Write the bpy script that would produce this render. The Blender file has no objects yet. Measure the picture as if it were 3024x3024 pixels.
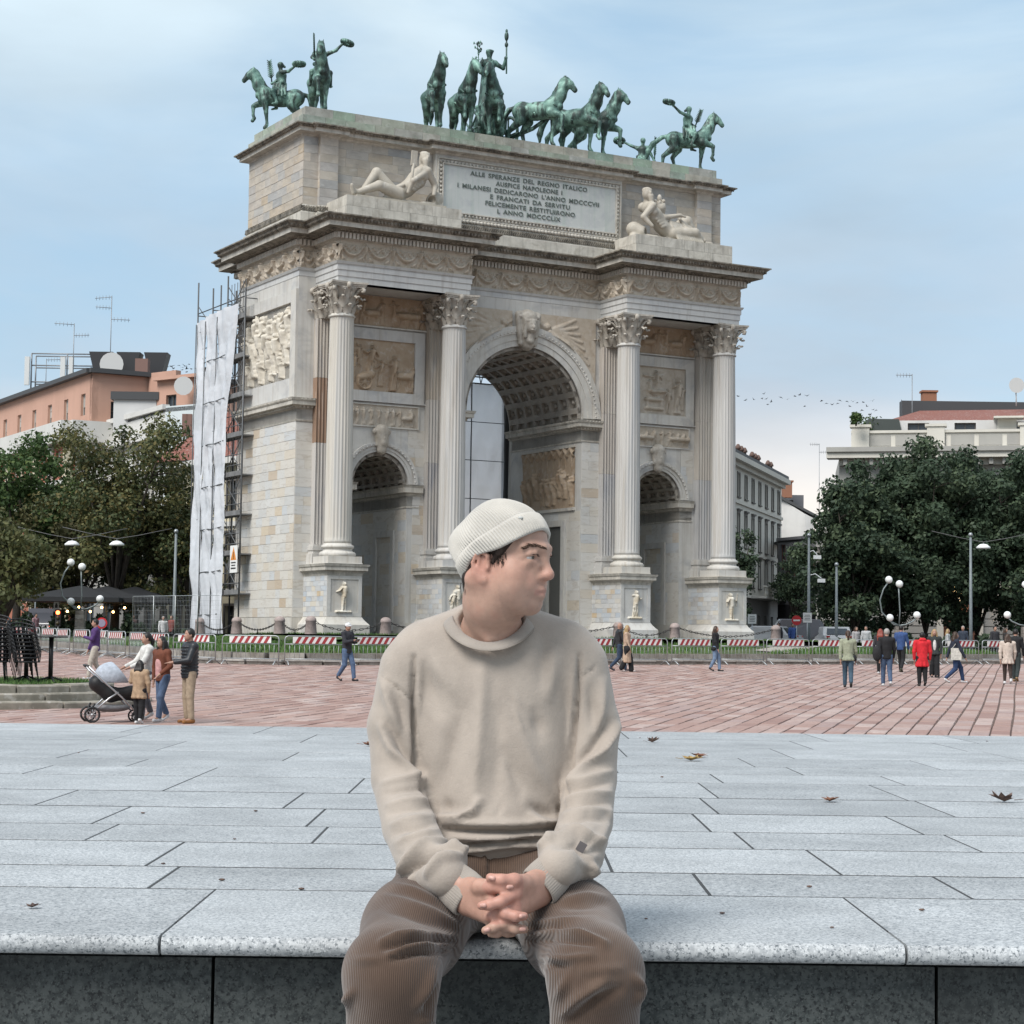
import bpy, math, random
import numpy as np
from mathutils import Vector, Matrix, Euler
SC = bpy.context.scene
COL = SC.collection
PI = math.pi
rad = math.radians
# ------------------------------------------------------------------ camera, world, sun, exposure
EYE = 2.0
PITCH, ROLL, FOC = 0.0669, 0.0132, 5827.0
cam_d = bpy.data.cameras.new('camera')
cam_d.sensor_width = 36.0
cam_d.lens = FOC/3024*36.0
cam_d.clip_start = 0.1
cam_d.clip_end = 3000
cam = bpy.data.objects.new('camera', cam_d)
COL.objects.link(cam)
cam.matrix_world = Matrix.Translation((0, 0, EYE)) @ Matrix.Rotation(PI/2+PITCH, 4, 'X') @ Matrix.Rotation(ROLL, 4, 'Z')
SC.camera = cam

SUN_EL, SUN_AZ = rad(48), rad(-128)      # soft light, high and from the left of the photographer
world = bpy.data.worlds.new('World'); SC.world = world; world.use_nodes = True
def build_world():
 nt = world.node_tree; N = nt.nodes; L = nt.links; N.clear()
 out = N.new('ShaderNodeOutputWorld'); bg = N.new('ShaderNodeBackground')
 sky = N.new('ShaderNodeTexSky'); sky.sky_type = 'NISHITA'; sky.sun_disc = False
 sky.sun_elevation = SUN_EL; sky.sun_rotation = PI/2-SUN_AZ; sky.altitude = 100; sky.dust_density = 2.0; sky.air_density = 1.0; sky.ozone_density = 1.5
 tc = N.new('ShaderNodeTexCoord')
 mp = N.new('ShaderNodeMapping'); mp.inputs['Scale'].default_value = (1.0, 1.0, 3.2); mp.inputs['Rotation'].default_value = (0.0, 0.22, 0.4)
 L.new(tc.outputs['Generated'], mp.inputs['Vector'])
 n1 = N.new('ShaderNodeTexNoise'); n1.inputs['Scale'].default_value = 2.6; n1.inputs['Detail'].default_value = 7; n1.inputs['Roughness'].default_value = .52; n1.inputs['Distortion'].default_value = .5
 L.new(mp.outputs[0], n1.inputs['Vector'])
 r1 = N.new('ShaderNodeMapRange'); r1.inputs[1].default_value = .28; r1.inputs[2].default_value = .62; r1.interpolation_type = 'SMOOTHSTEP'
 L.new(n1.outputs['Fac'], r1.inputs[0])
 sx = N.new('ShaderNodeSeparateXYZ'); L.new(tc.outputs['Generated'], sx.inputs[0])
 ramp = N.new('ShaderNodeValToRGB'); cr = ramp.color_ramp
 cr.elements[0].position = .0; cr.elements[0].color = (6.6, 5.9, 5.1, 1)
 cr.elements[1].position = .7; cr.elements[1].color = (5.4, 5.7, 6.1, 1)
 e = cr.elements.new(.075); e.color = (5.9, 5.6, 5.3, 1)
 e = cr.elements.new(.13); e.color = (3.5, 4.1, 4.75, 1)
 e = cr.elements.new(.22); e.color = (3.05, 3.95, 4.8, 1); e = cr.elements.new(.31); e.color = (4.2, 5.05, 5.6, 1)
 L.new(sx.outputs['Z'], ramp.inputs['Fac'])
 mp2 = N.new('ShaderNodeMapping'); mp2.inputs['Scale'].default_value = (2.0, 2.0, 7.0); mp2.inputs['Rotation'].default_value = (0.0, 0.3, 1.3)
 L.new(tc.outputs['Generated'], mp2.inputs['Vector'])
 n2 = N.new('ShaderNodeTexNoise'); n2.inputs['Scale'].default_value = 3.0; n2.inputs['Detail'].default_value = 6
 L.new(mp2.outputs[0], n2.inputs['Vector'])
 r2 = N.new('ShaderNodeMapRange'); r2.inputs[1].default_value = .3; r2.inputs[2].default_value = .72; r2.inputs[3].default_value = .9; r2.inputs[4].default_value = 1.1
 L.new(n2.outputs['Fac'], r2.inputs[0])
 mul = N.new('ShaderNodeMix'); mul.data_type = 'RGBA'; mul.blend_type = 'MULTIPLY'; mul.inputs['Factor'].default_value = 1
 L.new(ramp.outputs['Color'], mul.inputs['A']); L.new(r2.outputs[0], mul.inputs['B'])
 lift = N.new('ShaderNodeMix'); lift.data_type = 'RGBA'; lift.blend_type = 'MIX'; lift.inputs['Factor'].default_value = .62
 L.new(sky.outputs[0], lift.inputs['A']); lift.inputs['B'].default_value = (2.8, 4.15, 5.2, 1)
 mx = N.new('ShaderNodeMix'); mx.data_type = 'RGBA'
 L.new(r1.outputs[0], mx.inputs['Factor']); L.new(lift.outputs['Result'], mx.inputs['A']); L.new(mul.outputs['Result'], mx.inputs['B'])
 L.new(mx.outputs['Result'], bg.inputs['Color']); bg.inputs['Strength'].default_value = .1
 L.new(bg.outputs[0], out.inputs['Surface'])
build_world()
sun_d = bpy.data.lights.new('sun', 'SUN'); sun_d.energy = 2.3; sun_d.angle = rad(30); sun_d.color = (1.0, .97, .93)
sun = bpy.data.objects.new('sun', sun_d); COL.objects.link(sun)
sd = Vector((math.cos(SUN_EL)*math.cos(SUN_AZ), math.cos(SUN_EL)*math.sin(SUN_AZ), math.sin(SUN_EL)))
sun.rotation_euler = sd.to_track_quat('Z', 'Y').to_euler(); sun.location = (0, 0, 60)
vs = SC.view_settings; vs.view_transform = 'Standard'; vs.look = 'None'; vs.exposure = 0.75; vs.gamma = 1.0; vs.use_curve_mapping = False

# ------------------------------------------------------------------ helpers
_cr, _sr, _cp, _sp = math.cos(ROLL), math.sin(ROLL), math.cos(PITCH), math.sin(PITCH)
def ray(px, py):
 dx, dy = px-1512.0, 1512.0-py
 U = (dx*_cr-dy*_sr)/FOC; V = (dx*_sr+dy*_cr)/FOC
 return Vector((U, _cp-_sp*V, _sp+_cp*V))
def at(px, py, d):                       # point seen at a photo pixel (3024 scale), d metres in front of the photographer
 r = ray(px, py); t = d/r.y
 return Vector((r.x*t, d, EYE+r.z*t))
def GZ(y):                               # height of the ground: the square rises gently towards the arch
 if y < 74: return .44+(y-36)*.0175
 return min(1.105+(y-74)*.0155, 1.85)
def on_ground(px, d): 
 p = at(px, 1900, d); return Vector((p.x, d, GZ(d)))
def link(o, parent=None):
 COL.objects.link(o)
 if parent is not None: o.parent = parent
 return o
def tag(o, label, cat, group=None):
 o['label'] = label; o['category'] = cat
 if group: o['group'] = group
 return o
def empty(name, loc=(0, 0, 0), rz=0, mw=None):
 o = bpy.data.objects.new(name, None); COL.objects.link(o)
 if mw is not None: o.matrix_world = mw
 else: o.location = loc; o.rotation_euler = (0, 0, rz)
 return o
def dup(o, parent=None):
 c = o.copy(); COL.objects.link(c)
 if parent is not None: c.parent = parent
 for ch in list(o.children): dup(ch, c)
 return c
def mesh_obj(name, me, m, parent=None, loc=None, rz=0, scale=None):
 if m is not None and len(me.materials) == 0: me.materials.append(m)
 o = bpy.data.objects.new(name, me); link(o, parent)
 if loc is not None: o.location = loc
 if rz: o.rotation_euler = (0, 0, rz)
 if scale is not None: o.scale = scale
 return o
def np_mesh(name, V, F, smooth=True, attrs=None):
 """V (n,3), F (m,k) arrays -> mesh"""
 V = np.asarray(V, dtype=np.float32); F = np.asarray(F, dtype=np.int32)
 me = bpy.data.meshes.new(name); k = F.shape[1]; m = len(F)
 me.vertices.add(len(V)); me.vertices.foreach_set('co', V.ravel())
 me.loops.add(m*k); me.loops.foreach_set('vertex_index', F.ravel())
 me.polygons.add(m); me.polygons.foreach_set('loop_start', np.arange(0, m*k, k, dtype=np.int32))
 me.polygons.foreach_set('loop_total', np.full(m, k, dtype=np.int32))
 me.polygons.foreach_set('use_smooth', np.full(m, smooth, dtype=bool))
 if attrs:
  for an, (dom, arr) in attrs.items():
   arr = np.asarray(arr, dtype=np.float32)
   if arr.ndim == 2:
    a = me.attributes.new(an, 'FLOAT_COLOR', dom)
    if arr.shape[1] == 3: arr = np.concatenate([arr, np.ones((len(arr), 1), np.float32)], 1)
    a.data.foreach_set('color', arr.ravel())
   else:
    a = me.attributes.new(an, 'FLOAT', dom); a.data.foreach_set('value', arr)
 me.update(calc_edges=True); me.validate()
 return me
class MB:
 def __init__(s): s.v = []; s.f = []; s.r = []; s.cur = 0.0; s.sm = []; s.smooth = False
 def face(s, idx): s.f.append(idx); s.r.append(s.cur); s.sm.append(s.smooth)
 def poly(s, pts):
  n = len(s.v); s.v.extend([tuple(p) for p in pts]); s.face(list(range(n, n+len(pts))))
 def box(s, c, d, rz=0, M=None, bev=0):
  x, y, z = d[0]/2, d[1]/2, d[2]/2; n = len(s.v)
  cs, sn = math.cos(rz), math.sin(rz)
  for a in (-1, 1):
   for b in (-1, 1):
    for e in (-1, 1):
     p = Vector((a*x, b*y, e*z))
     if M is not None: p = M @ p
     elif rz: p = Vector((p.x*cs-p.y*sn, p.x*sn+p.y*cs, p.z))
     s.v.append((c[0]+p.x, c[1]+p.y, c[2]+p.z))
  for q in ((0, 1, 3, 2), (4, 6, 7, 5), (0, 4, 5, 1), (2, 3, 7, 6), (0, 2, 6, 4), (1, 5, 7, 3)): s.face([n+i for i in q])
  return s
 def box2(s, a, b): return s.box([(a[i]+b[i])/2 for i in range(3)], [abs(b[i]-a[i]) for i in range(3)])
 def loft(s, rings, caps=True, closed=True):
  n0 = len(s.v); k = len(rings[0])
  for r in rings: s.v.extend([tuple(p) for p in r])
  for i in range(len(rings)-1):
   for j in range(k if closed else k-1):
    a = n0+i*k+j; b = n0+i*k+(j+1) % k
    s.face([a, b, b+k, a+k])
  if caps and closed:
   sm = s.smooth; s.smooth = False
   s.face([n0+j for j in range(k)][::-1]); s.face([n0+(len(rings)-1)*k+j for j in range(k)]); s.smooth = sm
  return s
 def tube(s, pts, r, n=8, caps=True):
  pts = [Vector(p) for p in pts]
  if not hasattr(r, '__len__'): r = [r]*len(pts)
  rings = []; up = Vector((0, 0, 1)); prev = None
  for i, p in enumerate(pts):
   t = (pts[min(i+1, len(pts)-1)]-pts[max(i-1, 0)])
   if t.length < 1e-9: t = Vector((0, 0, 1))
   t.normalize()
   if prev is None:
    a = t.cross(up)
    if a.length < 1e-3: a = t.cross(Vector((1, 0, 0)))
   else:
    a = prev-t*prev.dot(t)
    if a.length < 1e-4: a = t.cross(up) if abs(t.z) < .99 else t.cross(Vector((1, 0, 0)))
   a.normalize(); b = t.cross(a); prev = a
   rings.append([p+(a*math.cos(2*PI*j/n)+b*math.sin(2*PI*j/n))*r[i] for j in range(n)])
  sm = s.smooth; s.smooth = True; s.loft(rings, caps); s.smooth = sm
  return s
 def lathe(s, prof, n=16, c=(0, 0, 0), caps=True):
  sm = s.smooth; s.smooth = True
  s.loft([[(c[0]+r*math.cos(2*PI*j/n), c[1]+r*math.sin(2*PI*j/n), c[2]+z) for j in range(n)] for r, z in prof], caps); s.smooth = sm
  return s
 def sphere(s, c, r, n=10, m=7):
  r = r if hasattr(r, '__len__') else (r, r, r)
  rings = []
  for i in range(m+1):
   t = PI*(i/m-.5); t = max(-PI/2+.02, min(PI/2-.02, t))
   rings.append([(c[0]+r[0]*math.cos(t)*math.cos(2*PI*j/n), c[1]+r[1]*math.cos(t)*math.sin(2*PI*j/n), c[2]+r[2]*math.sin(t)) for j in range(n)])
  sm = s.smooth; s.smooth = True; s.loft(rings); s.smooth = sm
  return s
 def prism(s, poly, z0, z1):
  return s.loft([[(x, y, z0) for x, y in poly], [(x, y, z1) for x, y in poly]])
 def build(s, name, m, parent=None, loc=None, rz=0, kind=None):
  me = bpy.data.meshes.new(name); me.from_pydata(s.v, [], s.f)
  if s.f:
   me.polygons.foreach_set('use_smooth', s.sm)
   if any(s.r):
    a = me.attributes.new('rnd', 'FLOAT', 'FACE'); a.data.foreach_set('value', s.r)
  me.update()
  o = mesh_obj(name, me, m, parent, loc, rz)
  if kind: o['kind'] = kind
  return o
def offset_path(path, closed=True):
 """mitre directions (outward for a path that runs counter clockwise)"""
 n = len(path); out = []
 for i in range(n):
  p = Vector(path[i]).to_2d()
  if closed: a = Vector(path[i-1]).to_2d(); b = Vector(path[(i+1) % n]).to_2d()
  else:
   a = Vector(path[max(i-1, 0)]).to_2d(); b = Vector(path[min(i+1, n-1)]).to_2d()
  d1 = (p-a); d2 = (b-p)
  if d1.length < 1e-6: d1 = d2.copy()
  if d2.length < 1e-6: d2 = d1.copy()
  d1.normalize(); d2.normalize()
  n1 = Vector((d1.y, -d1.x)); n2 = Vector((d2.y, -d2.x))
  m = n1+n2; m = m/max(m.length_squared/2, .2)
  out.append(m)
 return out
def sweep(mb, path, prof, closed=True):
 """profile of (out, z) swept along a plan path"""
 ms = offset_path(path, closed)
 rings = [[(path[i][0]+ms[i].x*o, path[i][1]+ms[i].y*o, z) for o, z in prof] for i in range(len(path))]
 n0 = len(mb.v); k = len(prof)
 for r in rings: mb.v.extend(r)
 n = len(path)
 for i in range(n if closed else n-1):
  j = (i+1) % n
  for a in range(k-1): mb.face([n0+i*k+a, n0+j*k+a, n0+j*k+a+1, n0+i*k+a+1])
 return mb

# ---- implicit surfaces: smooth unions of tapered capsules and ellipsoids, meshed by surface nets
class SDF:
 def __init__(s): s.p = []
 def cap(s, a, b, r0, r1=None, k=.03, op=1, m=None):
  s.p.append(('c', np.array(a, float), np.array(b, float), r0, r0 if r1 is None else r1, k, op, m)); return s
 def chain(s, pts, rs, k=.03, op=1):
  for i in range(len(pts)-1): s.cap(pts[i], pts[i+1], rs[i], rs[i+1], k, op)
  return s
 def ell(s, c, r, R=None, k=.03, op=1):
  if R is None: R = np.eye(3)
  elif not isinstance(R, np.ndarray): R = np.array(Euler(R).to_matrix())
  s.p.append(('e', np.array(c, float), np.array(r, float), R, None, k, op, None)); return s
 def mesh(s, name, h, xf=None, pad=.03, smooth=True, post=None):
  lo = np.full(3, 1e9); hi = -lo
  bbs = []
  for q in s.p:
   if q[0] == 'c':
    r = max(q[3], q[4]); a = np.minimum(q[1], q[2])-r; b = np.maximum(q[1], q[2])+r
   else:
    r = max(q[2]); a = q[1]-r; b = q[1]+r
    e = np.abs(q[3]) @ q[2]; a = q[1]-e; b = q[1]+e
   bbs.append((a, b))
   if q[6] > 0: lo = np.minimum(lo, a); hi = np.maximum(hi, b)
  lo -= pad+2*h; hi += pad+2*h
  n = np.ceil((hi-lo)/h).astype(int)+1
  F = np.full(n, 1.0, np.float32)
  ax = [lo[i]+h*np.arange(n[i]) for i in range(3)]
  for q, (a, b) in zip(s.p, bbs):
   k = q[5]; mg = k*1.6+3*h+.02
   i0 = np.maximum(((a-mg-lo)/h).astype(int), 0); i1 = np.minimum(((b+mg-lo)/h).astype(int)+2, n)
   if np.any(i1 <= i0): continue
   X = ax[0][i0[0]:i1[0], None, None]; Y = ax[1][None, i0[1]:i1[1], None]; Z = ax[2][None, None, i0[2]:i1[2]]
   if q[0] == 'c':
    d = q[2]-q[1]; L2 = d@d+1e-12
    px, py, pz = X-q[1][0], Y-q[1][1], Z-q[1][2]
    t = np.clip((px*d[0]+py*d[1]+pz*d[2])/L2, 0, 1)
    D = np.sqrt((px-t*d[0])**2+(py-t*d[1])**2+(pz-t*d[2])**2)-(q[3]+(q[4]-q[3])*t)
   else:
    R = q[3]; px, py, pz = X-q[1][0], Y-q[1][1], Z-q[1][2]
    u = [(R[0, i]*px+R[1, i]*py+R[2, i]*pz)/q[2][i] for i in range(3)]
    k0 = np.sqrt(u[0]**2+u[1]**2+u[2]**2)
    k1 = np.sqrt((u[0]/q[2][0])**2+(u[1]/q[2][1])**2+(u[2]/q[2][2])**2)+1e-9
    D = k0*(k0-1)/k1
   S = F[i0[0]:i1[0], i0[1]:i1[1], i0[2]:i1[2]]
   if q[6] > 0:
    t = np.clip(.5+.5*(S-D)/k, 0, 1); S[...] = S*(1-t)+D*t-k*t*(1-t)
   else:
    E = -D; t = np.clip(.5-.5*(S-E)/k, 0, 1); S[...] = S*(1-t)+E*t+k*t*(1-t)
  V, Q = nets(F, lo, h)
  if post is not None: V = post(V)
  return np_mesh(name, V, Q, smooth)
def nets(F, lo, h):
 ins = F < 0
 c = np.zeros(np.array(F.shape)-1, np.int8)
 offs = [(i, j, k) for i in (0, 1) for j in (0, 1) for k in (0, 1)]
 nx, ny, nz = c.shape
 for i, j, k in offs: c += ins[i:i+nx, j:j+ny, k:k+nz]
 act = (c > 0) & (c < 8)
 I = np.argwhere(act); idx = np.full(c.shape, -1, np.int32); idx[act] = np.arange(len(I))
 acc = np.zeros((len(I), 3)); cnt = np.zeros(len(I))
 for a in offs:
  for ax in range(3):
   if a[ax] == 1: continue
   b = list(a); b[ax] = 1
   fa = F[I[:, 0]+a[0], I[:, 1]+a[1], I[:, 2]+a[2]]; fb = F[I[:, 0]+b[0], I[:, 1]+b[1], I[:, 2]+b[2]]
   m = (fa < 0) != (fb < 0)
   t = fa[m]/(fa[m]-fb[m])
   p = np.tile(np.array(a, float), (m.sum(), 1)); p[:, ax] += t
   acc[m] += p; cnt[m] += 1
 V = lo+h*(I+acc/np.maximum(cnt, 1)[:, None])
 Q = []
 for ax in range(3):
  s0 = [slice(None)]*3; s1 = [slice(None)]*3; s0[ax] = slice(0, -1); s1[ax] = slice(1, None)
  A = ins[tuple(s0)]; B = ins[tuple(s1)]
  u, w = (ax+1) % 3, (ax+2) % 3
  for flag, flip in ((A & ~B, False), (~A & B, True)):
   E = np.argwhere(flag)
   if not len(E): continue
   E = E[(E[:, u] > 0) & (E[:, w] > 0) & (E[:, u] < F.shape[u]-1) & (E[:, w] < F.shape[w]-1)]
   du = np.zeros(3, int); du[u] = 1; dw = np.zeros(3, int); dw[w] = 1
   g = lambda P: idx[P[:, 0], P[:, 1], P[:, 2]]
   q = np.stack([g(E-du-dw), g(E-dw), g(E), g(E-du)], 1)
   Q.append(q[:, ::-1] if flip else q)
 Q = np.concatenate(Q); Q = Q[(Q >= 0).all(1)]
 return V, Q

# ---- materials
def nmix(nt, a, b, f, bt='MIX'):
 n = nt.nodes.new('ShaderNodeMix'); n.data_type = 'RGBA'; n.blend_type = bt
 for s, v in (('A', a), ('B', b), ('Factor', f)):
  if isinstance(v, (int, float)): n.inputs[s].default_value = v if s == 'Factor' else (v, v, v, 1)
  elif isinstance(v, tuple): n.inputs[s].default_value = (*v[:3], 1)
  else: nt.links.new(v, n.inputs[s])
 return n.outputs['Result']
def nmap(nt, v, a, b, c=0., d=1., smooth=False):
 n = nt.nodes.new('ShaderNodeMapRange'); nt.links.new(v, n.inputs[0])
 for i, x in enumerate((a, b, c, d)): n.inputs[i+1].default_value = x
 if smooth: n.interpolation_type = 'SMOOTHSTEP'
 return n.outputs[0]
def nmath(nt, op, a, b=None):
 n = nt.nodes.new('ShaderNodeMath'); n.operation = op
 for i, v in enumerate((a, b)):
  if v is None: continue
  if isinstance(v, (int, float)): n.inputs[i].default_value = v
  else: nt.links.new(v, n.inputs[i])
 return n.outputs[0]
def nnoise(nt, vec, scale, det=4, rough=.55, dist=0.):
 n = nt.nodes.new('ShaderNodeTexNoise')
 n.inputs['Scale'].default_value = scale; n.inputs['Detail'].default_value = det; n.inputs['Roughness'].default_value = rough; n.inputs['Distortion'].default_value = dist
 if vec is not None: nt.links.new(vec, n.inputs['Vector'])
 return n.outputs['Fac']
def ncoord(nt, scale=(1, 1, 1), rnd=True, kind='Object'):
 tc = nt.nodes.new('ShaderNodeTexCoord'); mp = nt.nodes.new('ShaderNodeMapping'); mp.inputs['Scale'].default_value = scale
 nt.links.new(tc.outputs[kind], mp.inputs['Vector'])
 if rnd:
  oi = nt.nodes.new('ShaderNodeObjectInfo'); at_ = nt.nodes.new('ShaderNodeAttribute'); at_.attribute_name = 'rnd'
  s = nmath(nt, 'ADD', oi.outputs['Random'], at_.outputs['Fac']); s = nmath(nt, 'FRACT', s)
  cx = nt.nodes.new('ShaderNodeCombineXYZ'); k = nmath(nt, 'MULTIPLY', s, 37.0)
  for i in range(3): nt.links.new(k, cx.inputs[i])
  nt.links.new(cx.outputs[0], mp.inputs['Location'])
  return mp.outputs[0], s
 return mp.outputs[0], None
def nramp(nt, f, stops, interp='LINEAR'):
 n = nt.nodes.new('ShaderNodeValToRGB'); n.color_ramp.interpolation = interp; el = n.color_ramp.elements
 while len(el) > 1: el.remove(el[-1])
 el[0].position = stops[0][0]; el[0].color = (*stops[0][1], 1)
 for p, c in stops[1:]:
  e = el.new(p); e.color = (*c, 1)
 nt.links.new(f, n.inputs['Fac']); return n.outputs['Color']
def new_mat(name):
 m = bpy.data.materials.new(name); m.use_nodes = True; nt = m.node_tree; nt.nodes.clear()
 o = nt.nodes.new('ShaderNodeOutputMaterial'); b = nt.nodes.new('ShaderNodeBsdfPrincipled'); nt.links.new(b.outputs[0], o.inputs['Surface'])
 return m, nt, b
def nbump(nt, b, h, strength=.3, dist=.01, nrm=None):
 n = nt.nodes.new('ShaderNodeBump'); n.inputs['Strength'].default_value = strength; n.inputs['Distance'].default_value = dist
 nt.links.new(h, n.inputs['Height'])
 if nrm is not None: nt.links.new(nrm, n.inputs['Normal'])
 nt.links.new(n.outputs[0], b.inputs['Normal']); return n.outputs[0]
def setc(nt, b, v):
 if isinstance(v, tuple): b.inputs['Base Color'].default_value = (*v[:3], 1)
 else: nt.links.new(v, b.inputs['Base Color'])
MC = {}
def mat(name, c, r=.7, c2=None, ns=4., lo=.35, hi=.65, rnd=0., bump=0., bs=30., metal=0., spec=.4, sc=(1, 1, 1), emit=None, c3=None, ns3=20., bd=.01):
 if name in MC: return MC[name]
 m, nt, b = new_mat(name)
 vec, s = ncoord(nt, sc)
 col = tuple(c)
 if c2 is not None: col = nmix(nt, tuple(c), tuple(c2), nmap(nt, nnoise(nt, vec, ns), lo, hi))
 if c3 is not None: col = nmix(nt, col, tuple(c3), nmap(nt, nnoise(nt, vec, ns3, 3), .56, .72))
 if rnd:
  f = nmap(nt, s, 0, 1, 1-rnd, 1+rnd); col = nmix(nt, col, f, 1., 'MULTIPLY')
 setc(nt, b, col)
 b.inputs['Roughness'].default_value = r; b.inputs['Metallic'].default_value = metal; b.inputs['Specular IOR Level'].default_value = spec
 if bump: nbump(nt, b, nnoise(nt, vec, bs, 4), bump, bd)
 if emit: b.inputs['Emission Color'].default_value = (*emit[:3], 1); b.inputs['Emission Strength'].default_value = emit[3]
 MC[name] = m; return m
# ------------------------------------------------------------------ ground, square, terrace
rng = random.Random(7)
TZ = 1.42                                   # top of the granite terrace
m_asph = mat('asphalt', (.07, .07, .072), .9, (.05, .05, .05), 3)
def ground():
 mb = MB(); ys = [-400, -60, 0, 20, 36, 55, 74, 90, 110, 122, 135, 200, 400, 900]
 n = len(mb.v); xs = [-900, -200, -60, 0, 60, 200, 900]
 for y in ys:
  for x in xs: mb.v.append((x, y, GZ(max(y, -20))-.03))
 for i in range(len(ys)-1):
  for j in range(len(xs)-1):
   a = i*len(xs)+j; mb.face([a, a+1, a+1+len(xs), a+len(xs)])
 o = mb.build('ground', m_asph, kind='structure')
 return o
ground()
def m_paver():
 m, nt, b = new_mat('porphyry_paver'); v, s = ncoord(nt, (1, 1, 1))
 base = nramp(nt, s, [(0, (.30, .19, .16)), (.18, (.35, .235, .20)), (.36, (.26, .155, .13)), (.5, (.38, .275, .24)), (.68, (.31, .22, .20)), (.84, (.42, .325, .29)), (1, (.29, .175, .145))])
 col = nmix(nt, base, (.2, .12, .1), nmap(nt, nnoise(nt, v, 3.5, 5), .5, .8, 0, .7))
 setc(nt, b, col); b.inputs['Roughness'].default_value = .75
 nbump(nt, b, nnoise(nt, v, 14, 4), .5, .01); return m
M_PAVER = m_paver()
def piazza():
 base = MB(); base.poly([(x, y, GZ(y)-.012) for x, y in ((-45, 22), (45, 22), (45, 73.9), (-45, 73.9))])
 for a, b_ in ((73.9, 90), (90, 108)): base.poly([(-45, a, GZ(a)-.012), (45, a, GZ(a)-.012), (45, b_, GZ(b_)-.012), (-45, b_, GZ(b_)-.012)])
 root = base.build('piazza', mat('paving_joint', (.12, .085, .072), .95), kind='structure')
 th = rad(14.5); u = Vector((math.sin(th), math.cos(th))); v = Vector((u.y, -u.x))
 W = .37; items = []
 for i in range(-130, 130):
  s = -40+rng.random()
  while s < 130:
   L = rng.uniform(.75, 1.25)
   c = u*(s+L/2)+v*(i*W+.014*math.sin(s*.3+i*.2)); s += L
   if 30 < c.y < 107 and abs(c.x) < c.y*.275+1.5: items.append((c, L))
 items.sort(key=lambda q: (q[0].y < 34.5, q[0].y))
 unit = MB(); e = .035; t = .018
 unit.loft([[(-.5, -.5, -.03), (.5, -.5, -.03), (.5, .5, -.03), (-.5, .5, -.03)], [(-.5, -.5, t*.55), (.5, -.5, t*.55), (.5, .5, t*.55), (-.5, .5, t*.55)], [(-.5+e, -.5+e*.5, t), (.5-e, -.5+e*.5, t), (.5-e, .5-e*.5, t), (-.5+e, .5-e*.5, t)]])
 slope = math.atan(.0175)
 first = None; mass = MB()
 for k, (c, L) in enumerate(items):
  z = GZ(c.y)+rng.uniform(-.006, .006)
  if k < 300:
   if first is None: o = unit.build('paver', M_PAVER, root); first = o.data
   else: o = mesh_obj('paver', first, None, root)
   o.location = (c.x, c.y, z); o.rotation_euler = (slope+rng.uniform(-.006, .006), rng.uniform(-.012, .012), -th+rng.uniform(-.008, .008)); o.scale = (W-.028, L-.03, 1)
  else:
   mass.cur = rng.random(); n = len(mass.v); hw, hl = (W-.028)/2, (L-.03)/2; t2 = .016
   dz = u.y*.0175
   for q, zz in ((1, -.02), (.93, t2)):
    for a, b_ in ((-1, -1), (1, -1), (1, 1), (-1, 1)):
     p = c+v*(a*hw*q)+u*(b_*hl*(q+1)/2); mass.v.append((p.x, p.y, GZ(p.y)+zz+(z-GZ(c.y))))
   mass.face([n+4, n+5, n+6, n+7])
   for j in range(4): mass.face([n+j, n+(j+1) % 4, n+4+(j+1) % 4, n+4+j])
 mass.build('paving_field', M_PAVER, root, kind='stuff')
piazza()

def m_granite(name, light, mid, dark, sc=150., wet=0.):
 m, nt, b = new_mat(name); v, s = ncoord(nt)
 n1 = nnoise(nt, v, sc, 3, .6); n2 = nnoise(nt, v, sc*.55, 2, .5); n3 = nnoise(nt, v, 3., 4)
 col = nmix(nt, light, mid, nmap(nt, n2, .42, .6)); col = nmix(nt, col, dark, nmap(nt, n1, .52, .64))
 n4 = nnoise(nt, v, sc*1.7, 2, .5); col = nmix(nt, col, tuple(min(1, c*1.25) for c in light), nmap(nt, n4, .58, .7))
 col = nmix(nt, col, nmap(nt, n3, .3, .7, .80, 1.10), 1., 'MULTIPLY')
 f = nmap(nt, s, 0, 1, .87, 1.08); col = nmix(nt, col, f, 1., 'MULTIPLY')
 if wet: col = nmix(nt, col, tuple(c*.35 for c in mid), nmap(nt, nnoise(nt, v, 1.7, 5), .5, .68, 0, wet))
 setc(nt, b, col); b.inputs['Roughness'].default_value = .62; b.inputs['Specular IOR Level'].default_value = .35
 nbump(nt, b, n1, .25, .002); return m
M_GRAN = m_granite('pale_granite', (.44, .455, .46), (.31, .325, .335), (.12, .135, .145))
M_GRAND = m_granite('dark_granite', (.060, .068, .066), (.030, .036, .036), (.008, .010, .011), 120, .6)
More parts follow.
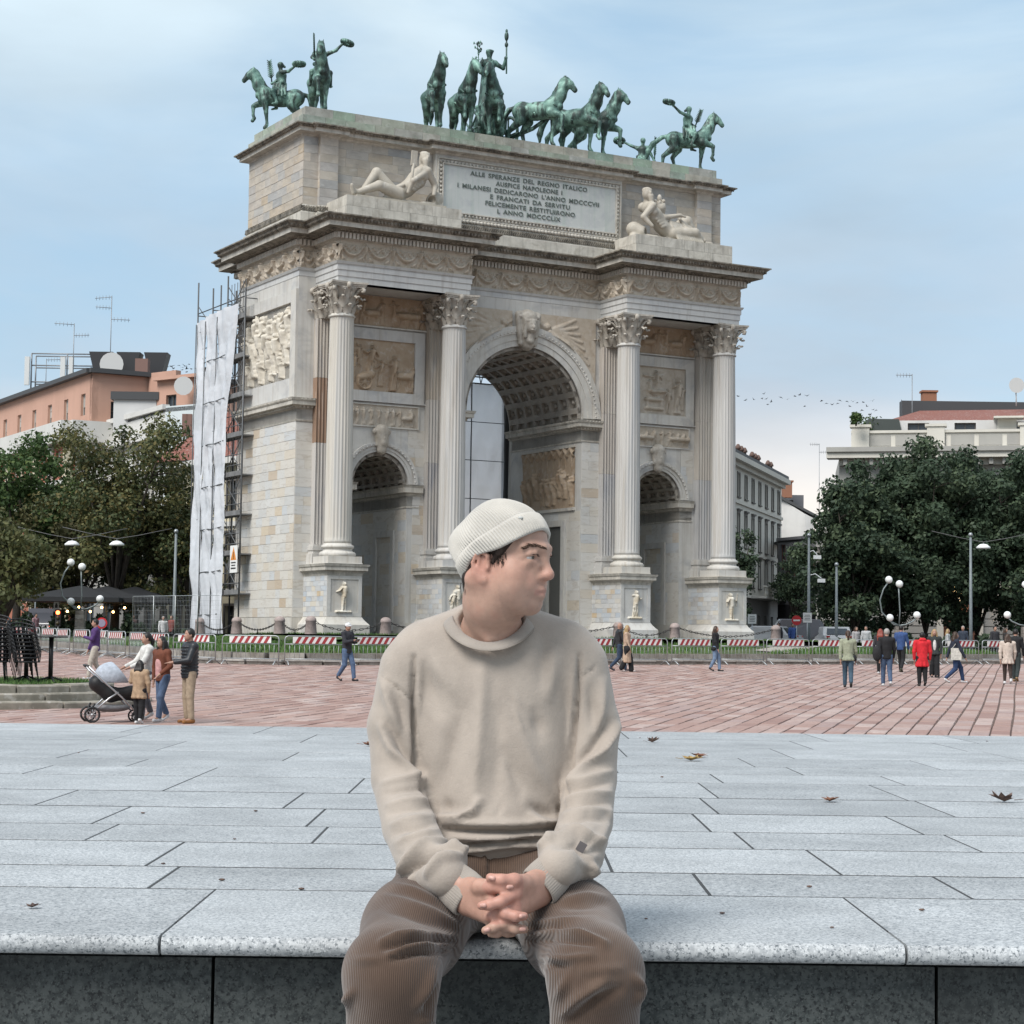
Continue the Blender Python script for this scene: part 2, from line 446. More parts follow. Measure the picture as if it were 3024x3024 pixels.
def terrace():
 mb = MB(); x0, x1 = -14, 14
 mb.box2((x0, 4.12, -.3), (x1, 13.45, TZ-.0008))
 root = mb.build('terrace', mat('terrace_joint', (.045, .047, .048), .95), kind='structure')
 g = .006
 def slab(xa, xb, ya, yb, rg_, z=TZ):
  b = MB(); c = .002; gy = rg_; xa += g*.5; xb -= g*.5; ya += gy/2; yb -= gy/2
  cx, cy = (xa+xb)/2, (ya+yb)/2; hx, hy = (xb-xa)/2, (yb-ya)/2
  ring = lambda q, zz: [(-hx+q, -hy+q, zz), (hx-q, -hy+q, zz), (hx-q, hy-q, zz), (-hx+q, hy-q, zz)]
  b.loft([ring(0, -.03), ring(0, -c), ring(c, 0)])
  o = b.build('granite_slab', M_GRAN, root, loc=(cx, cy, z+rng.uniform(-.0004, .0004)))
  
 rows = [(4.66, 5.11, [-.84, .476, 1.09]), (5.11, 5.74, [-.93, .27, .86]), (5.74, 6.25, [-1.22, -.565, .71, 1.37]), (6.25, 6.92, [-1.31, -.635, .64, 1.31]),
   (6.92, 7.64, [-1.65, -.785, .735, 1.56]), (7.64, 8.50, [-1.33, -.615, .81, 1.54]), (8.50, 9.08, [-2.08, -1.33, .92, 1.70]), (9.08, 9.65, [-1.75, -.5, .5, 1.35]),
   (9.65, 10.41, [-2.2, -1.1, -.2, 1.2, 2.1]), (10.41, 11.4, [-1.85, -.55, .62, 1.5]), (11.4, 12.4, [-2.3, -1.2, .3, 1.75]), (12.4, 13.5, [-1.6, -.4, .75, 2.0])]
 for ya, yb, js in rows:
  rg_ = rng.choice((.014, .02, .026, .03))
  js = sorted(js); xs = list(js)
  lim = ya*.29+.7
  while xs[0] > -lim: xs.insert(0, xs[0]-rng.uniform(.75, 1.45))
  while xs[-1] < lim: xs.append(xs[-1]+rng.uniform(.75, 1.45))
  ys = [xs[0]]
  for q in xs[1:]:
   if q-ys[-1] > 1.75: ys.append((q+ys[-1])/2+rng.uniform(-.1, .1))
   ys.append(q)
  for a, b in zip(ys[:-1], ys[1:]): slab(a, b, ya, yb, rg_)
  for s_ in (-1, 1):
   e = ys[0] if s_ < 0 else ys[-1]
   slab(*( (x0, e) if s_ < 0 else (e, x1)), ya, yb, rg_)
 R = .0195; prof = []
 yb, yf = 4.66-.008, 3.915
 for i in range(9):
  t = PI/2+PI*i/8
  prof.append((yf+R+R*math.cos(t), -R+R*math.sin(t)))
 prof = [(yb, 0)]+prof+[(yb, -2*R)]
 edges = [-14, -5.2, -3.6, -2.15, -.68, .785, 2.25, 3.7, 5.2, 14]
 for a, b in zip(edges[:-1], edges[1:]):
  mb = MB(); hx = (b-a-g)/2; mb.smooth = True
  mb.loft([[(x, y-4.2, z) for y, z in prof] for x in (-hx, hx)])
  for i in range(len(mb.sm)): mb.sm[i] = True
  mb.sm[0] = mb.sm[-3] = False
  o = mb.build('edge_slab', M_GRAN, root, loc=((a+b)/2, 4.2, TZ+rng.uniform(-.0003, .0003)))
  mm = o.modifiers.new('edges', 'EDGE_SPLIT'); mm.split_angle = rad(35)
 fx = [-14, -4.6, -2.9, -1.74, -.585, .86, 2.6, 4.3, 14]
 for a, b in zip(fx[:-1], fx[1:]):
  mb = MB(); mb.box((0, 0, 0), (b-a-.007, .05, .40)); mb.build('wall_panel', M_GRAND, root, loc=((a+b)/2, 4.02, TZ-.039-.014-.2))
 lower = MB(); lower.box2((-14, -14, .5), (14, 4.07, TZ-.48)); lower.build('lower_pavement', M_GRAN, kind='structure')
terrace()
# ------------------------------------------------------------------ the triumphal arch
YAW = 0.5156
AZ = 2.33
AM = Matrix.Translation((-9.9245, 89.7805, AZ)) @ Matrix.Rotation(YAW, 4, 'Z')
def A2W(x, y, z=0): return AM @ Vector((x, y, z))
def m_marble(name, pal, vein=(.33, .31, .29), vs_=1.6, sc=(1, 1, 2.2), dirt=0., dirtc=(.07, .065, .055), streak=0., rough=.6, bump=.15, ds=1.2):
 m, nt, b = new_mat(name); v, s = ncoord(nt, sc)
 n = len(pal); col = nramp(nt, s, [(i/(n-1), c) for i, c in enumerate(pal)])
 nz = nnoise(nt, v, vs_, 6, .6, 1.2)
 col = nmix(nt, col, vein, nmap(nt, nz, .52, .7, 0, .55))
 col = nmix(nt, col, (.66, .65, .62), nmap(nt, nnoise(nt, v, vs_*2.3, 4, .5, .8), .55, .75, 0, .35))
 if streak:
  v2, _ = ncoord(nt, (3.0, 3.0, .12)); col = nmix(nt, col, dirtc, nmap(nt, nnoise(nt, v2, 1.6, 5, .6), .5, .78, 0, streak))
 if dirt:
  v3, _ = ncoord(nt, (1, 1, 1)); col = nmix(nt, col, dirtc, nmap(nt, nnoise(nt, v3, ds, 6, .65), .42, .68, 0, dirt))
 setc(nt, b, col); b.inputs['Roughness'].default_value = rough; b.inputs['Specular IOR Level'].default_value = .3
 if bump: nbump(nt, b, nnoise(nt, v, 9, 5), bump, .02)
 return m
WHT, CRM, GRY, BLU, OCH, BRN, DGR = (.575, .56, .525), (.58, .53, .44), (.44, .44, .43), (.42, .46, .50), (.56, .42, .25), (.42, .25, .14), (.30, .31, .32)
M_BLK = m_marble('marble_blocks', [WHT, (.575, .545, .49), WHT, (.53, .52, .49), (.60, .59, .56), (.49, .51, .52), WHT, (.56, .52, .45), WHT, (.57, .54, .48), (.54, .46, .35), WHT, (.50, .50, .485), (.58, .555, .5), (.58, .565, .53), (.46, .37, .27)], sc=(.6, .6, 1.6), vs_=2.2, vein=(.36, .31, .25))
M_ATT = m_marble('attic_blocks', [(.48, .43, .36), (.43, .39, .33), (.42, .41, .39), (.47, .41, .34), (.50, .45, .38), (.34, .345, .345), (.46, .42, .37), (.49, .43, .35), (.39, .38, .37), (.48, .39, .28), (.44, .41, .37)], sc=(.5, .5, 1.8), dirt=.25)
M_PEDB = m_marble('pedestal_blocks', [WHT, BLU, (.50, .53, .55), WHT, GRY, (.55, .56, .56), CRM, (.44, .46, .48), OCH], sc=(.8, .8, 1.2))
M_MAR = m_marble('veined_marble', [(.55, .53, .48), (.53, .525, .505), (.54, .51, .45)], vein=(.30, .31, .33), vs_=.7, sc=(1, 1, 1), streak=.5, dirtc=(.27, .225, .17), dirt=.15)
M_COLM = m_marble('column_marble', [(.53, .505, .455), (.50, .49, .47), (.54, .51, .45)], vein=(.33, .35, .37), vs_=.6, sc=(1.6, 1.6, .14), streak=.65, dirtc=(.29, .24, .18))
M_PIL = m_marble('pilaster_marble', [(.43, .37, .30), (.46, .46, .46), (.50, .44, .36)], vein=(.25, .27, .31), vs_=.8, sc=(2, 2, .25), streak=.5, dirtc=(.2, .16, .12))
M_BRN = m_marble('brown_marble', [(.25, .16, .11), (.27, .18, .125)], vein=(.22, .14, .1), sc=(2, 2, .2))
M_ARCHI = m_marble('architrave_marble', [(.50, .505, .50), (.53, .51, .46), (.44, .47, .49)], vein=(.33, .35, .38), vs_=.35, sc=(1, 1, .6), streak=.4, dirtc=(.2, .17, .14))
M_REL = m_marble('relief_marble', [(.48, .42, .345), (.46, .405, .33), (.50, .45, .38)], vein=(.36, .28, .2), dirt=.35, dirtc=(.24, .17, .1), sc=(1, 1, 1), ds=2.2)
M_RELO = m_marble('ochre_relief', [(.43, .335, .24), (.41, .32, .23)], vein=(.30, .2, .12), dirt=.4, dirtc=(.22, .13, .07), sc=(1, 1, 1))
M_CAP = m_marble('capital_marble', [(.47, .44, .39), (.44, .40, .34)], vein=(.25, .22, .18), dirt=.5, dirtc=(.16, .13, .1), sc=(1, 1, 1), ds=3.)
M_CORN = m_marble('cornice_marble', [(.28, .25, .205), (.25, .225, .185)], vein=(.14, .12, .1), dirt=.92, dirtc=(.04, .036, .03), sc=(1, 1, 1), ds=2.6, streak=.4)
M_CORL = m_marble('fascia_marble', [(.56, .53, .47), (.52, .49, .43)], vein=(.3, .27, .22), dirt=.35, dirtc=(.08, .07, .055), sc=(1, 1, 1), ds=1.4, streak=.5)
M_GRN = m_marble('copper_stained_stone', [(.30, .36, .29), (.37, .37, .31), (.27, .36, .28), (.40, .38, .32), (.36, .36, .33), (.24, .34, .27)], vein=(.2, .25, .2), dirt=.5, dirtc=(.13, .12, .1), sc=(1, 1, 1))
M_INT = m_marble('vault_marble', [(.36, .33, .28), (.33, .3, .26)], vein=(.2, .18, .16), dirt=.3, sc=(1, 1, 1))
arch = empty('triumphal_arch', mw=AM)
tag(arch, 'huge marble triumphal arch with three openings and fluted columns on the lawn', 'arch')
ar = random.Random(11)
W_, D_ = 24.0, 7.06
OPEN = [(4.25, 1.46, 7.1), (12.0, 3.31, 10.88), (19.75, 1.46, 7.1)]
def arch_body():
 mb = MB(); zt = 15.9
 xs = [0.0]
 for cx, r, zs in OPEN: xs += [cx-r, cx+r]
 xs.append(W_)
 for i in range(0, 8, 2): mb.box2((xs[i], 0, -1.2), (xs[i+1], D_, zt))
 for cx, r, zs in OPEN:
  n = 28; pts = [(cx-r*math.cos(PI*i/n), zs+r*math.sin(PI*i/n)) for i in range(n+1)]
  for (x1, z1), (x2, z2) in zip(pts[:-1], pts[1:]):
   mb.poly([(x1, 0, z1), (x2, 0, z2), (x2, 0, zt), (x1, 0, zt)]); mb.poly([(x2, D_, z2), (x1, D_, z1), (x1, D_, zt), (x2, D_, zt)])
 mb.box2((0, 0, zt), (W_, D_, 18.7))
 mb.build('core', M_MAR, arch)
arch_body()
def vault(cx, r, zs, na, ny, mt):
 """coffered barrel: a recessed shell with ribs along and across"""
 mb = MB(); n = na*3; R = r-.002; rec = .16; y0, y1 = .05, D_-.05
 P = lambda rr, t, y: (cx-rr*math.cos(t), y, zs+rr*math.sin(t))
 for i in range(n):
  a, b = PI*i/n, PI*(i+1)/n
  mb.poly([P(R-.01, a, y0), P(R-.01, a, y1), P(R-.01, b, y1), P(R-.01, b, y0)])
 rw = .16*PI/na; ri = R-.01-rec
 for i in range(na+1):
  t = PI*(.04+.92*i/na); a, b = max(t-rw, 0), min(t+rw, PI)
  mb.loft([[P(R, a, y), P(ri, a, y), P(ri, b, y), P(R, b, y)] for y in (y0, y1)])
 for j in range(ny+1):
  y = y0+(y1-y0)*j/ny; w = .13*(y1-y0)/ny; w = w*1.0
  ya, yb = max(y-w, y0), min(y+w, y1)
  mb.loft([[P(R, PI*i/n, ya), P(ri+.004, PI*i/n, ya), P(ri+.004, PI*i/n, yb), P(R, PI*i/n, yb)] for i in range(n+1)])
 for i in range(na):
  for j in range(ny):
   t = PI*(.04+.92*(i+.5)/na); y = y0+(y1-y0)*(j+.5)/ny
   p = P(R-.05, t, y); s_ = r*.035+.02; mb.sphere(p, s_, 6, 4)
 mb.build('coffered_vault', mt, arch)
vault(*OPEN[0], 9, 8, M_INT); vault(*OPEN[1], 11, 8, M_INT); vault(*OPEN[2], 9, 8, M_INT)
def archivolt(cx, r, zs, wd, face=0.0, sgn=-1):
 mb = MB(); n = 40
 prof = [(0, .05), (0, .10), (.3, .10), (.3, .14), (.62, .14), (.62, .2), (.82, .24), (1, .24), (1, .0)]
 rings = []
 for i in range(n+1):
  t = PI*i/n
  rings.append([(cx-(r+q*wd)*math.cos(t), face+sgn*y, zs+(r+q*wd)*math.sin(t)) for q, y in prof])
 mb.loft(rings, closed=False)
 nb = int(PI*(r+wd*.9)/.22)
 for i in range(nb):
  t = PI*(i+.5)/nb; mb.sphere((cx-(r+wd*.72)*math.cos(t), face+sgn*.2, zs+(r+wd*.72)*math.sin(t)), .06, 6, 4)
 mb.build('archivolt', M_MAR, arch)
archivolt(*OPEN[0], .46); archivolt(*OPEN[1], .98); archivolt(*OPEN[2], .46)
archivolt(*OPEN[1], .98, D_, 1)

BELT = [(0, 9.73), (.05, 9.73), (.07, 9.8), (0, 9.82), (0, 10.3), (.06, 10.32), (.12, 10.42), (.36, 10.46), (.36, 10.64), (.40, 10.66), (.44, 10.78), (0, 10.8)]
def belt():
 for a, b in ((0, OPEN[0][0]-OPEN[0][1]-.4), (OPEN[1][0]+3.31, 16.35), (7.7, OPEN[1][0]-3.31)):
  mb = MB()
  if a == 0: path = [(0, D_+.002), (0, 0), (b-1.6, 0)]
  elif a > 12: path = [(a, D_), (a, 0), (b, 0)]
  else: path = [(a, 0), (b, 0), (b, D_)]
  sweep(mb, path, BELT, closed=False)
  for p, q in zip(path[:-1], path[1:]):
   d = Vector(q)-Vector(p); L = d.length; d.normalize(); nn = Vector((d.y, -d.x)); k = int(L/.16)
   for i in range(k):
    c = Vector(p)+d*((i+.5)*L/k)+nn*.16; mb.box((c.x, c.y, 10.39), (.09, .09, .09), YAW*0)
    c = Vector(p)+d*((i+.5)*L/k)+nn*.41; mb.sphere((c.x, c.y, 10.72), .045, 5, 4)
  mb.build('belt_course', M_CORL, arch)
 for cx, r, zs in (OPEN[0], OPEN[2]):
  for s_ in (-1, 1):
   mb = MB(); x = cx+s_*r; x2 = cx+s_*(r+.75)
   path = [(x, D_*.9), (x, 0), (x2, 0)] if s_ > 0 else [(x2, 0), (x, 0), (x, D_*.9)]
   sweep(mb, path, [(0, 6.0), (.03, 6.0), (.03, 6.06), (0, 6.08), (0, 6.55), (.05, 6.58), (.08, 6.68), (.22, 6.72), (.22, 6.95), (.28, 7.06), (0, 7.08)], closed=False)
   mb.build('impost', M_CORL, arch)
belt()

# ---- ashlar: blocks laid in courses, proud of a recessed core
unit_block = MB()
e_ = .06
unit_block.loft([[(-.5, 0, -.5), (.5, 0, -.5), (.5, 0, .5), (-.5, 0, .5)], [(-.5, -.6, -.5), (.5, -.6, -.5), (.5, -.6, .5), (-.5, -.6, .5)], [(-.5+.012, -1, -.5+.02), (.5-.012, -1, -.5+.02), (.5-.012, -1, .5-.02), (-.5+.012, -1, .5-.02)]])
BLK = {'me': None}
def ashlar(o, ud, w, h, course, length, mt, name, objs=True, prou=.035, parent=None, jit=.35, mortar=True):
 """o: lower corner, ud: direction angle in plan of the wall's length (its outside is to the right-hand of -normal)"""
 u = Vector((math.cos(ud), math.sin(ud), 0)); nn = Vector((u.y, -u.x, 0)); o = Vector(o)
 nr = max(1, round(h/course)); ch = h/nr; mb = MB(); g = .006
 for r in range(nr):
  x = 0.0; first = ar.uniform(.35, 1)*length
  while x < w-1e-3:
   L = first if x == 0 else length*ar.uniform(1-jit, 1+jit)
   if w-(x+L) < length*.4: L = w-x
   c = o+u*(x+L/2)+Vector((0, 0, (r+.5)*ch)); pr = prou+ar.uniform(-.006, .006)
   if objs:
    if BLK['me'] is None: bo = unit_block.build(name, mt, parent or arch); BLK['me'] = bo.data
    else: bo = mesh_obj(name, BLK['me'], None, parent or arch)
    bo.material_slots[0].link = 'OBJECT'; bo.material_slots[0].material = mt
    bo.location = c; bo.rotation_euler = (0, 0, ud); bo.scale = (L-g, pr, ch-g)
   else:
    mb.cur = ar.uniform(.01, 1)
    M = Matrix.Rotation(ud, 3, 'Z'); p = c+nn*(pr/2); mb.box(p, (L-g, pr, ch-g), M=M)
   x += L
 if not objs: 
  ob = mb.build(name, mt, parent or arch, kind='stuff'); return ob
ashlar((0, D_, .78), -PI/2, D_, 9.73-.78, .43, .80, M_BLK, 'stone_block')
ashlar((.2, 6.86, 19.86), -PI/2, 6.66, 3.24, .41, .95, M_ATT, 'stone_block')
mbx = MB(); mbx.box2((-.05, -.05, 0), (2.0, D_+.05, .76)); mbx.box2((20.9, -.05, 0), (24.05, D_+.05, .76)); mbx.box2((5.72, -.05, 0), (8.685, D_+.05, .6)); mbx.box2((15.315, -.05, 0), (18.28, D_+.05, .6)); mbx.build('base_course', M_MAR, arch)
def flank_upper():
 mb = MB(); t = .0
 for a, b in (((-.13, .0, 10.8), (0, .6, 15.85)), ((-.13, 6.16, 10.8), (0, D_, 15.85)), ((-.13, .6, 15.28), (0, 6.16, 15.85)), ((-.13, .6, 10.8), (0, 6.16, 11.75))):
  mb.cur = ar.uniform(.01, 1); mb.box2(a, b)
 mb.build('facing_slab', M_MAR, arch)
flank_upper()
ashlar((6.0, 0, .6), 0, 2.68, 6.0, .45, .9, M_BLK, 'block_courses', False, .02)
ashlar((15.33, 0, .6), 0, 1.0, 9.1, .45, 1.0, M_BLK, 'block_courses', False, .02)
ashlar((0, 0, .78), 0, .9, 8.9, .43, .9, M_BLK, 'block_courses', False, .02)
ashlar((5.73, 0, 7.1), 0, .85, 2.6, .43, .85, M_BLK, 'block_courses', False, .015)
ashlar((2.0, 0, 7.1), 0, .75, 2.6, .43, .75, M_BLK, 'block_courses', False, .015)
for cx, r, zs in (OPEN[0], OPEN[2]):
 ashlar((cx+r+.0, D_-.1, .4), -PI/2, D_-.15, 5.55, .5, 1.1, M_BLK, 'block_courses', False, .012)
 ashlar((21.25, 0, 7.1), 0, .75, 2.6, .43, .75, M_BLK, 'block_courses', False, .015)
ashlar((15.31, D_-.1, .4), -PI/2, D_-.15, 5.9, .5, 1.1, M_BLK, 'block_courses', False, .012)

# ---- columns
def flute_shaft(r0, r1, h, nf=24):
 mb = MB(); mb.smooth = True; n = nf*4; rings = []
 for z, dep in ((0, 0), (.12, 0), (.2, .6), (.3, 1), (h*.35, 1), (h*.7, 1), (h-.35, 1), (h-.22, .5), (h-.16, 0), (h-.14, 0)):
  t = z/h; rr = r0+(r1-r0)*max(0, (t-.25)/.75)**1.3
  rings.append([((rr-dep*.052*max(0, math.sin(PI*((j % 4)/4))))*math.cos(2*PI*j/n), (rr-dep*.052*max(0, math.sin(PI*((j % 4)/4))))*math.sin(2*PI*j/n), z) for j in range(n)])
 mb.loft(rings)
 mb.lathe([(r1*1.0, h-.15), (r1*1.1, h-.13), (r1*1.12, h-.09), (r1*1.1, h-.05), (r1*1.03, h-.03), (r1*1.03, h+.02)], 32)
 return mb
def base_mb():
 mb = MB(); mb.box((0, 0, .17), (1.66, 1.66, .34))
 mb.lathe([(.80, .34), (.83, .40), (.83, .47), (.78, .55), (.70, .57), (.66, .63), (.68, .70), (.74, .72), (.75, .78), (.72, .85), (.64, .88), (.64, .93)], 40)
 return mb
def capital_mb():
 mb = MB(); h = 1.45; r = .53
 mb.lathe([(r, 0), (r*1.0, .3), (r*1.04, .75), (r*1.25, 1.1), (r*1.5, 1.22)], 24)
 ring = []
 for k in range(4):
  for t in np.linspace(-1, 1, 9)[:-1]:
   a = k*PI/2; d = .86-.16*(1-t*t)-(.0 if abs(t) < .99 else .03); p = Vector((d, t*.80*1.06, 0)); p.rotate(Euler((0, 0, a))); ring.append((p.x, p.y))
 for s_, z0, z1 in ((.94, 1.22, 1.29), (1.0, 1.29, 1.36), (1.06, 1.36, 1.45)): mb.prism([(x*s_, y*s_) for x, y in ring], z0, z1)
 mb.smooth = True
 def leaf(a, z0, hh, out, w):
  rows = []
  for i in range(8):
   t = i/7; z = z0+hh*(t if t < .8 else .8+.1*math.sin((t-.8)/.2*PI)); 
   rr = r*1.04+.04+out*(t**2.2)*(1 if t < .86 else 1+.25*(t-.86)/.14); z -= (.10*hh if i == 7 else 0)
   ww = w*(.75+.6*math.sin(PI*min(t*1.1, 1)))*(1-.75*t**4); ww *= (1.12 if i % 2 else .92)
   rows.append([(rr-.06*abs(q), q*ww, z-.06*abs(q)*t) for q in (-1, -.5, 0, .5, 1)])
  n0 = len(mb.v); cs, sn = math.cos(a), math.sin(a)
  for row in rows: mb.v.extend([(x*cs-y*sn, x*sn+y*cs, z) for x, y, z in row])
  for i in range(7):
   for j in range(4): mb.face([n0+i*5+j, n0+i*5+j+1, n0+i*5+j+6, n0+i*5+j+5])
  tip = rows[-1][2]; mb.sphere((tip[0]*cs, tip[0]*sn, tip[2]+.01), (.09, .09, .055), 6, 4)
 for k in range(8): leaf(k*PI/4, .02, .52, .24, .17)
 for k in range(8): leaf(k*PI/4+PI/8, .28, .66, .32, .17)
 for k in range(4):
  a = PI/4+k*PI/2; d = Vector((math.cos(a), math.sin(a), 0)); z_ = Vector((0, 0, 1))
  mb.tube([d*.58+z_*.7, d*.66+z_*.95, d*.82+z_*1.12, d*.98+z_*1.2, d*1.06+z_*1.13, d*1.03+z_*1.03, d*.94+z_*1.04, d*.96+z_*1.11], [.05, .06, .07, .08, .085, .08, .06, .04], 7)
  for s_ in (-1, 1):
   b = a+s_*.52; e = Vector((math.cos(b), math.sin(b), 0)); mb.tube([e*.58+z_*.72, e*.64+z_*1.0, e*.72+z_*1.15, e*.74+z_*1.06], [.04, .05, .05, .04], 6)
  b = k*PI/2; e = Vector((math.cos(b), math.sin(b), 0)); mb.sphere(tuple(e*.74+z_*1.3), (.13, .13, .16), 8, 5)
 return mb
XC = [1.363, 7.13, 16.87, 22.637]; YC = -1.82; ZB = 3.16
def columns():
 sh = flute_shaft(.62, .545, 10.4); bs = base_mb(); cp = capital_mb(); me = {}
 def piece(name, mb, m, parent, loc):
  if name not in me: o = mb.build(name, m, parent); me[name] = o.data
  else: o = mesh_obj(name, me[name], None, parent)
  o.location = loc; return o
 for x in XC:
  root = empty('column', (x, YC, ZB)); root.parent = arch
  piece('base', bs, M_COLM, root, (0, 0, 0)); piece('shaft', sh, M_COLM, root, (0, 0, .93)); piece('capital', cp, M_CAP, root, (0, 0, 11.31))
  root = empty('pilaster', (x, -.1, ZB)); root.parent = arch
  piece('capital', cp, M_CAP, root, (0, -.02, 11.31))
  mb = MB()
  for s_, z0, z1 in ((.76, 0, .34), (.74, .34, .5), (.66, .5, .66), (.70, .66, .84), (.64, .84, .93)): mb.box2((-s_, -s_+.16, z0), (s_, .1, z1))
  mb.build('base', M_COLM, root)
  cuts = [(.93, 5.0, M_PIL), (5.0, 8.0, M_PIL), (8.0, 11.35, M_PIL)]
  if x < 2: cuts = [(.93, 5.6, M_PIL), (5.6, 8.6, M_BRN), (8.6, 11.35, M_PIL)]
  for z0, z1, mm in cuts:
   mb = MB(); hw = .56; nf = 7; ring = []
   for i in range(nf*4+1):
    xx = -hw+2*hw*i/(nf*4); ring.append((xx, -.36+.05*max(0, math.sin(PI*((i % 4)/4)))))
   ring += [(hw, .1), (-hw, .1)]
   mb.cur = ar.uniform(.01, 1); mb.prism(ring, z0+.004, z1-.004); mb.build('shaft_block', mm, root)
 for x in (XC[0], XC[1], XC[2], XC[3]):
  root = empty('column', (x, D_-YC, ZB)); root.parent = arch
  piece('base', bs, M_COLM, root, (0, 0, 0)); piece('shaft', sh, M_COLM, root, (0, 0, .93)); piece('capital', cp, M_CAP, root, (0, 0, 11.31))
columns()

# ---- carved reliefs: height fields built from figures
class Relief:
 def __init__(s, w, h, res):
  s.w, s.h = w, h; s.nx, s.nz = int(w/res)+1, int(h/res)+1
  s.X, s.Z = np.meshgrid(np.linspace(0, w, s.nx), np.linspace(0, h, s.nz), indexing='ij'); s.H = np.zeros_like(s.X)
 def st(s, x0, z0, x1, z1, r0, r1=None, h=1., base=0.):
  r1 = r0 if r1 is None else r1
  dx, dz = x1-x0, z1-z0; t = np.clip(((s.X-x0)*dx+(s.Z-z0)*dz)/(dx*dx+dz*dz+1e-9), 0, 1)
  d = np.hypot(s.X-x0-t*dx, s.Z-z0-t*dz)/(r0+(r1-r0)*t)
  s.H = np.maximum(s.H, np.where(d < 1, base+1.35*h*(r0+(r1-r0)*t)*np.sqrt(np.maximum(0, 1-d**3)), 0)); return s
 def path(s, pts, r, h=1., base=0.):
  for (a, b), (c, d) in zip(pts[:-1], pts[1:]): s.st(a, b, c, d, r, r, h, base)
 def fig(s, x, z, H, rr, robe=None, d=1., base=0.):
  """a standing figure with its feet at (x, z)"""
  robe = rr.random() < .55 if robe is None else robe
  ln = rr.uniform(-.09, .09)*H; hx, hz = x+ln*.5, z+.5*H; sx, sz = x+ln, z+.80*H; k = .056*H; b0 = base+rr.uniform(.0, .025)*H
  s.st(hx, hz, sx, sz-.04*H, k*1.1, k*1.45, d, b0); s.st(sx-k, sz-.02*H, sx+k, sz-.01*H, k*.8, k*.8, d, b0); s.st(sx+ln*.2, sz+.085*H, sx+ln*.3, sz+.125*H, k*.78, k*.7, d*1.25, b0+.02*H)
  sp = rr.uniform(.04, .12)*H
  if robe:
   for q in np.linspace(-1, 1, 6): s.st(hx+q*k*1.1, hz+rr.uniform(.0, .12)*H, x+q*k*(1.6+rr.uniform(-.3, .5))+ln*.2, z+.02*H, k*.2, k*.3, d*1.5, b0)
   for q in range(3): s.st(sx+(rr.random()-.5)*k*2.4, sz-.02*H, hx+(rr.random()-.5)*k*3, hz, k*.18, k*.22, d*1.3, b0+.05*H)
  else:
   s.st(hx-k*.9, hz+.02*H, hx+k*.9, hz-.03*H, k*.5, k*.6, d, b0)
  for q in (-1, 1):
   kn = (hx+q*sp*.6+rr.uniform(-.04, .06)*H, z+.27*H); s.st(hx+q*k*.5, hz, *kn, k*.8, k*.52, d, b0); s.st(*kn, x+q*sp, z+.03*H, k*.5, k*.34, d, b0); s.st(x+q*sp, z+.025*H, x+q*sp+.04*H, z+.02*H, k*.3, k*.25, d, b0)
   el = (sx+q*rr.uniform(.1, .17)*H, sz-rr.uniform(-.02, .2)*H); ha = (el[0]+rr.uniform(-.12, .18)*H, el[1]+rr.uniform(-.18, .24)*H)
   s.st(sx+q*k*1.3, sz-.01*H, *el, k*.46, k*.38, d*1.2, b0+.02*H); s.st(*el, *ha, k*.38, k*.28, d*1.2, b0+.02*H)
   if rr.random() < .3: s.st(ha[0], ha[1]-.2*H, ha[0]+rr.uniform(-.1, .1)*H, ha[1]+.25*H, k*.16, k*.12, 1.6, b0)
  return s
 def horse(s, x, z, L, d=1., face=1, base=0.):
  f = face
  s.st(x-f*.3*L, z+.62*L, x+f*.28*L, z+.64*L, .19*L, .2*L, d, base); s.st(x+f*.32*L, z+.7*L, x+f*.5*L, z+1.05*L, .15*L, .09*L, d, base)
  s.st(x+f*.5*L, z+1.07*L, x+f*.68*L, z+.9*L, .085*L, .05*L, d, base)
  for a, kx, fx, up in ((.3, .36, .3, 0), (.25, .5, .48, .28), (-.33, -.38, -.33, 0), (-.28, -.2, -.26, .05)):
   s.st(x+f*a*L, z+.5*L, x+f*kx*L, z+.3*L+up*L*.6, .08*L, .05*L, d, base); s.st(x+f*kx*L, z+.3*L+up*L*.6, x+f*fx*L, z+.02*L+up*L, .05*L, .03*L, d, base)
  s.path([(x-f*.45*L, z+.68*L), (x-f*.55*L, z+.5*L), (x-f*.52*L, z+.25*L)], .05*L, d, base)
 def build(s, name, m, parent, o, ang, amp=1.0, keep=None, bevel=True, seed=1):
  rr = np.random.RandomState(seed)
  H = s.H*amp*1.5; n = rr.rand(*H.shape); n = (n+np.roll(n, 1, 0)+np.roll(n, 1, 1)+np.roll(n, -1, 0))/4-.5
  H = H+n*.03*(H > .01)
  for _ in range(1): H = (H*6+np.roll(H, 1, 0)+np.roll(H, -1, 0)+np.roll(H, 1, 1)+np.roll(H, -1, 1))/10
  V = np.stack([s.X, -H, s.Z], -1).reshape(-1, 3)
  i, j = np.meshgrid(np.arange(s.nx-1), np.arange(s.nz-1), indexing='ij'); a = (i*s.nz+j).ravel()
  F = np.stack([a, a+s.nz, a+s.nz+1, a+1], 1)
  if keep is not None:
   c = V[F].mean(1); F = F[keep(c[:, 0], c[:, 2])]
  ob = mesh_obj(name, np_mesh(name, V, F), m, parent); ob.location = o; ob.rotation_euler = (0, 0, ang); return ob
def frame_box(mb, x0, x1, z0, z1, y, t, pr):
 for a, b in (((x0-t, y-pr, z0-t), (x0, y, z1+t)), ((x1, y-pr, z0-t), (x1+t, y, z1+t)), ((x0, y-pr, z1), (x1, y, z1+t)), ((x0, y-pr, z0-t), (x1, y, z0))): mb.box2(a, b)
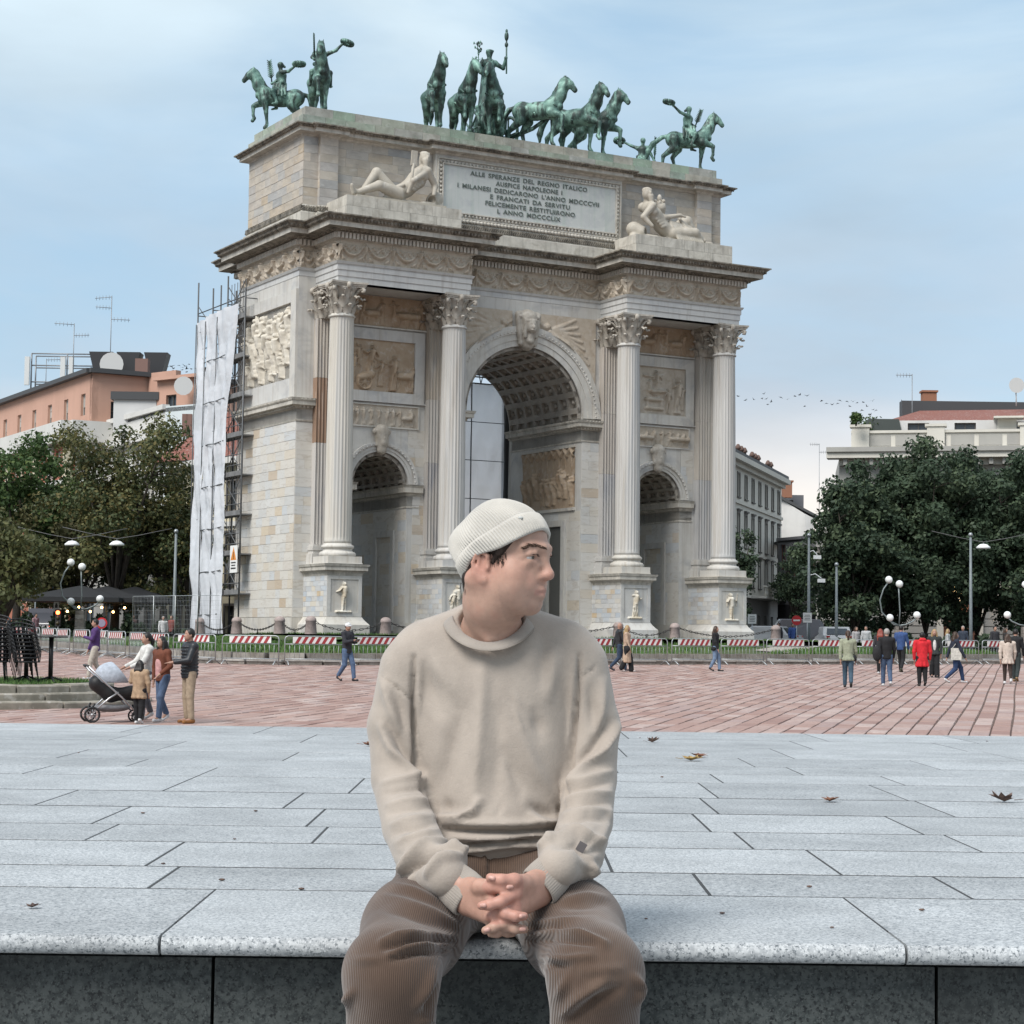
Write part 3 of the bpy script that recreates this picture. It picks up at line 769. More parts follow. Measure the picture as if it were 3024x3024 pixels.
def front_panels():
 for side, c0 in ((0, 4.25), (1, 19.75)):
  rr = random.Random(20+side)
  x0, x1 = c0-1.71, c0+1.71
  mb = MB(); frame_box(mb, x0, x1, 11.38, 13.8, 0, .5, .14)
  mb.box2((x0-.75, -.1, 10.88), (x1+.75, 0, 10.95)); mb.build('panel_surround', M_MAR, arch)
  R = Relief(3.42, 2.42, .03)
  if side == 0:
   R.fig(1.05, .62, 1.6, rr, True, 1.3); R.st(.6, .62, 1.2, .8, .16, .2, .5)
   for k in range(8):
    a = PI*k/4; R.st(.85, .42, .85+.3*math.cos(a), .42+.3*math.sin(a), .035, .03, 1.2)
   th = np.linspace(0, 2*PI, 25); R.path([(.85+.34*math.cos(t), .42+.34*math.sin(t)) for t in th], .05, 1.4)
   R.horse(2.9, .2, 1.0, .55); R.fig(2.25, .05, 1.75, rr, True, 1.3); R.fig(1.65, .25, 1.3, rr, True, .8); R.fig(.25, .4, 1.4, rr, None, .9); R.fig(3.2, .05, 1.3, rr, True, .9); R.fig(.55, 1.1, 1.1, rr, None, .7); R.path([(1.3, 1.6), (1.8, 1.35), (2.3, 1.3)], .03, 1.4)
  else:
   R.fig(.5, .1, 1.6, rr, True, 1.2); R.fig(2.9, .1, 1.85, rr, True, 1.3); R.fig(1.6, .95, 1.35, rr, True, 1.3); R.fig(2.35, .1, 1.3, rr, None, 1.1)
   R.st(1.05, .3, 2.0, .3, .1, .1, .8); R.st(1.05, .75, 2.0, .75, .09, .09, .9); R.st(1.1, .3, 1.1, .75, .07, .07, .9); R.st(1.95, .3, 1.95, .75, .07, .07, .9); R.st(1.3, 1.15, 2.2, 1.2, .11, .08, 1.2); R.st(.9, 1.95, 1.5, 1.9, .05, .05, 1.4); R.fig(.2, .2, 1.4, rr, True, .7); R.fig(3.2, .3, 1.3, rr, True, .8); R.fig(1.25, .8, 1.1, rr, None, .8)
  R.build('battle_relief', M_RELO if side == 0 else M_REL, arch, (x0, -.01, 11.38), 0, 1.1, seed=side)
  R = Relief(3.9, .98, .03); x = .15
  while x < 3.8: 
   R.fig(x, .05, .84, rr, None, 1.1) if rr.random() < .75 else R.horse(x, .05, .6, 1.)
   x += rr.uniform(.26, .42)
  R.build('frieze_relief', M_REL, arch, (c0-1.95, -.02, 9.76), 0, .9, seed=3+side)
  mb = MB(); frame_box(mb, c0-1.95, c0+1.95, 9.76, 10.74, 0, .06, .08); mb.build('panel_moulding', M_MAR, arch)
  R = Relief(4.6, 1.42, .035); x = .2
  while x < 4.4:
   R.horse(x, .05, .85, 1.) if rr.random() < .55 else R.fig(x, .05, 1.25, rr, None, 1.1)
   x += rr.uniform(.4, .62)
  R.build('battle_frieze', M_RELO, arch, (c0-2.3, -.02, 14.46), 0, .9, seed=5+side)
  mb = MB(); mb.box2((c0-2.3, -.12, 14.38), (c0+2.3, 0, 14.45)); mb.build('panel_moulding', M_MAR, arch)
  S = SDF(); z = 8.55
  S.ell((c0, -.28, z+.62), (.24, .22, .3)); S.ell((c0, -.34, z+.42), (.17, .2, .24)); S.ell((c0, -.5, z+.6), (.04, .07, .1)); S.ell((c0, -.3, z+.85), (.3, .2, .14))
  S.cap((c0, -.2, z+.1), (c0, -.2, z+.95), .24, .36); S.cap((c0-.3, -.2, z+.95), (c0+.3, -.2, z+.95), .17)
  for q in (-1, 1): S.cap((c0+q*.2, -.3, z+.8), (c0+q*.26, -.25, z+.3), .08)
  mesh_obj('keystone', S.mesh('keystone', .035), M_CAP, arch)
 S = SDF()
 S.cap((12, -.2, 14.3), (12, -.2, 15.5), .34, .5, .05); S.cap((11.48, -.28, 15.74), (12.52, -.28, 15.74), .15, k=.02); S.cap((11.5, -.4, 15.6), (12.5, -.4, 15.6), .1, k=.02); S.cap((11.42, -.3, 15.7), (11.62, -.25, 14.3), .14); S.cap((12.58, -.3, 15.7), (12.38, -.25, 14.3), .14)
 S.ell((12, -.62, 15.1), (.27, .26, .36)); S.ell((12, -.88, 15.05), (.05, .08, .12)); S.ell((12, -.58, 15.36), (.3, .24, .13)); S.cap((12, -.55, 14.8), (12, -.45, 14.45), .13, .26); S.cap((11.9, -.84, 14.9), (12.1, -.84, 14.9), .035, k=.02)
 for q in (-1, 1): S.ell((12+q*.1, -.86, 15.15), (.06, .05, .03), k=.02, op=-1); S.cap((12+q*.12, -.5, 15.3), (12+q*.36, -.5, 14.8), .07, k=.02); S.cap((12+q*.28, -.58, 15.4), (12+q*.3, -.55, 14.6), .09)
 mesh_obj('keystone', S.mesh('keystone', .04), M_CAP, arch)
 for q in (-1, 1):
  R = Relief(3.4, 3.6, .035); f = lambda x: x if q > 0 else 3.4-x
  def st(a, b, c, d, r0, r1=None, h=1.): R.st(f(a), b, f(c), d, r0, r1, h)
  st(.6, 2.7, 1.5, 2.1, .17, .28, 1.2); st(.42, 2.95, .5, 3.0, .16, .16, 1.3); st(1.5, 2.1, 2.2, 1.4, .3, .2, 1.1); st(2.2, 1.4, 2.75, .55, .2, .1, 1.1); st(1.55, 1.95, 2.0, 1.1, .22, .14); st(2., 1.1, 2.55, .3, .14, .08)
  for k in range(7): st(.8+.1*k, 2.85-.05*k, 2.1+.13*k, 3.45-.36*k, .13, .07, .7)
  st(.6, 2.75, .05, 3.1, .1, .07); st(.05, 3.1, -.2, 3.3, .07, .05); st(.8, 2.5, .3, 2.3, .09, .07); st(1.2, 2.4, -.2, 2.9, .05, .05, 1.5)
  for k in range(6): st(1.6+.12*k, 2.0-.2*k, 2.5+.08*k, 1.5-.28*k, .07, .05, .8)
  x0 = 12.75 if q > 0 else 12-.75-3.4
  R.build('winged_victory', M_REL, arch, (x0, -.06, 12.28), 0, .42, keep=lambda X, Z, x0=x0: (np.hypot(X+x0-12, Z+12.28-10.88) > 4.22) & (np.abs(X+x0-12) < 4.05), seed=9)
 rr = random.Random(5); R = Relief(5.54, 3.5, .035)
 for i in range(7): R.fig(.4+.8*i+rr.uniform(-.1, .1), 1.25+rr.uniform(0, .3), 1.9, rr, True, 1.0)
 for i in range(7): R.fig(.4+.78*i+rr.uniform(-.15, .15), .3+rr.uniform(0, .6), 2.0, rr, None, 1.3, .05)
 for i in range(4): R.fig(.8+1.25*i, .08, 1.25, rr, True, 1.5, .12)
 R.st(4.1, 2.6, 5.1, 3.35, .12, .07, 1.2); R.st(4.2, 2.5, 5.2, 2.95, .12, .07, 1.2)
 R.build('crowd_relief', m_marble('pale_relief', [(.58, .54, .46), (.56, .51, .43)], dirt=.2, dirtc=(.3, .23, .16), sc=(1, 1, 1)), arch, (.0, 6.17, 11.75), -PI/2, .8, seed=2)
 R = Relief(5.2, 3.0, .04); rr = random.Random(8)
 for i in range(9): R.fig(.35+.56*i, .1+rr.uniform(0, .45), 1.5, rr, None, 1.2)
 for i in range(9): R.path([(.6*i, 2.95), (.6*i+.3, 2.6), (.6*i+.6, 2.95)], .08); R.st(.6*i, 2.9, .6*i+.08, 1.9, .05, .03, .7)
 R.build('curtain_relief', M_RELO, arch, (15.285, 5.75, 6.5), -PI/2, .9, seed=4)
 mb = MB()
 for a, b in (((15.2, .54, 6.35), (15.31, 5.75, 6.5)), ((15.2, .54, 9.5), (15.31, 5.75, 9.6))): mb.box2(a, b)
 mb.build('relief_moulding', M_MAR, arch); mb = MB()
 for a, b in (((15.14, 1.3, .3), (15.31, 1.64, 5.9)), ((15.14, 2.9, .3), (15.31, 3.24, 5.9)), ((15.14, 1.64, 5.6), (15.31, 2.9, 5.9))): mb.box2(a, b)
 mb.build('door_surround', M_MAR, arch)
 mb = MB(); mb.box2((15.27, 1.64, .3), (15.30, 2.9, 5.6)); mb.build('door_leaf', mat('dark_door', (.1, .1, .09), .7), arch)
 for cx, r, zs in (OPEN[0], OPEN[2]):
  mb = MB(); x = cx+r
  for a, b in (((x-.1, 1.2, .2), (x, 1.5, 5.0)), ((x-.1, 3.1, .2), (x, 3.4, 5.0)), ((x-.1, 1.5, 4.7), (x, 3.1, 5.0))): mb.box2(a, b)
  mb.build('door_surround', M_MAR, arch)
front_panels()

# ---- pedestals
def pedestals():
 for i, x in enumerate(XC):
  root = empty('pedestal', (x, 0, 0)); root.parent = arch
  hw = .85; yf = -2.66
  mb = MB(); mb.box2((-hw+.04, yf+.04, .4), (hw-.04, .0, 2.9)); mb.build('die', M_MAR, root)
  path = [(-hw, .0), (-hw, yf), (hw, yf), (hw, .0)]
  mb = MB(); sweep(mb, path, [(.28, -.6), (.28, .44), (.26, .46), (.12, .62), (.05, .72), (.02, .78), (-.06, .8)], closed=False); mb.build('plinth', M_MAR, root)
  mb = MB(); sweep(mb, path, [(0, 2.62), (.03, 2.72), (.08, 2.8), (.2, 2.86), (.2, 3.02), (.24, 3.04), (.27, 3.14), (-.3, 3.16)], closed=False)
  mb.poly([(-hw-.27, yf-.27, 3.145), (hw+.27, yf-.27, 3.145), (hw+.27, 0, 3.145), (-hw-.27, 0, 3.145)]); mb.build('cornice', M_CORL, root)
  mb = MB(); mb.box2((-.86, -2.68, 3.165), (.86, 0, 3.2)); mb.build('cap_slab', M_MAR, root)
  ashlar((-hw+.04, 0, .8), -PI/2, 2.6, 1.82, .23, .5, M_PEDB, 'block_courses', False, .04, root)
  ashlar((hw-.04, yf+.06, .8), PI/2, 2.6, 1.82, .23, .5, M_PEDB, 'block_courses', False, .04, root)
  mb = MB(); mb.cur = .3
  for a, b in (((-hw, yf, .8), (-hw+.17, yf+.06, 2.62)), ((hw-.17, yf, .8), (hw, yf+.06, 2.62)), ((-hw+.17, yf, 2.46), (hw-.17, yf+.06, 2.62)), ((-hw+.17, yf, .8), (hw-.17, yf+.06, .98))): mb.box2(a, b)
  mb.build('panel_frame', M_MAR, root)
  R = Relief(1.36, 1.48, .02); rr = random.Random(40+i)
  R.fig(.66, .06, 1.36, rr, i in (1, 2), 1.25); R.st(.3, .03, 1.0, .03, .06, .06, 1)
  if i == 1: R.fig(.35, .06, 1.1, rr, True, 1.); R.fig(1.0, .06, 1.2, rr, True, 1.)
  R.build('figure_relief', mat('white_relief', (.62, .59, .52), .6, (.52, .45, .34), 2.2), root, (-.68, yf+.045, .98), 0, 1., seed=i)
pedestals()

# ---- entablature
FP = -2.46
PLAN = [(0, 0), (.815, 0), (.815, FP), (7.68, FP), (7.68, 0), (16.32, 0), (16.32, FP), (23.185, FP), (23.185, 0), (24, 0)]
PLAN = PLAN+[(24-x, D_-y) for x, y in PLAN]
def along(path, step, fn, closed=True, inset=0.):
 n = len(path); ms = offset_path(path, closed)
 for i in range(n if closed else n-1):
  j = (i+1) % n
  p = Vector(path[i])+ms[i]*inset; q = Vector(path[j])+ms[j]*inset; d = q-p; L = d.length
  if L < step: continue
  d.normalize(); k = max(1, int(L/step))
  for a in range(k): fn(p+d*((a+.5)*L/k), math.atan2(d.y, d.x), L/k)
def entablature():
 mb = MB(); sweep(mb, PLAN, [(-.6, 15.9), (-.06, 15.9), (-.06, 16.16), (-.02, 16.18), (-.02, 16.44), (.02, 16.46), (.02, 16.7), (.07, 16.72), (.12, 16.83), (-.03, 16.84)])
 for a, b in (((.75, FP+.05, 15.9), (7.74, 0, 15.95)), ((16.26, FP+.05, 15.9), (23.245, 0, 15.95))): mb.box2(a, b)
 mb.build('architrave', M_ARCHI, arch)
 mb = MB(); sweep(mb, PLAN, [(-.03, 16.84), (-.03, 17.82)]); mb.build('frieze_ground', M_REL, arch)
 mb = MB(); sweep(mb, PLAN, [(-.03, 17.80), (.04, 17.83), (.08, 17.86), (.08, 18.1), (.16, 18.12), (.16, 18.15)]); mb.build('bed_moulding', M_CORL, arch)
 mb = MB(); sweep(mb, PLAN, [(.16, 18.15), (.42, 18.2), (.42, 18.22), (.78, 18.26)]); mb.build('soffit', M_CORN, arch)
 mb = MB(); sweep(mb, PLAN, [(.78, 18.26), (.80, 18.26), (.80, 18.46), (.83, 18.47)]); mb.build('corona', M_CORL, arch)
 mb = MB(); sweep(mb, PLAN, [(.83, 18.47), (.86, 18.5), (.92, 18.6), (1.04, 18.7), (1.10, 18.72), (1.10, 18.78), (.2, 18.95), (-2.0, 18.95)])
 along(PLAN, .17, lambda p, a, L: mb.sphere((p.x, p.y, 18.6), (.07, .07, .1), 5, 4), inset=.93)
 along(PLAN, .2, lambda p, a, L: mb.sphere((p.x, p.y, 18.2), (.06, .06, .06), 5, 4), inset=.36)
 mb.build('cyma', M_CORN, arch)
 mb = MB(); along(PLAN, .185, lambda p, a, L: mb.box((p.x, p.y, 17.98), (L*.62, .16, .24), a), inset=.16)
 o = mb.build('dentils', m_marble('dentil_marble', [(.58, .55, .49), (.55, .5, .43)], dirt=.3, sc=(1, 1, 1)), arch, kind='stuff')
 def swag(L, o, ang, seed):
  R = Relief(L, .98, .028); rr = random.Random(seed); k = max(1, round(L/1.42)); w = L/k
  for i in range(k+1):
   x = min(max(i*w, .14), L-.14); R.fig(x, .06, .86, rr, False, 1.9, .015)
  for i in range(k):
   c = (i+.5)*w; pts = []
   for t in np.linspace(-1, 1, 15):
    x = c+t*(w/2-.14); z = .30+.42*t*t; pts.append((x, z)); R.st(x+rr.uniform(-.02, .02), z+rr.uniform(-.02, .02), x+.01, z, .05+.035*(1-abs(t)), None, 1.3)
   for t in np.linspace(-.7, .7, 7): R.st(c+t*w*.3, .62+.1*math.sin(t*7), c+t*w*.3+.08, .75, .06, .03, .8)
   for t in (-.33, .33): R.st(c+t*w, .2, c+t*w*.7, .12, .07, .05, .8); R.st(c+t*w, .12, c+t*w*1.2, .3, .05, .03, .8)
  R.build('garland_frieze', M_REL, arch, o, ang, .95, seed=seed)
 z = 16.845; y = FP+.025
 swag(6.86, (.817, y, z), 0, 1); swag(6.86, (16.322, y, z), 0, 2); swag(8.64, (7.68, -.004, z), 0, 3); swag(D_, (-.004, D_, z), -PI/2, 4)
 swag(-FP, (.84, 0, z), -PI/2, 5); swag(-FP, (16.345, 0, z), -PI/2, 6); swag(.8, (.01, -.004, z), 0, 7)
entablature()

# ---- attic
def attic():
 mb = MB(); mb.box2((.24, .24, 18.6), (23.76, 6.82, 23.2)); mb.build('attic_core', M_ATT, arch)
 AP = [(.2, .2), (.93, .2), (.93, -.02), (1.84, -.02), (1.84, .2), (6.9, .2), (6.9, -.12), (17.49, -.12), (17.49, .2), (22.16, .2), (22.16, -.02), (23.07, -.02), (23.07, .2), (23.8, .2), (23.8, 6.86), (.2, 6.86)]
 mb = MB(); sweep(mb, AP, [(.2, 18.7), (.2, 19.45), (.1, 19.5), (.0, 19.86)]); mb.build('attic_base', M_CORL, arch)
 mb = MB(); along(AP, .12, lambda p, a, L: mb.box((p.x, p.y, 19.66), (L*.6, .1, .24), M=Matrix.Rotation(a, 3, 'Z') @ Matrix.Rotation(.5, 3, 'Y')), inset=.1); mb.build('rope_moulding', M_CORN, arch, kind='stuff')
 ashlar((1.84, .24, 19.86), 0, 5.06, 3.24, .41, 1.2, M_ATT, 'attic_courses', False, .03); ashlar((17.49, .24, 19.86), 0, 4.67, 3.24, .41, 1.2, M_ATT, 'attic_courses', False, .03)
 ashlar((.2, .24, 19.86), 0, .73, 3.24, .41, .8, M_ATT, 'attic_courses', False, .035); ashlar((23.07, .24, 19.86), 0, .73, 3.24, .41, .8, M_ATT, 'attic_courses', False, .035)
 for x in (.93, 22.16): ashlar((x, .02, 19.86), 0, .91, 3.24, .41, 1.5, M_ATT, 'attic_pilaster', False, .04); ashlar((x, .24, 19.86), -PI/2, .26, 3.24, .41, 1.5, M_ATT, 'attic_pilaster', False, .01)
 mb = MB(); mb.box2((6.9, -.1, 18.9), (17.49, .24, 23.2)); mb.build('inscription_block', M_MAR, arch)
 mb = MB(); frame_box(mb, 7.3, 17.1, 20.35, 22.62, -.1, .06, .1)
 x = 7.2
 for z in (22.74, 20.22):
  x = 7.14
  while x < 17.3: mb.sphere((x, -.14, z), (.07, .06, .09), 6, 4); x += .2
 for x in (7.18, 17.22):
  z = 20.3
  while z < 22.8: mb.sphere((x, -.14, z), (.07, .06, .08), 6, 4); z += .2
 frame_box(mb, 7.06, 17.34, 20.1, 22.86, -.1, .05, .08); mb.build('inscription_frame', M_CORL, arch)
 mb = MB(); x = 6.95
 while x < 17.45: mb.sphere((x, -.15, 19.95), (.14, .1, .1), 6, 4); x += .19
 mb.build('laurel_moulding', M_CORL, arch)
 mp = m_marble('inscription_marble', [(.5, .52, .5), (.52, .53, .53)], vein=(.36, .37, .4), vs_=.8, sc=(1, 1, 1), streak=.55, dirtc=(.3, .4, .33))
 mb = MB(); mb.box2((7.3, -.12, 20.35), (17.1, -.09, 22.62)); mb.build('inscription_slab', mp, arch)
 mtx = mat('bronze_letters', (.12, .145, .13), .6)
 def line(t, x0, x1, z, h):
  cu = bpy.data.curves.new('lettering', 'FONT'); cu.body = t; cu.size = h*1.38; cu.extrude = .02; cu.offset = .003; cu.space_word = 1.5; cu.space_character = 1.12
  o = bpy.data.objects.new('lettering', cu); COL.objects.link(o); bpy.context.view_layer.update()
  me = bpy.data.meshes.new_from_object(o.evaluated_get(bpy.context.evaluated_depsgraph_get())); bpy.data.objects.remove(o)
  w = max(v.co.x for v in me.vertices); b = mesh_obj('lettering', me, mtx, arch); b.parent = arch
  b.location = (x0, -.135, z-h/2); b.rotation_euler = (PI/2, 0, 0); b.scale = ((x1-x0)/w, 1, 1)
 for t, a, b_, z in (('ALLE SPERANZE DEL REGNO ITALICO', 8.78, 15.4, 22.36), ('AUSPICE NAPOLEONE I', 10.2, 13.95, 22.03), ("I MILANESI DEDICARONO L'ANNO MDCCCVII", 8.06, 16.1, 21.69), ('E FRANCATI DA SERVITU', 9.86, 14.4, 21.35), ('FELICEMENTE RESTITUIRONO', 9.6, 14.7, 21.01), ('L ANNO MDCCCLIX', 10.27, 13.86, 20.68)): line(t, a, b_, z, .22)
 line('ARCHITETTO  CAGNOLA', 10.28, 14.23, 19.66, .16)
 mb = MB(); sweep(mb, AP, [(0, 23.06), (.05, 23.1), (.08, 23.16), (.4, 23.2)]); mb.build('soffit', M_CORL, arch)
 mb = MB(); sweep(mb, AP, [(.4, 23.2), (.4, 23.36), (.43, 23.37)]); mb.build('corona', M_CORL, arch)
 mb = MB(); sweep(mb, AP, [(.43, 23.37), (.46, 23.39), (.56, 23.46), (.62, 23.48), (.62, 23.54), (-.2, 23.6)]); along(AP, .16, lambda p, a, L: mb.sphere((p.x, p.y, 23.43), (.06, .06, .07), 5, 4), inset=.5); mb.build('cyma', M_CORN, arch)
 mb = MB()
 for z0, z1, q in ((23.5, 24.06, .0), (24.06, 24.52, .22)):
  x = .1+q
  mb.box2((.15+q, .25+q, z0), (23.85-q, 6.8-q, z1-.01))
  while x < 23.9-q:
   L = min(ar.uniform(.9, 1.6), 23.9-q-x); mb.cur = ar.uniform(.01, 1); mb.box2((x, .2+q, z0), (x+L-.012, .6+q, z1)); x += L
  y = .62+q
  while y < 6.9-q:
   L = min(ar.uniform(.9, 1.6), 6.9-q-y); mb.cur = ar.uniform(.01, 1); mb.box2((.1+q, y, z0), (.5+q, y+L-.012, z1)); mb.box2((23.5-q, y, z0), (23.9-q, y+L-.012, z1)); y += L
 mb.build('top_courses', M_GRN, arch, kind='stuff')
 for x0, x1 in ((1.31, 7.24), (17.0, 22.83)):
  mb = MB(); mb.cur = .2; mb.box2((x0+.05, -2.15, 18.8), (x1-.05, .2, 19.2)); x = x0
  for z0, z1 in ((18.85, 19.5), (19.5, 19.98)):
   x = x0
   while x < x1-.01:
    L = min(ar.uniform(1.2, 2.0), x1-x); mb.cur = ar.uniform(.01, 1); mb.box2((x, -2.2, z0), (x+L-.012, .15, z1-.008)); x += L
  mb.build('statue_plinth', M_CORL, arch)
attic()
# ------------------------------------------------------------------ bronze and marble statues on the arch
def m_bronze():
 m, nt, b = new_mat('verdigris_bronze'); v, s = ncoord(nt)
 v2, _ = ncoord(nt, (1.5, 1.5, .5))
 col = nmix(nt, (.05, .105, .09), (.20, .345, .29), nmap(nt, nnoise(nt, v, 2.2, 6, .6), .42, .6))
 col = nmix(nt, col, (.025, .04, .036), nmap(nt, nnoise(nt, v2, 2.9, 6, .62), .46, .58, 0, .95))
 setc(nt, b, col); b.inputs['Roughness'].default_value = .55; b.inputs['Metallic'].default_value = .25
 nbump(nt, b, nnoise(nt, v, 8, 4), .3, .03); return m
M_BRZ = m_bronze()
M_STAT = m_marble('statue_marble', [(.44, .405, .345), (.42, .385, .325)], vein=(.4, .36, .3), dirt=.3, dirtc=(.16, .14, .11), sc=(1, 1, 1), streak=.2)
AMI = AM.inverted()
def loc_px(px, ly, z):
 """point of the arch's own frame at depth ly and height z that the photograph shows at column px"""
 o = AMI @ Vector((0, 0, EYE)); lo, hi = -10.0, 40.0
 for _ in range(50):
  m = (lo+hi)/2; w = A2W(m, ly, z); d = w.y*_cp+(w.z-EYE)*_sp; V = -w.y*_sp+(w.z-EYE)*_cp
  u = 1512+FOC*(w.x/d*_cr+V/d*_sr)
  if u < px: lo = m
  else: hi = m
 return lo
def horse_sdf(raised=1, turn=0., stretch=0., tail=0.):
 S = SDF(); k = .08
 S.ell((0, 0, 1.22), (.74, .29, .33), k=k); S.ell((.52, 0, 1.26), (.32, .28, .36), k=k); S.ell((-.58, 0, 1.27), (.37, .31, .34), k=k)
 ct, st = math.cos(turn), math.sin(turn)
 N = lambda f, z, y=0: (.62+f*ct-y*st, f*st+y*ct, z)
 S.chain([(.55, 0, 1.36), N(.2, 1.68), N(.36, 2.0), N(.42, 2.18)], [.30, .21, .155, .12], k=.07)
 S.chain([(.5, 0, 1.55), N(.08, 1.85), N(.24, 2.15), N(.36, 2.3)], [.1, .10, .09, .06], k=.04)
 for q in (-1, 1):
  for j in range(4): S.ell(N(.02+.09*j, 1.78+.14*j, q*.06), (.10, .05, .09), k=.02)
 S.chain([N(.40, 2.2), N(.56, 2.06), N(.74, 1.84)], [.13, .115, .08], k=.05); S.ell(N(.5, 2.02), (.12, .085, .14), k=.03); S.cap(N(.62, 1.9), N(.72, 1.78), .06, .05)
 for q in (-1, 1):
  S.cap(N(.38, 2.26, q*.07), N(.37, 2.42, q*.08), .045, .012, k=.02); S.ell(N(.53, 2.12, q*.095), (.035, .02, .025), k=.01); S.ell(N(.765, 1.84, q*.05), (.03, .02, .02), k=.01, op=-1)
 for q in (-1, 1):
  if q*raised > 0: pts = [(.55, q*.17, 1.1), (.86, q*.17, .98), (.98, q*.17, .92), (.98, q*.16, .58), (.93, q*.16, .46), (1.0, q*.16, .36)]
  else: pts = [(.55, q*.17, 1.1), (.52, q*.17, .8), (.5, q*.17, .6), (.46, q*.16, .22), (.47, q*.16, .13), (.54, q*.16, .03)]
  S.chain(pts, [.17, .105, .08, .055, .062, .075], k=.04)
  dx = -.22 if q*raised > 0 else .14
  pts = [(-.58, q*.17, 1.2), (-.48+dx*.3, q*.19, .92), (-.80+dx, q*.17, .56), (-.76+dx*1.35, q*.16, .2), (-.7+dx*1.4, q*.16, .12), (-.62+dx*1.4, q*.16, .03)]
  S.chain(pts, [.26, .17, .082, .058, .06, .075], k=.05)
 S.chain([(-.9, 0, 1.42), (-1.08, 0, 1.36), (-1.2-tail, 0, 1.1), (-1.24-tail*1.6, 0, .8), (-1.2-tail*2, 0, .5)], [.07, .085, .11, .11, .04], k=.04)
 S.ell((.86, 0, 1.3), (.06, .16, .12), k=.03)
 return S
def man_sdf(S, o, pose, H=1.8, R=None):
 """statue figure: pose gives the joints in metres relative to o"""
 P = lambda p: tuple(Vector(o)+Vector(p))
 j = pose; k = .05
 S.chain([P(j['pel']), P(j['waist']), P(j['chest'])], [.17, .155, .21], k=k); S.cap(P(Vector(j['sl'])), P(Vector(j['sr'])), .1, .1, k=k)
 S.cap(P(j['chest']), P(j['head']), .085, .075, k=.03)
 h = Vector(j['head']); S.ell(P(h+Vector((0, 0, .06))), (.105, .1, .135), k=.02); 
 for a in ('l', 'r'):
  if 'e'+a in j: S.chain([P(j['s'+a]), P(j['e'+a]), P(j['h'+a])], [.085, .062, .045], k=.03); S.ell(P(j['h'+a]), (.06, .06, .06), k=.02)
  if 'k'+a in j: S.chain([P(j['pel'] if 'p'+a not in j else j['p'+a]), P(j['k'+a]), P(j['f'+a])], [.14, .09, .055], k=.05)
  if 't'+a in j: S.cap(P(j['f'+a]), P(j['t'+a]), .055, .04, k=.03)
 return S
def wreath(c, r, n):
 mb = MB(); c = Vector(c); n = Vector(n).normalized(); a = n.orthogonal().normalized(); b = n.cross(a)
 pts = [c+(a*math.cos(t)+b*math.sin(t))*r for t in np.linspace(0, 2*PI, 17)]; mb.tube(pts, .06, 6)
 for t in np.linspace(0, 2*PI, 15): mb.sphere(tuple(c+(a*math.cos(t)+b*math.sin(t))*r), .09, 5, 4)
 return mb
def palm(p, q, w=.14):
 mb = MB(); p, q = Vector(p), Vector(q); d = (q-p); mb.tube([p, p+d*.5, q], [.03, .025, .01], 5); side = d.cross(Vector((.3, 1, 0))).normalized()
 for i in range(9):
  t = .25+.75*i/9; c = p+d*t
  for s_ in (-1, 1): mb.tube([c, c+d*.12+side*s_*w*(1-.4*t)], [.035, .012], 5)
 return mb
HM = {}
def heading(phi): return -PI/2+phi        # phi: 0 faces the photographer, + turns to the right of the picture
def horse_mesh(key, **kw):
 if key not in HM: HM[key] = horse_sdf(**kw).mesh('horse', .036)
 return HM[key]
def equestrian(px, ly, phi, rider, key, label, wr_side, scale=1.3, turn=0., dz=.12, dx=0):
 z = 24.52+dz; x = loc_px(px, ly, z+1.5)
 w = A2W(x, ly, z); root = empty('equestrian_statue', w, heading(phi)); root.scale = (scale,)*3
 tag(root, label, 'statue', 'winged riders on the corners of the arch')
 h = mesh_obj('horse', horse_mesh(key, **rider['horse']), M_BRZ, root)
 S = SDF(); a = rider['arm']; b = rider['other']
 pose = dict(pel=(-.08, 0, 1.62), waist=(-.07, 0, 1.85), chest=(-.04, 0, 2.08), head=(0, 0, 2.42), sl=(-.04, .2, 2.17), sr=(-.04, -.2, 2.17), kl=(.28, .33, 1.4), fl=(.1, .38, .95), kr=(.28, -.33, 1.4), fr=(.1, -.38, .95), tl=(.28, .4, .9), tr=(.28, -.4, .9))
 s1 = 1 if wr_side > 0 else -1
 pose['e'+('l' if s1 > 0 else 'r')] = a[0]; pose['h'+('l' if s1 > 0 else 'r')] = a[1]; pose['e'+('r' if s1 > 0 else 'l')] = b[0]; pose['h'+('r' if s1 > 0 else 'l')] = b[1]
 man_sdf(S, (0, 0, 0), pose)
 S.ell((0, 0, 2.52), (.12, .115, .11), k=.02); S.cap((-.11, 0, 2.48), (-.16, 0, 2.44), .05)
 for q in (-1, 1):
  for i in range(5): S.cap((-.2+.1*i, q*.12, 1.75), (-.2+.13*i, q*.34, 1.28-.05*(i % 2)), .06, .05, k=.02)
  for i in range(4): S.cap((-.1+.06*i, q*.14, 2.1), (-.12+.05*i, q*.15, 1.7), .035, .03, k=.02)
 S.cap((-.1, -.2, 1.8), (-.1, .2, 1.8), .08); 
 mesh_obj('rider', S.mesh('rider', .03), M_BRZ, root)
 wreath(a[2], .19, a[3]).build('wreath', M_BRZ, root)
 palm(b[1], b[2]).build('palm_branch', M_BRZ, root)
RB = dict(horse=dict(raised=1, turn=.15), arm=((-.25, .5, 2.2), (-.15, .78, 2.22), (-.1, .95, 2.24), (0, 0, 1)), other=((.12, -.32, 1.98), (.3, -.25, 1.85), (.42, -.3, 2.75)))
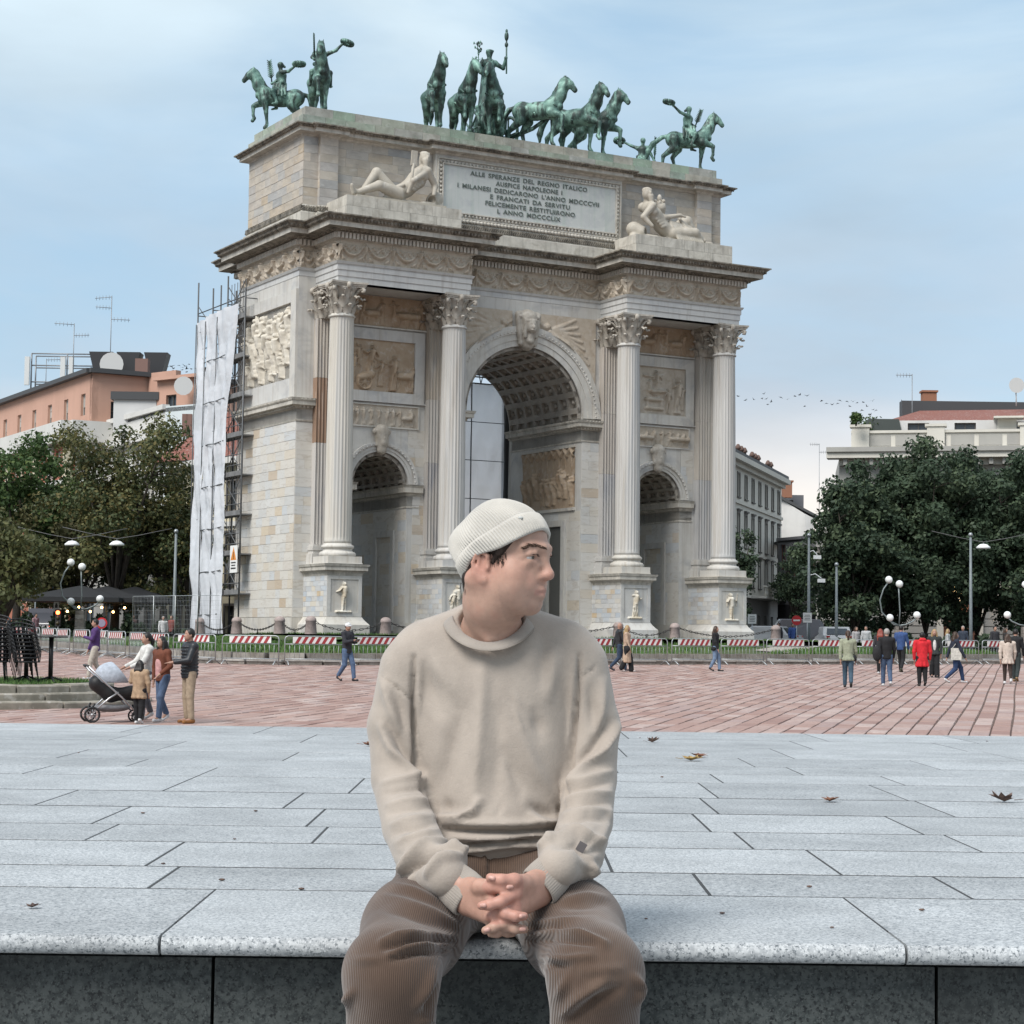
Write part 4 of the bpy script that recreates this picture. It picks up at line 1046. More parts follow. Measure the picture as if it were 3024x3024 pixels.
equestrian(826, 5.6, rad(-82), dict(RB, horse=dict(raised=-1, turn=.0), arm=((-.3, .45, 2.15), (-.55, .75, 2.3), (-.68, .85, 2.33), (0, 0, 1))), 'a', 'bronze rider on a horse stepping left at the far left end of the arch top', 1)
equestrian(945, 1.5, rad(12), dict(RB, arm=((.1, .55, 2.3), (.15, .78, 2.55), (.15, .95, 2.6), (0, .3, 1)), horse=dict(raised=-1, turn=-.25)), 'b', 'bronze rider with a raised arm facing forward on the near left corner of the arch', 1)
equestrian(2034, 1.5, rad(84), dict(RB, horse=dict(raised=-1, turn=.1, tail=.25), arm=((-.35, -.42, 2.28), (-.62, -.62, 2.5), (-.8, -.7, 2.62), (.2, 0, 1)), other=((.1, .3, 1.95), (.25, .22, 1.85), (.5, .25, 2.55))), 'c', 'bronze rider holding up a wreath, horse striding right at the right corner', -1)
equestrian(1898, 6.2, rad(165), dict(RB, arm=((-.05, .5, 2.3), (.0, .85, 2.5), (.0, 1.02, 2.56), (.3, 0, 1)), other=((-.05, -.35, 1.9), (-.02, -.5, 1.6), (-.05, -.55, 2.6))), 'd', 'bronze rider seen from behind with a wreath at the back right of the arch', 1, dz=-.5)
def chariot_group():
 spec = [(1283, 1.3, 8, 'h1', dict(raised=-1, turn=.35), 'at the left end of the team'), (1368, 1.4, 14, 'h2', dict(raised=-1, turn=.4), 'second from the left'), (1458, 1.15, 2, 'h3', dict(raised=1, turn=-.45), 'paler and turned left before the chariot'),
   (1588, 1.3, 66, 'h4', dict(raised=-1, turn=.12, tail=.1), 'striding right just beside the chariot pole'), (1700, 1.4, 62, 'h5', dict(raised=-1, turn=-.25, tail=.1), 'second from the right with its head turned back'), (1752, 1.9, 60, 'h6', dict(raised=1, turn=.05), 'at the right end of the team')]
 for px, ly, ph, key, kw, lab in spec:
  z = 24.6; x = loc_px(px, ly, z+1.5); root = empty('horse_statue', A2W(x, ly, z), heading(rad(ph))); root.scale = (1.46,)*3
  tag(root, 'bronze chariot horse on the arch top, '+lab, 'statue', 'six bronze horses that draw the chariot')
  mesh_obj('horse', horse_mesh(key, **kw), M_BRZ, root)
  mb = MB(); mb.tube([(.72, .3, 1.35), (.80, 0, 1.15), (.72, -.3, 1.35)], .045, 6); mb.tube([(0, .31, 1.1), (0, 0, .9), (0, -.31, 1.1)], .03, 6); mb.build('harness', M_BRZ, root)
 z = 24.6; x = loc_px(1446, 3.6, z+2); root = empty('chariot_statue', A2W(x, 3.6, z), YAW-PI/2)
 tag(root, 'bronze two wheeled chariot behind the six horses on top of the arch', 'statue')
 S = SDF(); S.ell((0, 0, 1.35), (.95, .8, .75), k=.1); S.ell((-.1, 0, 2.0), (.78, .62, .5), op=-1, k=.05); S.cap((-.6, 0, .8), (1., 0, .8), .3, k=.1); S.cap((0, -1.2, .8), (0, 1.2, .8), .12)
 for i in range(7):
  a = -1.2+.4*i; S.cap((.9*math.cos(a), .78*math.sin(a), .95), (.98*math.cos(a), .84*math.sin(a), 1.85), .07, .06, k=.03)
 S.cap((.4, -.35, .5), (.4, -.35, 0), .2); S.cap((-.4, .35, .5), (-.4, .35, 0), .2)
 mesh_obj('car', S.mesh('car', .05), M_BRZ, root)
 mb = MB(); mb.lathe([(.72, 0), (.78, .15), (.7, .3), (.62, .9), (.7, 1.05), (.74, 1.15)], 18, (-.1, 0, 1.15)); mb.build('pedestal', M_BRZ, root)
 for s_ in (-1, 1):
  mb = MB(); y = s_*1.1
  mb.tube([(.95*math.cos(t), y, .95+.95*math.sin(t)) for t in np.linspace(0, 2*PI, 25)], .09, 6)
  for i in range(8): mb.tube([(0, y, .95), (.92*math.cos(i*PI/4), y, .95+.92*math.sin(i*PI/4))], .05, 5)
  mb.sphere((0, y, .95), .18); mb.build('wheel', M_BRZ, root)
 mb = MB(); mb.tube([(.8, .5, .5), (1.8, 1.5, 1.0), (2.6, 2.3, 1.75)], [.12, .11, .1], 8); mb.sphere((2.6, 2.3, 1.75), .16); mb.build('pole', M_BRZ, root)
 x = loc_px(1443, 3.6, z+3); g = empty('goddess_statue', A2W(x, 3.6, z+2.28), heading(rad(14))); g.scale = (1.58,)*3
 tag(g, 'bronze goddess standing in the chariot with a tall staff and an olive branch', 'statue')
 S = SDF(); man_sdf(S, (0, 0, 0), dict(pel=(0, 0, .95), waist=(0, 0, 1.15), chest=(.02, 0, 1.38), head=(.04, 0, 1.68), sl=(0, .2, 1.46), sr=(0, -.2, 1.46), el=(.05, .46, 1.3), hl=(.16, .52, 1.62), er=(.0, -.34, 1.2), hr=(.28, -.38, 1.15), kl=(.05, .12, .5), fl=(0, .14, .06), kr=(.08, -.12, .5), fr=(0, -.14, .06)))
 for i in range(9):
  a = -1.9+.48*i; S.cap((.14*math.cos(a), .17*math.sin(a), 1.1), (.2*math.cos(a)+.02, .27*math.sin(a), .04), .075, .085, k=.025)
 for i in range(4): S.cap((.17, -.16+.1*i, 1.4), (.16, .12-.1*i, .85-.05*i), .04, k=.02)
 for i in range(3): S.cap((.1, -.26, 1.25-.1*i), (.15, .2, .85-.12*i), .05, k=.02)
 S.ell((.03, 0, 1.79), (.13, .12, .1), k=.02); S.cap((.1, -.09, 1.82), (.1, .09, 1.82), .045)
 mesh_obj('figure', S.mesh('figure', .024), M_BRZ, g)
 mb = MB(); mb.tube([(.17, .54, 1.1), (.16, .53, 2.3)], .026, 6); mb.sphere((.16, .53, 2.05), (.06, .06, .09)); mb.sphere((.16, .53, 2.33), (.07, .07, .16)); mb.sphere((.16, .53, 2.5), (.04, .04, .07)); mb.build('staff', M_BRZ, g)
 mb = MB(); rr = random.Random(2); mb.tube([(.28, -.38, 1.15), (.3, -.42, 1.5), (.3, -.46, 1.95)], [.02, .016, .01], 5)
 for i in range(26):
  t = rr.uniform(.3, 1); p = Vector((.3, -.38-.08*t, 1.15+.8*t)); q = p+Vector((rr.uniform(-.12, .12), rr.uniform(-.16, .16), rr.uniform(.0, .12))); mb.tube([p, q], .007, 4); mb.sphere(tuple(q), (.028, .028, .05), 5, 4)
 mb.build('olive_branch', M_BRZ, g)
chariot_group()
def river_god(o, f, label, variant):
 """o: local point under the hips; f: +1 head to the right"""
 root = empty('river_god_statue', mw=AM @ Matrix.Translation(o)); tag(root, label, 'statue', 'reclining marble river gods')
 S = SDF(); s = 1.7; X = lambda x, y, z: (f*x*s, y*s, z*s); k = .09
 C = lambda pts, rs, kk=.06: S.chain([X(*p) for p in pts], [r*s for r in rs], k=kk)
 C([(0, 0, .26), (.32, 0, .46), (.62, .0, .76), (.78, .05, .98)], [.24, .21, .25, .2], .1)
 C([(.80, -.16, .98), (.8, .3, 1.04)], [.15, .15]); C([(.74, -.2, .82), (.72, .16, .86)], [.13, .13])
 C([(.84, .04, 1.1), (.86, 0, 1.26)], [.1, .09]); S.ell(X(.86, -.02, 1.38), (.15*s, .16*s, .2*s), k=.04)
 C([(.82, -.14, 1.28), (.80, -.18, 1.05)], [.1, .05], .04); S.ell(X(.86, -.18, 1.38), (.03*s, .05*s, .06*s), k=.03); C([(.80, 0, 1.49), (.92, .02, 1.48)], [.09, .09], .03); C([(.78, .04, 1.4), (.76, .06, 1.22)], [.07, .05], .03)
 for i in range(5): C([(.78+.04*i, -.1, 1.5), (.76+.045*i, .08, 1.54)], [.03, .025], .02)
 for i in range(4): C([(.66-.07*i, -.2, .62-.07*i), (.55-.07*i, -.18, .66-.07*i)], [.06, .06], .03)
 if variant == 0:
  for z_, y_ in ((.84, -.1), (.84, .12)): S.ell(X(.66, -.17+y_*.2, z_), (.13*s, .09*s, .09*s), k=.04)
  for i in range(3): S.cap(X(.5-.1*i, -.2, .66-.1*i), X(.44-.1*i, -.05, .7-.1*i), .05, k=.03)
  C([(0, -.12, .26), (-.62, -.2, .40), (-1.25, -.16, .14), (-1.42, -.2, .2)], [.2, .135, .075, .06]); C([(-1.38, -.2, .1), (-1.45, -.24, .3)], [.06, .05], .02)
  C([(0, .16, .3), (-.52, .18, .84), (-1.0, .2, .16), (-1.12, .1, .1)], [.2, .14, .08, .06])
  for i in range(5): C([(.12-.05*i, -.2, .5-.02*i), (-.25-.04*i, -.1, .12)], [.05, .04], .02)
  C([(.83, -.26, .98), (1.1, -.18, .6), (1.0, -.3, .32)], [.11, .085, .06]); C([(.8, -.22, .95), (.3, -.42, .6), (.22, -.3, .3)], [.1, .075, .055])
 else:
  C([(0, -.12, .26), (-.7, -.22, .34), (-1.0, -.2, .12)], [.2, .16, .1]); C([(0, .14, .3), (-.62, .1, .74), (-1.05, .05, .12)], [.2, .17, .1])
  for i in range(11): C([(.1-.075*i, -.1, .62-.012*i), (-.06-.085*i, -.34, .06)], [.055, .05], .025)
  for i in range(5): C([(-.3-.1*i, -.02, .76-.06*i), (-.5-.13*i, -.3, .3-.04*i)], [.045, .04], .02)
  C([(-1.0, -.1, .1), (-1.4, -.1, .12)], [.07, .05])
  C([(.83, -.26, .98), (1.12, -.22, .62), (.9, -.34, .36)], [.12, .085, .06]); C([(.78, .1, .98), (.3, -.1, .72), (-.22, -.16, .84)], [.12, .085, .055]); C([(-.2, -.16, .84), (-.38, -.2, .8)], [.05, .03], .02)
 C([(1.1, -.05, .2), (1.25, .1, .3)], [.2, .22], .05); S.ell(X(1.0, -.2, .2), (.09*s, .2*s, .12*s), op=-1, k=.03); C([(.7, -.25, .02), (1.3, 0, .02)], [.1, .16], .08); C([(-.9, -.1, .0), (.6, -.1, .0)], [.1, .14], .08)
 mesh_obj('body', S.mesh('body', .034), M_STAT, root)
 mb = MB()
 if variant == 0:
  mb.tube([X(.26, -.34, .3), X(.33, -.36, 1.1)], .07, 8); M = Matrix.Rotation(.06*f, 3, 'Y'); mb.box(X(.35, -.36, 1.25), (.3, .08, .7), M=M); mb.build('oar', M_STAT, root)
 else:
  S2 = SDF(); S2.chain([X(.32, .08, .72), X(.38, .05, 1.0)], [.1*s, .2*s]); 
  for i in range(12):
   a = i*1.3; S2.ell(X(.38+.14*math.cos(a), .05+.12*math.sin(a), 1.12+.05*(i % 3)), (.1, .1, .1), k=.02)
  S2.ell(X(.38, .05, 1.32), (.12, .12, .2), k=.03); mesh_obj('horn_of_plenty', S2.mesh('horn_of_plenty', .035), M_STAT, root)
 mb = MB(); mb.box((0, .0, -.02), (4.6, 1.3, .16)); mb.build('rock_base', M_STAT, root)
river_god((4.25, -1.3, 20.05), 1, 'bearded marble river god with an oar reclining left of the inscription', 0)
river_god((19.7, -1.25, 19.95), -1, 'draped marble river god with a horn of plenty reclining right of the inscription', 1)
# ------------------------------------------------------------------ lawn island, kerbs, barriers, bollards, scaffold
m_kerb = mat('kerb_granite', (.27, .25, .225), .8, (.15, .13, .11), 2.5, rnd=.18, bump=.2)
m_kerbt = mat('worn_kerb', (.46, .44, .41), .8, (.33, .31, .28), 3, rnd=.1, bump=.2)
ISL = (-9.2, -15.0, 33.5, 24.0, 5.0)
def outline(off=0.0, step=.6, arcn=8):
 x0, y0, x1, y1, r = ISL; x0 -= off; y0 -= off; x1 += off; y1 += off; r += off; pts = []
 for cx, cy, a0 in ((x0+r, y1-r, PI/2), (x0+r, y0+r, PI), (x1-r, y0+r, 1.5*PI), (x1-r, y1-r, 0)):
  for i in range(arcn+1): a = a0+PI/2*i/arcn; pts.append(Vector((cx+r*math.cos(a), cy+r*math.sin(a))))
 return pts
def walk(pts, step, closed=True):
 out = []; P_ = pts+([pts[0]] if closed else []); acc = 0; nxt = 0
 for a, b in zip(P_[:-1], P_[1:]):
  L = (b-a).length
  while nxt <= acc+L and L > 1e-6: out.append((a.lerp(b, (nxt-acc)/L), math.atan2(b.y-a.y, b.x-a.x))); nxt += step
  acc += L
 return out
def LW(p, z): w = A2W(p.x, p.y); return Vector((w.x, w.y, z))
def gl(p): w = A2W(p.x, p.y); return GZ(w.y)
def island():
 levels = [(-1.55, .40), (-3., .52), (-5, .66), (-7.5, .82), (-9.3, .93)]; mb = MB(); rings = []; TOP = AZ-.02
 base = outline(-1.55, arcn=10)
 for off, t in levels:
  ring = []
  for p in outline(off, arcn=10):
   t2 = (abs(off)-1.55)/(9.3-1.55); g = gl(p)+.42; z = g*(1-t2)+TOP*t2; ring.append(tuple(LW(p, z)))
  rings.append(ring)
 mb.smooth = True; mb.loft(rings, caps=False)
 lawn = mb.build('lawn', mat('lawn_soil', (.045, .075, .022), .95, (.07, .085, .03), 1.2, .4, .6, c3=(.03, .05, .015), ns3=6), kind='structure')
 ap = MB(); ap.poly([tuple(LW(p, TOP+.004)) for p in outline(-9.28, arcn=10)]); ap.build('apron', mat('apron_paving', (.2, .19, .18), .85, (.14, .13, .12), 1.5, bump=.2), kind='structure')
 R = np.random.RandomState(3); V = []; F = []; A = []
 n = 0; N = 42000; x0, y0, x1, y1, r = ISL
 tries = 0
 bed = []
 while n < N and tries < 900000:
  tries += 1; lx, ly = R.uniform(x0+1.6, x1-3), R.uniform(y0+1.6, 3.)
  off = min(lx-x0, ly-y0, x1-lx)
  cx, cy = x0+r, y0+r
  if lx < cx and ly < cy: off = r-math.hypot(lx-cx, ly-cy)
  if off < 1.58 or off > 9.2: continue
  w = A2W(lx, ly)
  d_path = abs((lx-22.5)*.5-(ly+9)*.87)          # a worn path on the right
  if 14 < lx and d_path < .9: continue
  if 9.5 < lx < 16 and ly < -6.5 and R.rand() < .8: continue
  t2 = (off-1.55)/(9.3-1.55); z = (GZ(w.y)+.42)*(1-t2)+TOP*t2; h = R.uniform(.07, .17)*(1.25 if off < 2.6 else 1); a = R.uniform(0, 6.28); b = R.uniform(.02, .05)
  k = len(V); V += [(w.x-b*math.cos(a), w.y-b*math.sin(a), z-.02), (w.x+b*math.cos(a), w.y+b*math.sin(a), z-.02), (w.x+R.uniform(-.06, .06), w.y+R.uniform(-.06, .06), z+h)]; F.append((k, k+1, k+2)); A.append(R.rand()); n += 1
 m, nt, b_ = new_mat('grass_blades'); v, s = ncoord(nt)
 col = nramp(nt, s, [(0, (.035, .095, .018)), (.5, (.06, .14, .025)), (1, (.10, .17, .04))]); col = nmix(nt, col, (.10, .11, .035), nmap(nt, nnoise(nt, v, .5, 4), .5, .7, 0, .7)); setc(nt, b_, col); b_.inputs['Roughness'].default_value = .7
 g = mesh_obj('grass', np_mesh('grass', V, F, False, {'rnd': ('FACE', A)}), m); g['kind'] = 'stuff'; tag(g, 'green grass on the mound around the arch', 'grass')
 pt = MB()
 def lz(lx, ly):
  off = min(lx-x0, ly-y0); t2 = min(1, max(0, (off-1.55)/(9.3-1.55))); w = A2W(lx, ly); return Vector((w.x, w.y, (GZ(w.y)+.42)*(1-t2)+TOP*t2+.03))
 P0, P1 = Vector((17.5, -12.6)), Vector((26, -6.2)); d = (P1-P0).normalized(); q = Vector((d.y, -d.x))
 for i in range(10):
  a = P0.lerp(P1, i/10); c = P0.lerp(P1, (i+1)/10); pt.poly([lz(*(a+q*.75)), lz(*(c+q*.75)), lz(*(c-q*.75)), lz(*(a-q*.75))])
 pt.build('path', mat('gravel_path', (.36, .33, .28), .95, (.28, .26, .22), 4), kind='structure')
 kr = random.Random(5); root = lawn
 for off, h0, h1, wd, mt in ((0., -.1, .2, .85, m_kerbt), (-.8, .05, .43, .8, m_kerb)):
  for p, a in walk(outline(off-wd/2), 1.35):
   w = LW(p, 0)
   if w.y > 104: continue
   mb = MB(); L = 1.33; mb.box((0, 0, 0), (L, wd, h1-h0)); o = mb.build('kerb_stone', m_kerb, root, loc=(w.x, w.y, GZ(w.y)+(h0+h1)/2+kr.uniform(-.012, .012)), rz=a+YAW)
   if off == 0: mb = MB(); mb.box((0, -.012, (h1-h0)/2-.03), (L+.004, wd+.03, .07)); mb.build('worn_edge', m_kerbt, o)
island()
m_galv = mat('galvanised_steel', (.42, .44, .45), .45, (.33, .35, .36), 8, metal=.6)
m_red = mat('barrier_red', (.33, .035, .04), .55, (.25, .03, .035), 5)
m_wht = mat('barrier_white', (.70, .69, .67), .5, (.58, .57, .55), 5)
def barrier():
 root = empty('crowd_barrier'); L = 2.2; mb = MB(); r = .021
 c = .12; pts = [(-L/2, 0, .12), (-L/2, 0, 1.1-c), (-L/2+c*.3, 0, 1.1-c*.3), (-L/2+c, 0, 1.1), (L/2-c, 0, 1.1), (L/2-c*.3, 0, 1.1-c*.3), (L/2, 0, 1.1-c), (L/2, 0, .12)]
 mb.tube(pts, r, 6); mb.tube([(-L/2, 0, .25), (L/2, 0, .25)], r, 6); mb.tube([(-L/2, 0, .80), (L/2, 0, .80)], r*.9, 6)
 mb.build('frame', m_galv, root); b0 = None
 for i in range(11):
  x = -L/2+L*(i+1)/12
  if b0 is None: mb = MB(); mb.tube([(0, 0, .25), (0, 0, .80)], .009, 5); o = mb.build('upright', m_galv, root); b0 = o.data
  else: o = mesh_obj('upright', b0, None, root)
  o.location = (x, 0, 0)
 for s_ in (-1, 1):
  mb = MB(); mb.tube([(0, -.36, .02), (0, -.12, .16), (0, 0, .18), (0, .12, .16), (0, .36, .02)], .02, 6); mb.build('foot', m_galv, root, loc=(s_*(L/2-.1), 0, 0))
 bd = MB(); bd.box((0, -.035, .95), (1.62, .02, .24)); board = bd.build('striped_board', m_wht, root)
 st = MB(); n = 6
 for i in range(n):
  x = -.74+i*.25; 
  st.poly([(x, -.0475, .83), (x+.13, -.0475, .83), (x+.13+.14, -.0475, 1.07), (x+.14, -.0475, 1.07)])
  st.poly([(x+.14, -.0225, 1.07), (x+.27, -.0225, 1.07), (x+.13, -.0225, .83), (x, -.0225, .83)])
 st.build('red_stripes', m_red, board)
 return root
BW = []
def barriers():
 proto = barrier(); br = random.Random(9); k = 0
 pts = outline(.75, arcn=10); x0 = ISL[0]; path = [Vector((x0-.75, 14.0))]+[p for p in pts if p.y < 5 and p.x < 30]+[Vector((44, -15.75))]
 lab = {}
 for p, a in walk(path, 2.42, False):
  w = LW(p, 0); px = 1512+FOC*w.x/w.y
  if px < -30 or px > 3060: continue
  o = proto if k == 0 else dup(proto)
  o.location = (w.x+br.uniform(-.05, .05), w.y+br.uniform(-.08, .08), GZ(w.y)); o.rotation_euler = (0, 0, a+YAW+br.uniform(-.05, .05)); BW.append((px, o)); k += 1
 for i, (px, o) in enumerate(BW):
  side = 'left flank of the lawn' if px < 730 else ('lawn front left of the man' if px < 1240 else ('lawn front behind the man' if px < 1720 else 'lawn front right of the man'))
  same = [q for q, _ in BW if (q < 730) == (px < 730) and (730 <= q < 1240) == (730 <= px < 1240) and (1240 <= q < 1720) == (1240 <= px < 1720)]
  j = sorted(same).index(px); ordn = ['first', 'second', 'third', 'fourth', 'fifth', 'sixth', 'seventh', 'eighth', 'ninth', 'tenth', 'eleventh', 'twelfth'][min(j, 11)]
  tag(o, 'striped barrier, %s from left on the %s' % (ordn, side), 'barrier', 'crowd barriers round the lawn')
barriers()
def bollards():
 m_bol = mat('pink_granite', (.36, .29, .27), .75, (.27, .22, .2), 9, rnd=.1, bump=.2); m_ch = mat('iron_chain', (.035, .032, .03), .6)
 mb = MB(); mb.lathe([(.27, -.1), (.27, 0), (.22, .54), (.24, .56), (.24, .61), (.21, .70), (.12, .77), (.02, .79)], 16); me = None
 pos = [(loc_px(px, y, .4), y, l) for px, y, l in ((590, 9.0, 'under the white scaffold sheeting'), (699, 2.6, 'at the foot of the warning sign'), (826, -2.4, 'before the blind side wall of the arch'), (918, -5.0, 'before the first column pedestal'), (1139, -5.8, 'before the left side opening'), (1420, -5.8, 'before the second column pedestal'), (1826, -5.8, 'behind the couple walking past'), (1993, -5.8, 'before the right side opening'), (2291, -5.8, 'at the right corner of the arch'))]
 zt = AZ-.02; pts = []
 for x, y, l in pos:
  w = A2W(x, y); o = mb.build('bollard', m_bol) if me is None else mesh_obj('bollard', me, None); me = o.data; o.location = (w.x, w.y, zt); tag(o, 'rounded pink granite bollard '+l, 'bollard', 'granite bollards around the arch'); pts.append(w)
 names = ['beside the scaffold', 'beside the warning sign', 'along the side wall', 'rounding the near corner', 'across the first pedestal', 'across the second pier', 'behind the walking couple', 'across the right opening']
 for i, (a, b) in enumerate(zip(pts[:-1], pts[1:])):
  if i == 9: continue
  mb = MB(); L = (b-a).length; n = int(L/.16)
  prev = None
  for k in range(n+1):
   t = k/n; p = a.lerp(b, t); sag = 4*t*(1-t)*.5
   q = Vector((p.x, p.y, zt+.62-sag*.86))
   if prev is not None:
    d = (q-prev); c = (q+prev)/2; sd_ = Vector((d.y, -d.x, 0)).normalized()*.035 if k % 2 else Vector((0, 0, .035)); e = d*.62
    mb.tube([c-e, c-e*.6+sd_, c+e*.6+sd_, c+e, c+e*.6-sd_, c-e*.6-sd_, c-e], .016, 5, False)
   prev = q
  m_ = a.lerp(b, .5); mb.tube([(m_.x, m_.y, zt), (m_.x, m_.y, zt+.22)], .025, 5)
  o = mb.build('chain', m_ch); tag(o, 'sagging iron chain between bollards '+names[i], 'chain', 'chains between the bollards')
bollards()
def scaffold():
 m_st = mat('scaffold_steel', (.12, .125, .13), .5, metal=.5); m_sh = m_sheet('scaffold_film', .15)
 root = empty('scaffold_tower', mw=AM @ Matrix.Translation((0, 0, 0))); tag(root, 'tall steel scaffold tower beside the arch hung with wrinkled white sheeting', 'scaffold')
 xs = (-.62, .6); ys = [5.0, 7.3, 9.3, 11.4]; H = 16.6
 first = None
 for j, y in enumerate(ys):
  for x in (xs if y > 7.2 else xs[:1]):
   hh = H+[.0, .9, .6, 1.2][j]; mb = MB(); mb.tube([(x, y, -.1), (x, y, hh)], .04, 6); mb.build('standard', m_st, root)
 deck = None; mtd = mat('scaffold_deck', (.2, .2, .2), .7, (.13, .13, .13), 3)
 for i in range(9):
  z = 1.9*(i+1)
  if z > 16: break
  mb = MB(); mb.box((-.3, 8.2, z), (.7, 6.4, .06)); mb.box((-.62, 6.15, z+.1), (.05, 2.2, .2)); mb.build('deck', mtd, root)
  mb = MB()
  for q in (.5, 1.0): mb.tube([(-.62, 5, z+q), (-.62, 11.4, z+q)], .025, 5)
  mb.tube([(-.62, 5, z+.1), (-.62, 7.3, z+1.8)], .025, 5); mb.tube([(-.62, 7.3, z+.1), (-.62, 5., z+1.8)], .025, 5)
  for q in np.linspace(5.2, 7.1, 6): mb.tube([(-.5, q, z), (-.5, q, z+1.85)], .018, 4)
  mb.build('ledger', m_st, root)
 for y in ys: 
  mb = MB(); mb.tube([(-.62, y, 16.1), (.6, y, 16.1)], .03, 5); mb.build('transom', m_st, root)
 mb = MB(); mb.tube([(-.62, 5, 16.2), (-.62, 11.4, 16.2)], .03, 5); mb.tube([(-.62, 5, 15.2), (-.62, 7.3, 16.4)], .025, 5); mb.tube([(-.62, 9.3, 15.2), (-.62, 11.4, 16.6)], .025, 5); mb.build('top_rail', m_st, root)
 def sheet(nm, P, Q, z0, z1, nu, nv, seed, drape=.0, skew=None):
  R = np.random.RandomState(seed); u = np.linspace(0, 1, nu); v = np.linspace(0, 1, nv); U, Vv = np.meshgrid(u, v, indexing='ij')
  P, Q = np.array(P, float), np.array(Q, float); d = Q-P; L = np.linalg.norm(d); d /= L; nn = np.array([d[1], -d[0]])
  X = P[0]+d[0]*L*U; Y = P[1]+d[1]*L*U; Z = z0+(z1-z0)*Vv
  B = .0*U
  for _ in range(26):
   a, b, ph = R.uniform(4, 26), R.uniform(2, 14), R.uniform(0, 6.28); B += R.uniform(.004, .02)*np.sin(a*U*L*.4+b*Vv*(z1-z0)*.18*R.choice([-1, 1])+ph)
  G_ = R.rand(int(nu/2)+3, int(nv/3)+3)-.5; gu = U*(nu/2); gv = Vv*(nv/3); iu = gu.astype(int); iv = gv.astype(int); fu = gu-iu; fv = gv-iv; cr_ = (G_[iu, iv]*(1-fu)*(1-fv)+G_[iu+1, iv]*fu*(1-fv)+G_[iu, iv+1]*(1-fu)*fv+G_[iu+1, iv+1]*fu*fv); B += .05*np.abs(cr_)+.045*np.abs(np.sin(PI*Vv*(z1-z0)/2.05))*np.sin(PI*U)**.5
  B += drape*(.5-np.abs(U-.5))*np.exp(-Vv*6)
  if skew is not None: X += d[0]*skew(U, Vv); Y += d[1]*skew(U, Vv)
  V3 = np.stack([X+nn[0]*B, Y+nn[1]*B, Z], -1).reshape(-1, 3); i, j = np.meshgrid(np.arange(nu-1), np.arange(nv-1), indexing='ij'); a = (i*nv+j).ravel()
  o = mesh_obj(nm, np_mesh(nm, V3, np.stack([a, a+nv, a+nv+1, a+1], 1)), m_sh, root); return o
 x = -.72
 sheet('sheet', (x, 11.2), (x, 9.85), -.1, 15.7, 24, 200, 1, .3); sheet('sheet', (x, 9.9), (x, 8.3), -.1, 15.85, 30, 200, 2, .3)
 sheet('sheet', (x, 8.35), (x, 6.9), -.1, 15.9, 26, 200, 3, .35, lambda U, V: 1.3*U*np.clip((V-.62)*2.6, 0, 1)+.3*U*np.clip(.25-V, 0, 1)*2)
 mb = MB()
 for y in (9.9, 8.3, 11.2): mb.tube([(x-.06, y, .2), (x-.08, y+.05, 8), (x-.06, y-.03, 15.6)], .028, 5)
 for k in range(7): z = .9+2.1*k; mb.tube([(x-.08, 9.9, z), (x-.12, 8.9, z+.03), (x-.08, 8.3, z), (x-.1, 7.0, z+.06)], .026, 5)
 mb.build('lacing', m_st, root)
 sg = empty('warning_sign', mw=AM @ Matrix.Translation((-.76, 5.4, 3.55)) @ Matrix.Rotation(-PI/2, 4, 'Z')); tag(sg, 'white safety sign with an orange warning triangle on the scaffold', 'sign')
 mb = MB(); mb.box((0, 0, 0), (.9, .03, 1.3)); mb.build('board', mat('sign_white', (.72, .72, .7), .5), sg)
 mb = MB(); mb.poly([(-.36, -.018, -.05), (.36, -.018, -.05), (0, -.018, .58)]); mb.build('triangle', mat('sign_orange', (.62, .22, .03), .5), sg)
 mb = MB(); mb.box((0, -.02, .2), (.05, .01, .26)); mb.box((0, -.02, .03), (.06, .01, .06)); mb.box((0, -.02, -.17), (.6, .008, .06)); mb.box((0, -.02, -.3), (.5, .008, .05)); mb.box((0, -.02, -.44), (.62, .008, .07)); mb.build('print', mat('sign_black', (.03, .03, .03), .6), sg)
 m_sh = m_sheet('scaffold_netting', .8)
 root = empty('scaffold_screen', mw=AM); tag(root, 'grey white scaffold sheeting that closes the back of the great opening', 'scaffold sheet')
 for a, b, s_ in ((7.2, 9.65, 11), (9.6, 12.05, 12), (12.0, 13.95, 13), (13.9, 15.95, 14)): sheet('sheet', (a, 9.0+.02*(s_ % 2)), (b, 9.0+.02*(s_ % 2)), -.1, 13.5, 24, 160, s_, .1)
 mb = MB()
 for z in (13.55, 13.9, 15.2): mb.tube([(6.8, 9.1, z), (16.9, 9.1, z)], .04, 5)
 for i in range(12): xx = 6.9+.85*i; mb.tube([(xx, 9.1, 13.55), (xx+.42, 9.1, 15.2), (xx+.85, 9.1, 13.55)], .03, 5)
 for xx in (7.2, 9.6, 12, 13.9, 15.95, 16.8): mb.tube([(xx, 8.9, -.1), (xx, 8.9, 14.4)], .035, 5)
 for k in range(6): z = 1.2+2.05*k; mb.tube([(7.2, 8.86, z), (15.95, 8.86, z)], .02, 4)
 mb.box((11.5, 9.6, 14.2), (10, 1.2, .1)); mb.box((16.5, 9.3, 6.6), (1.0, .06, 13.2)); mb.build('truss', m_st, root)
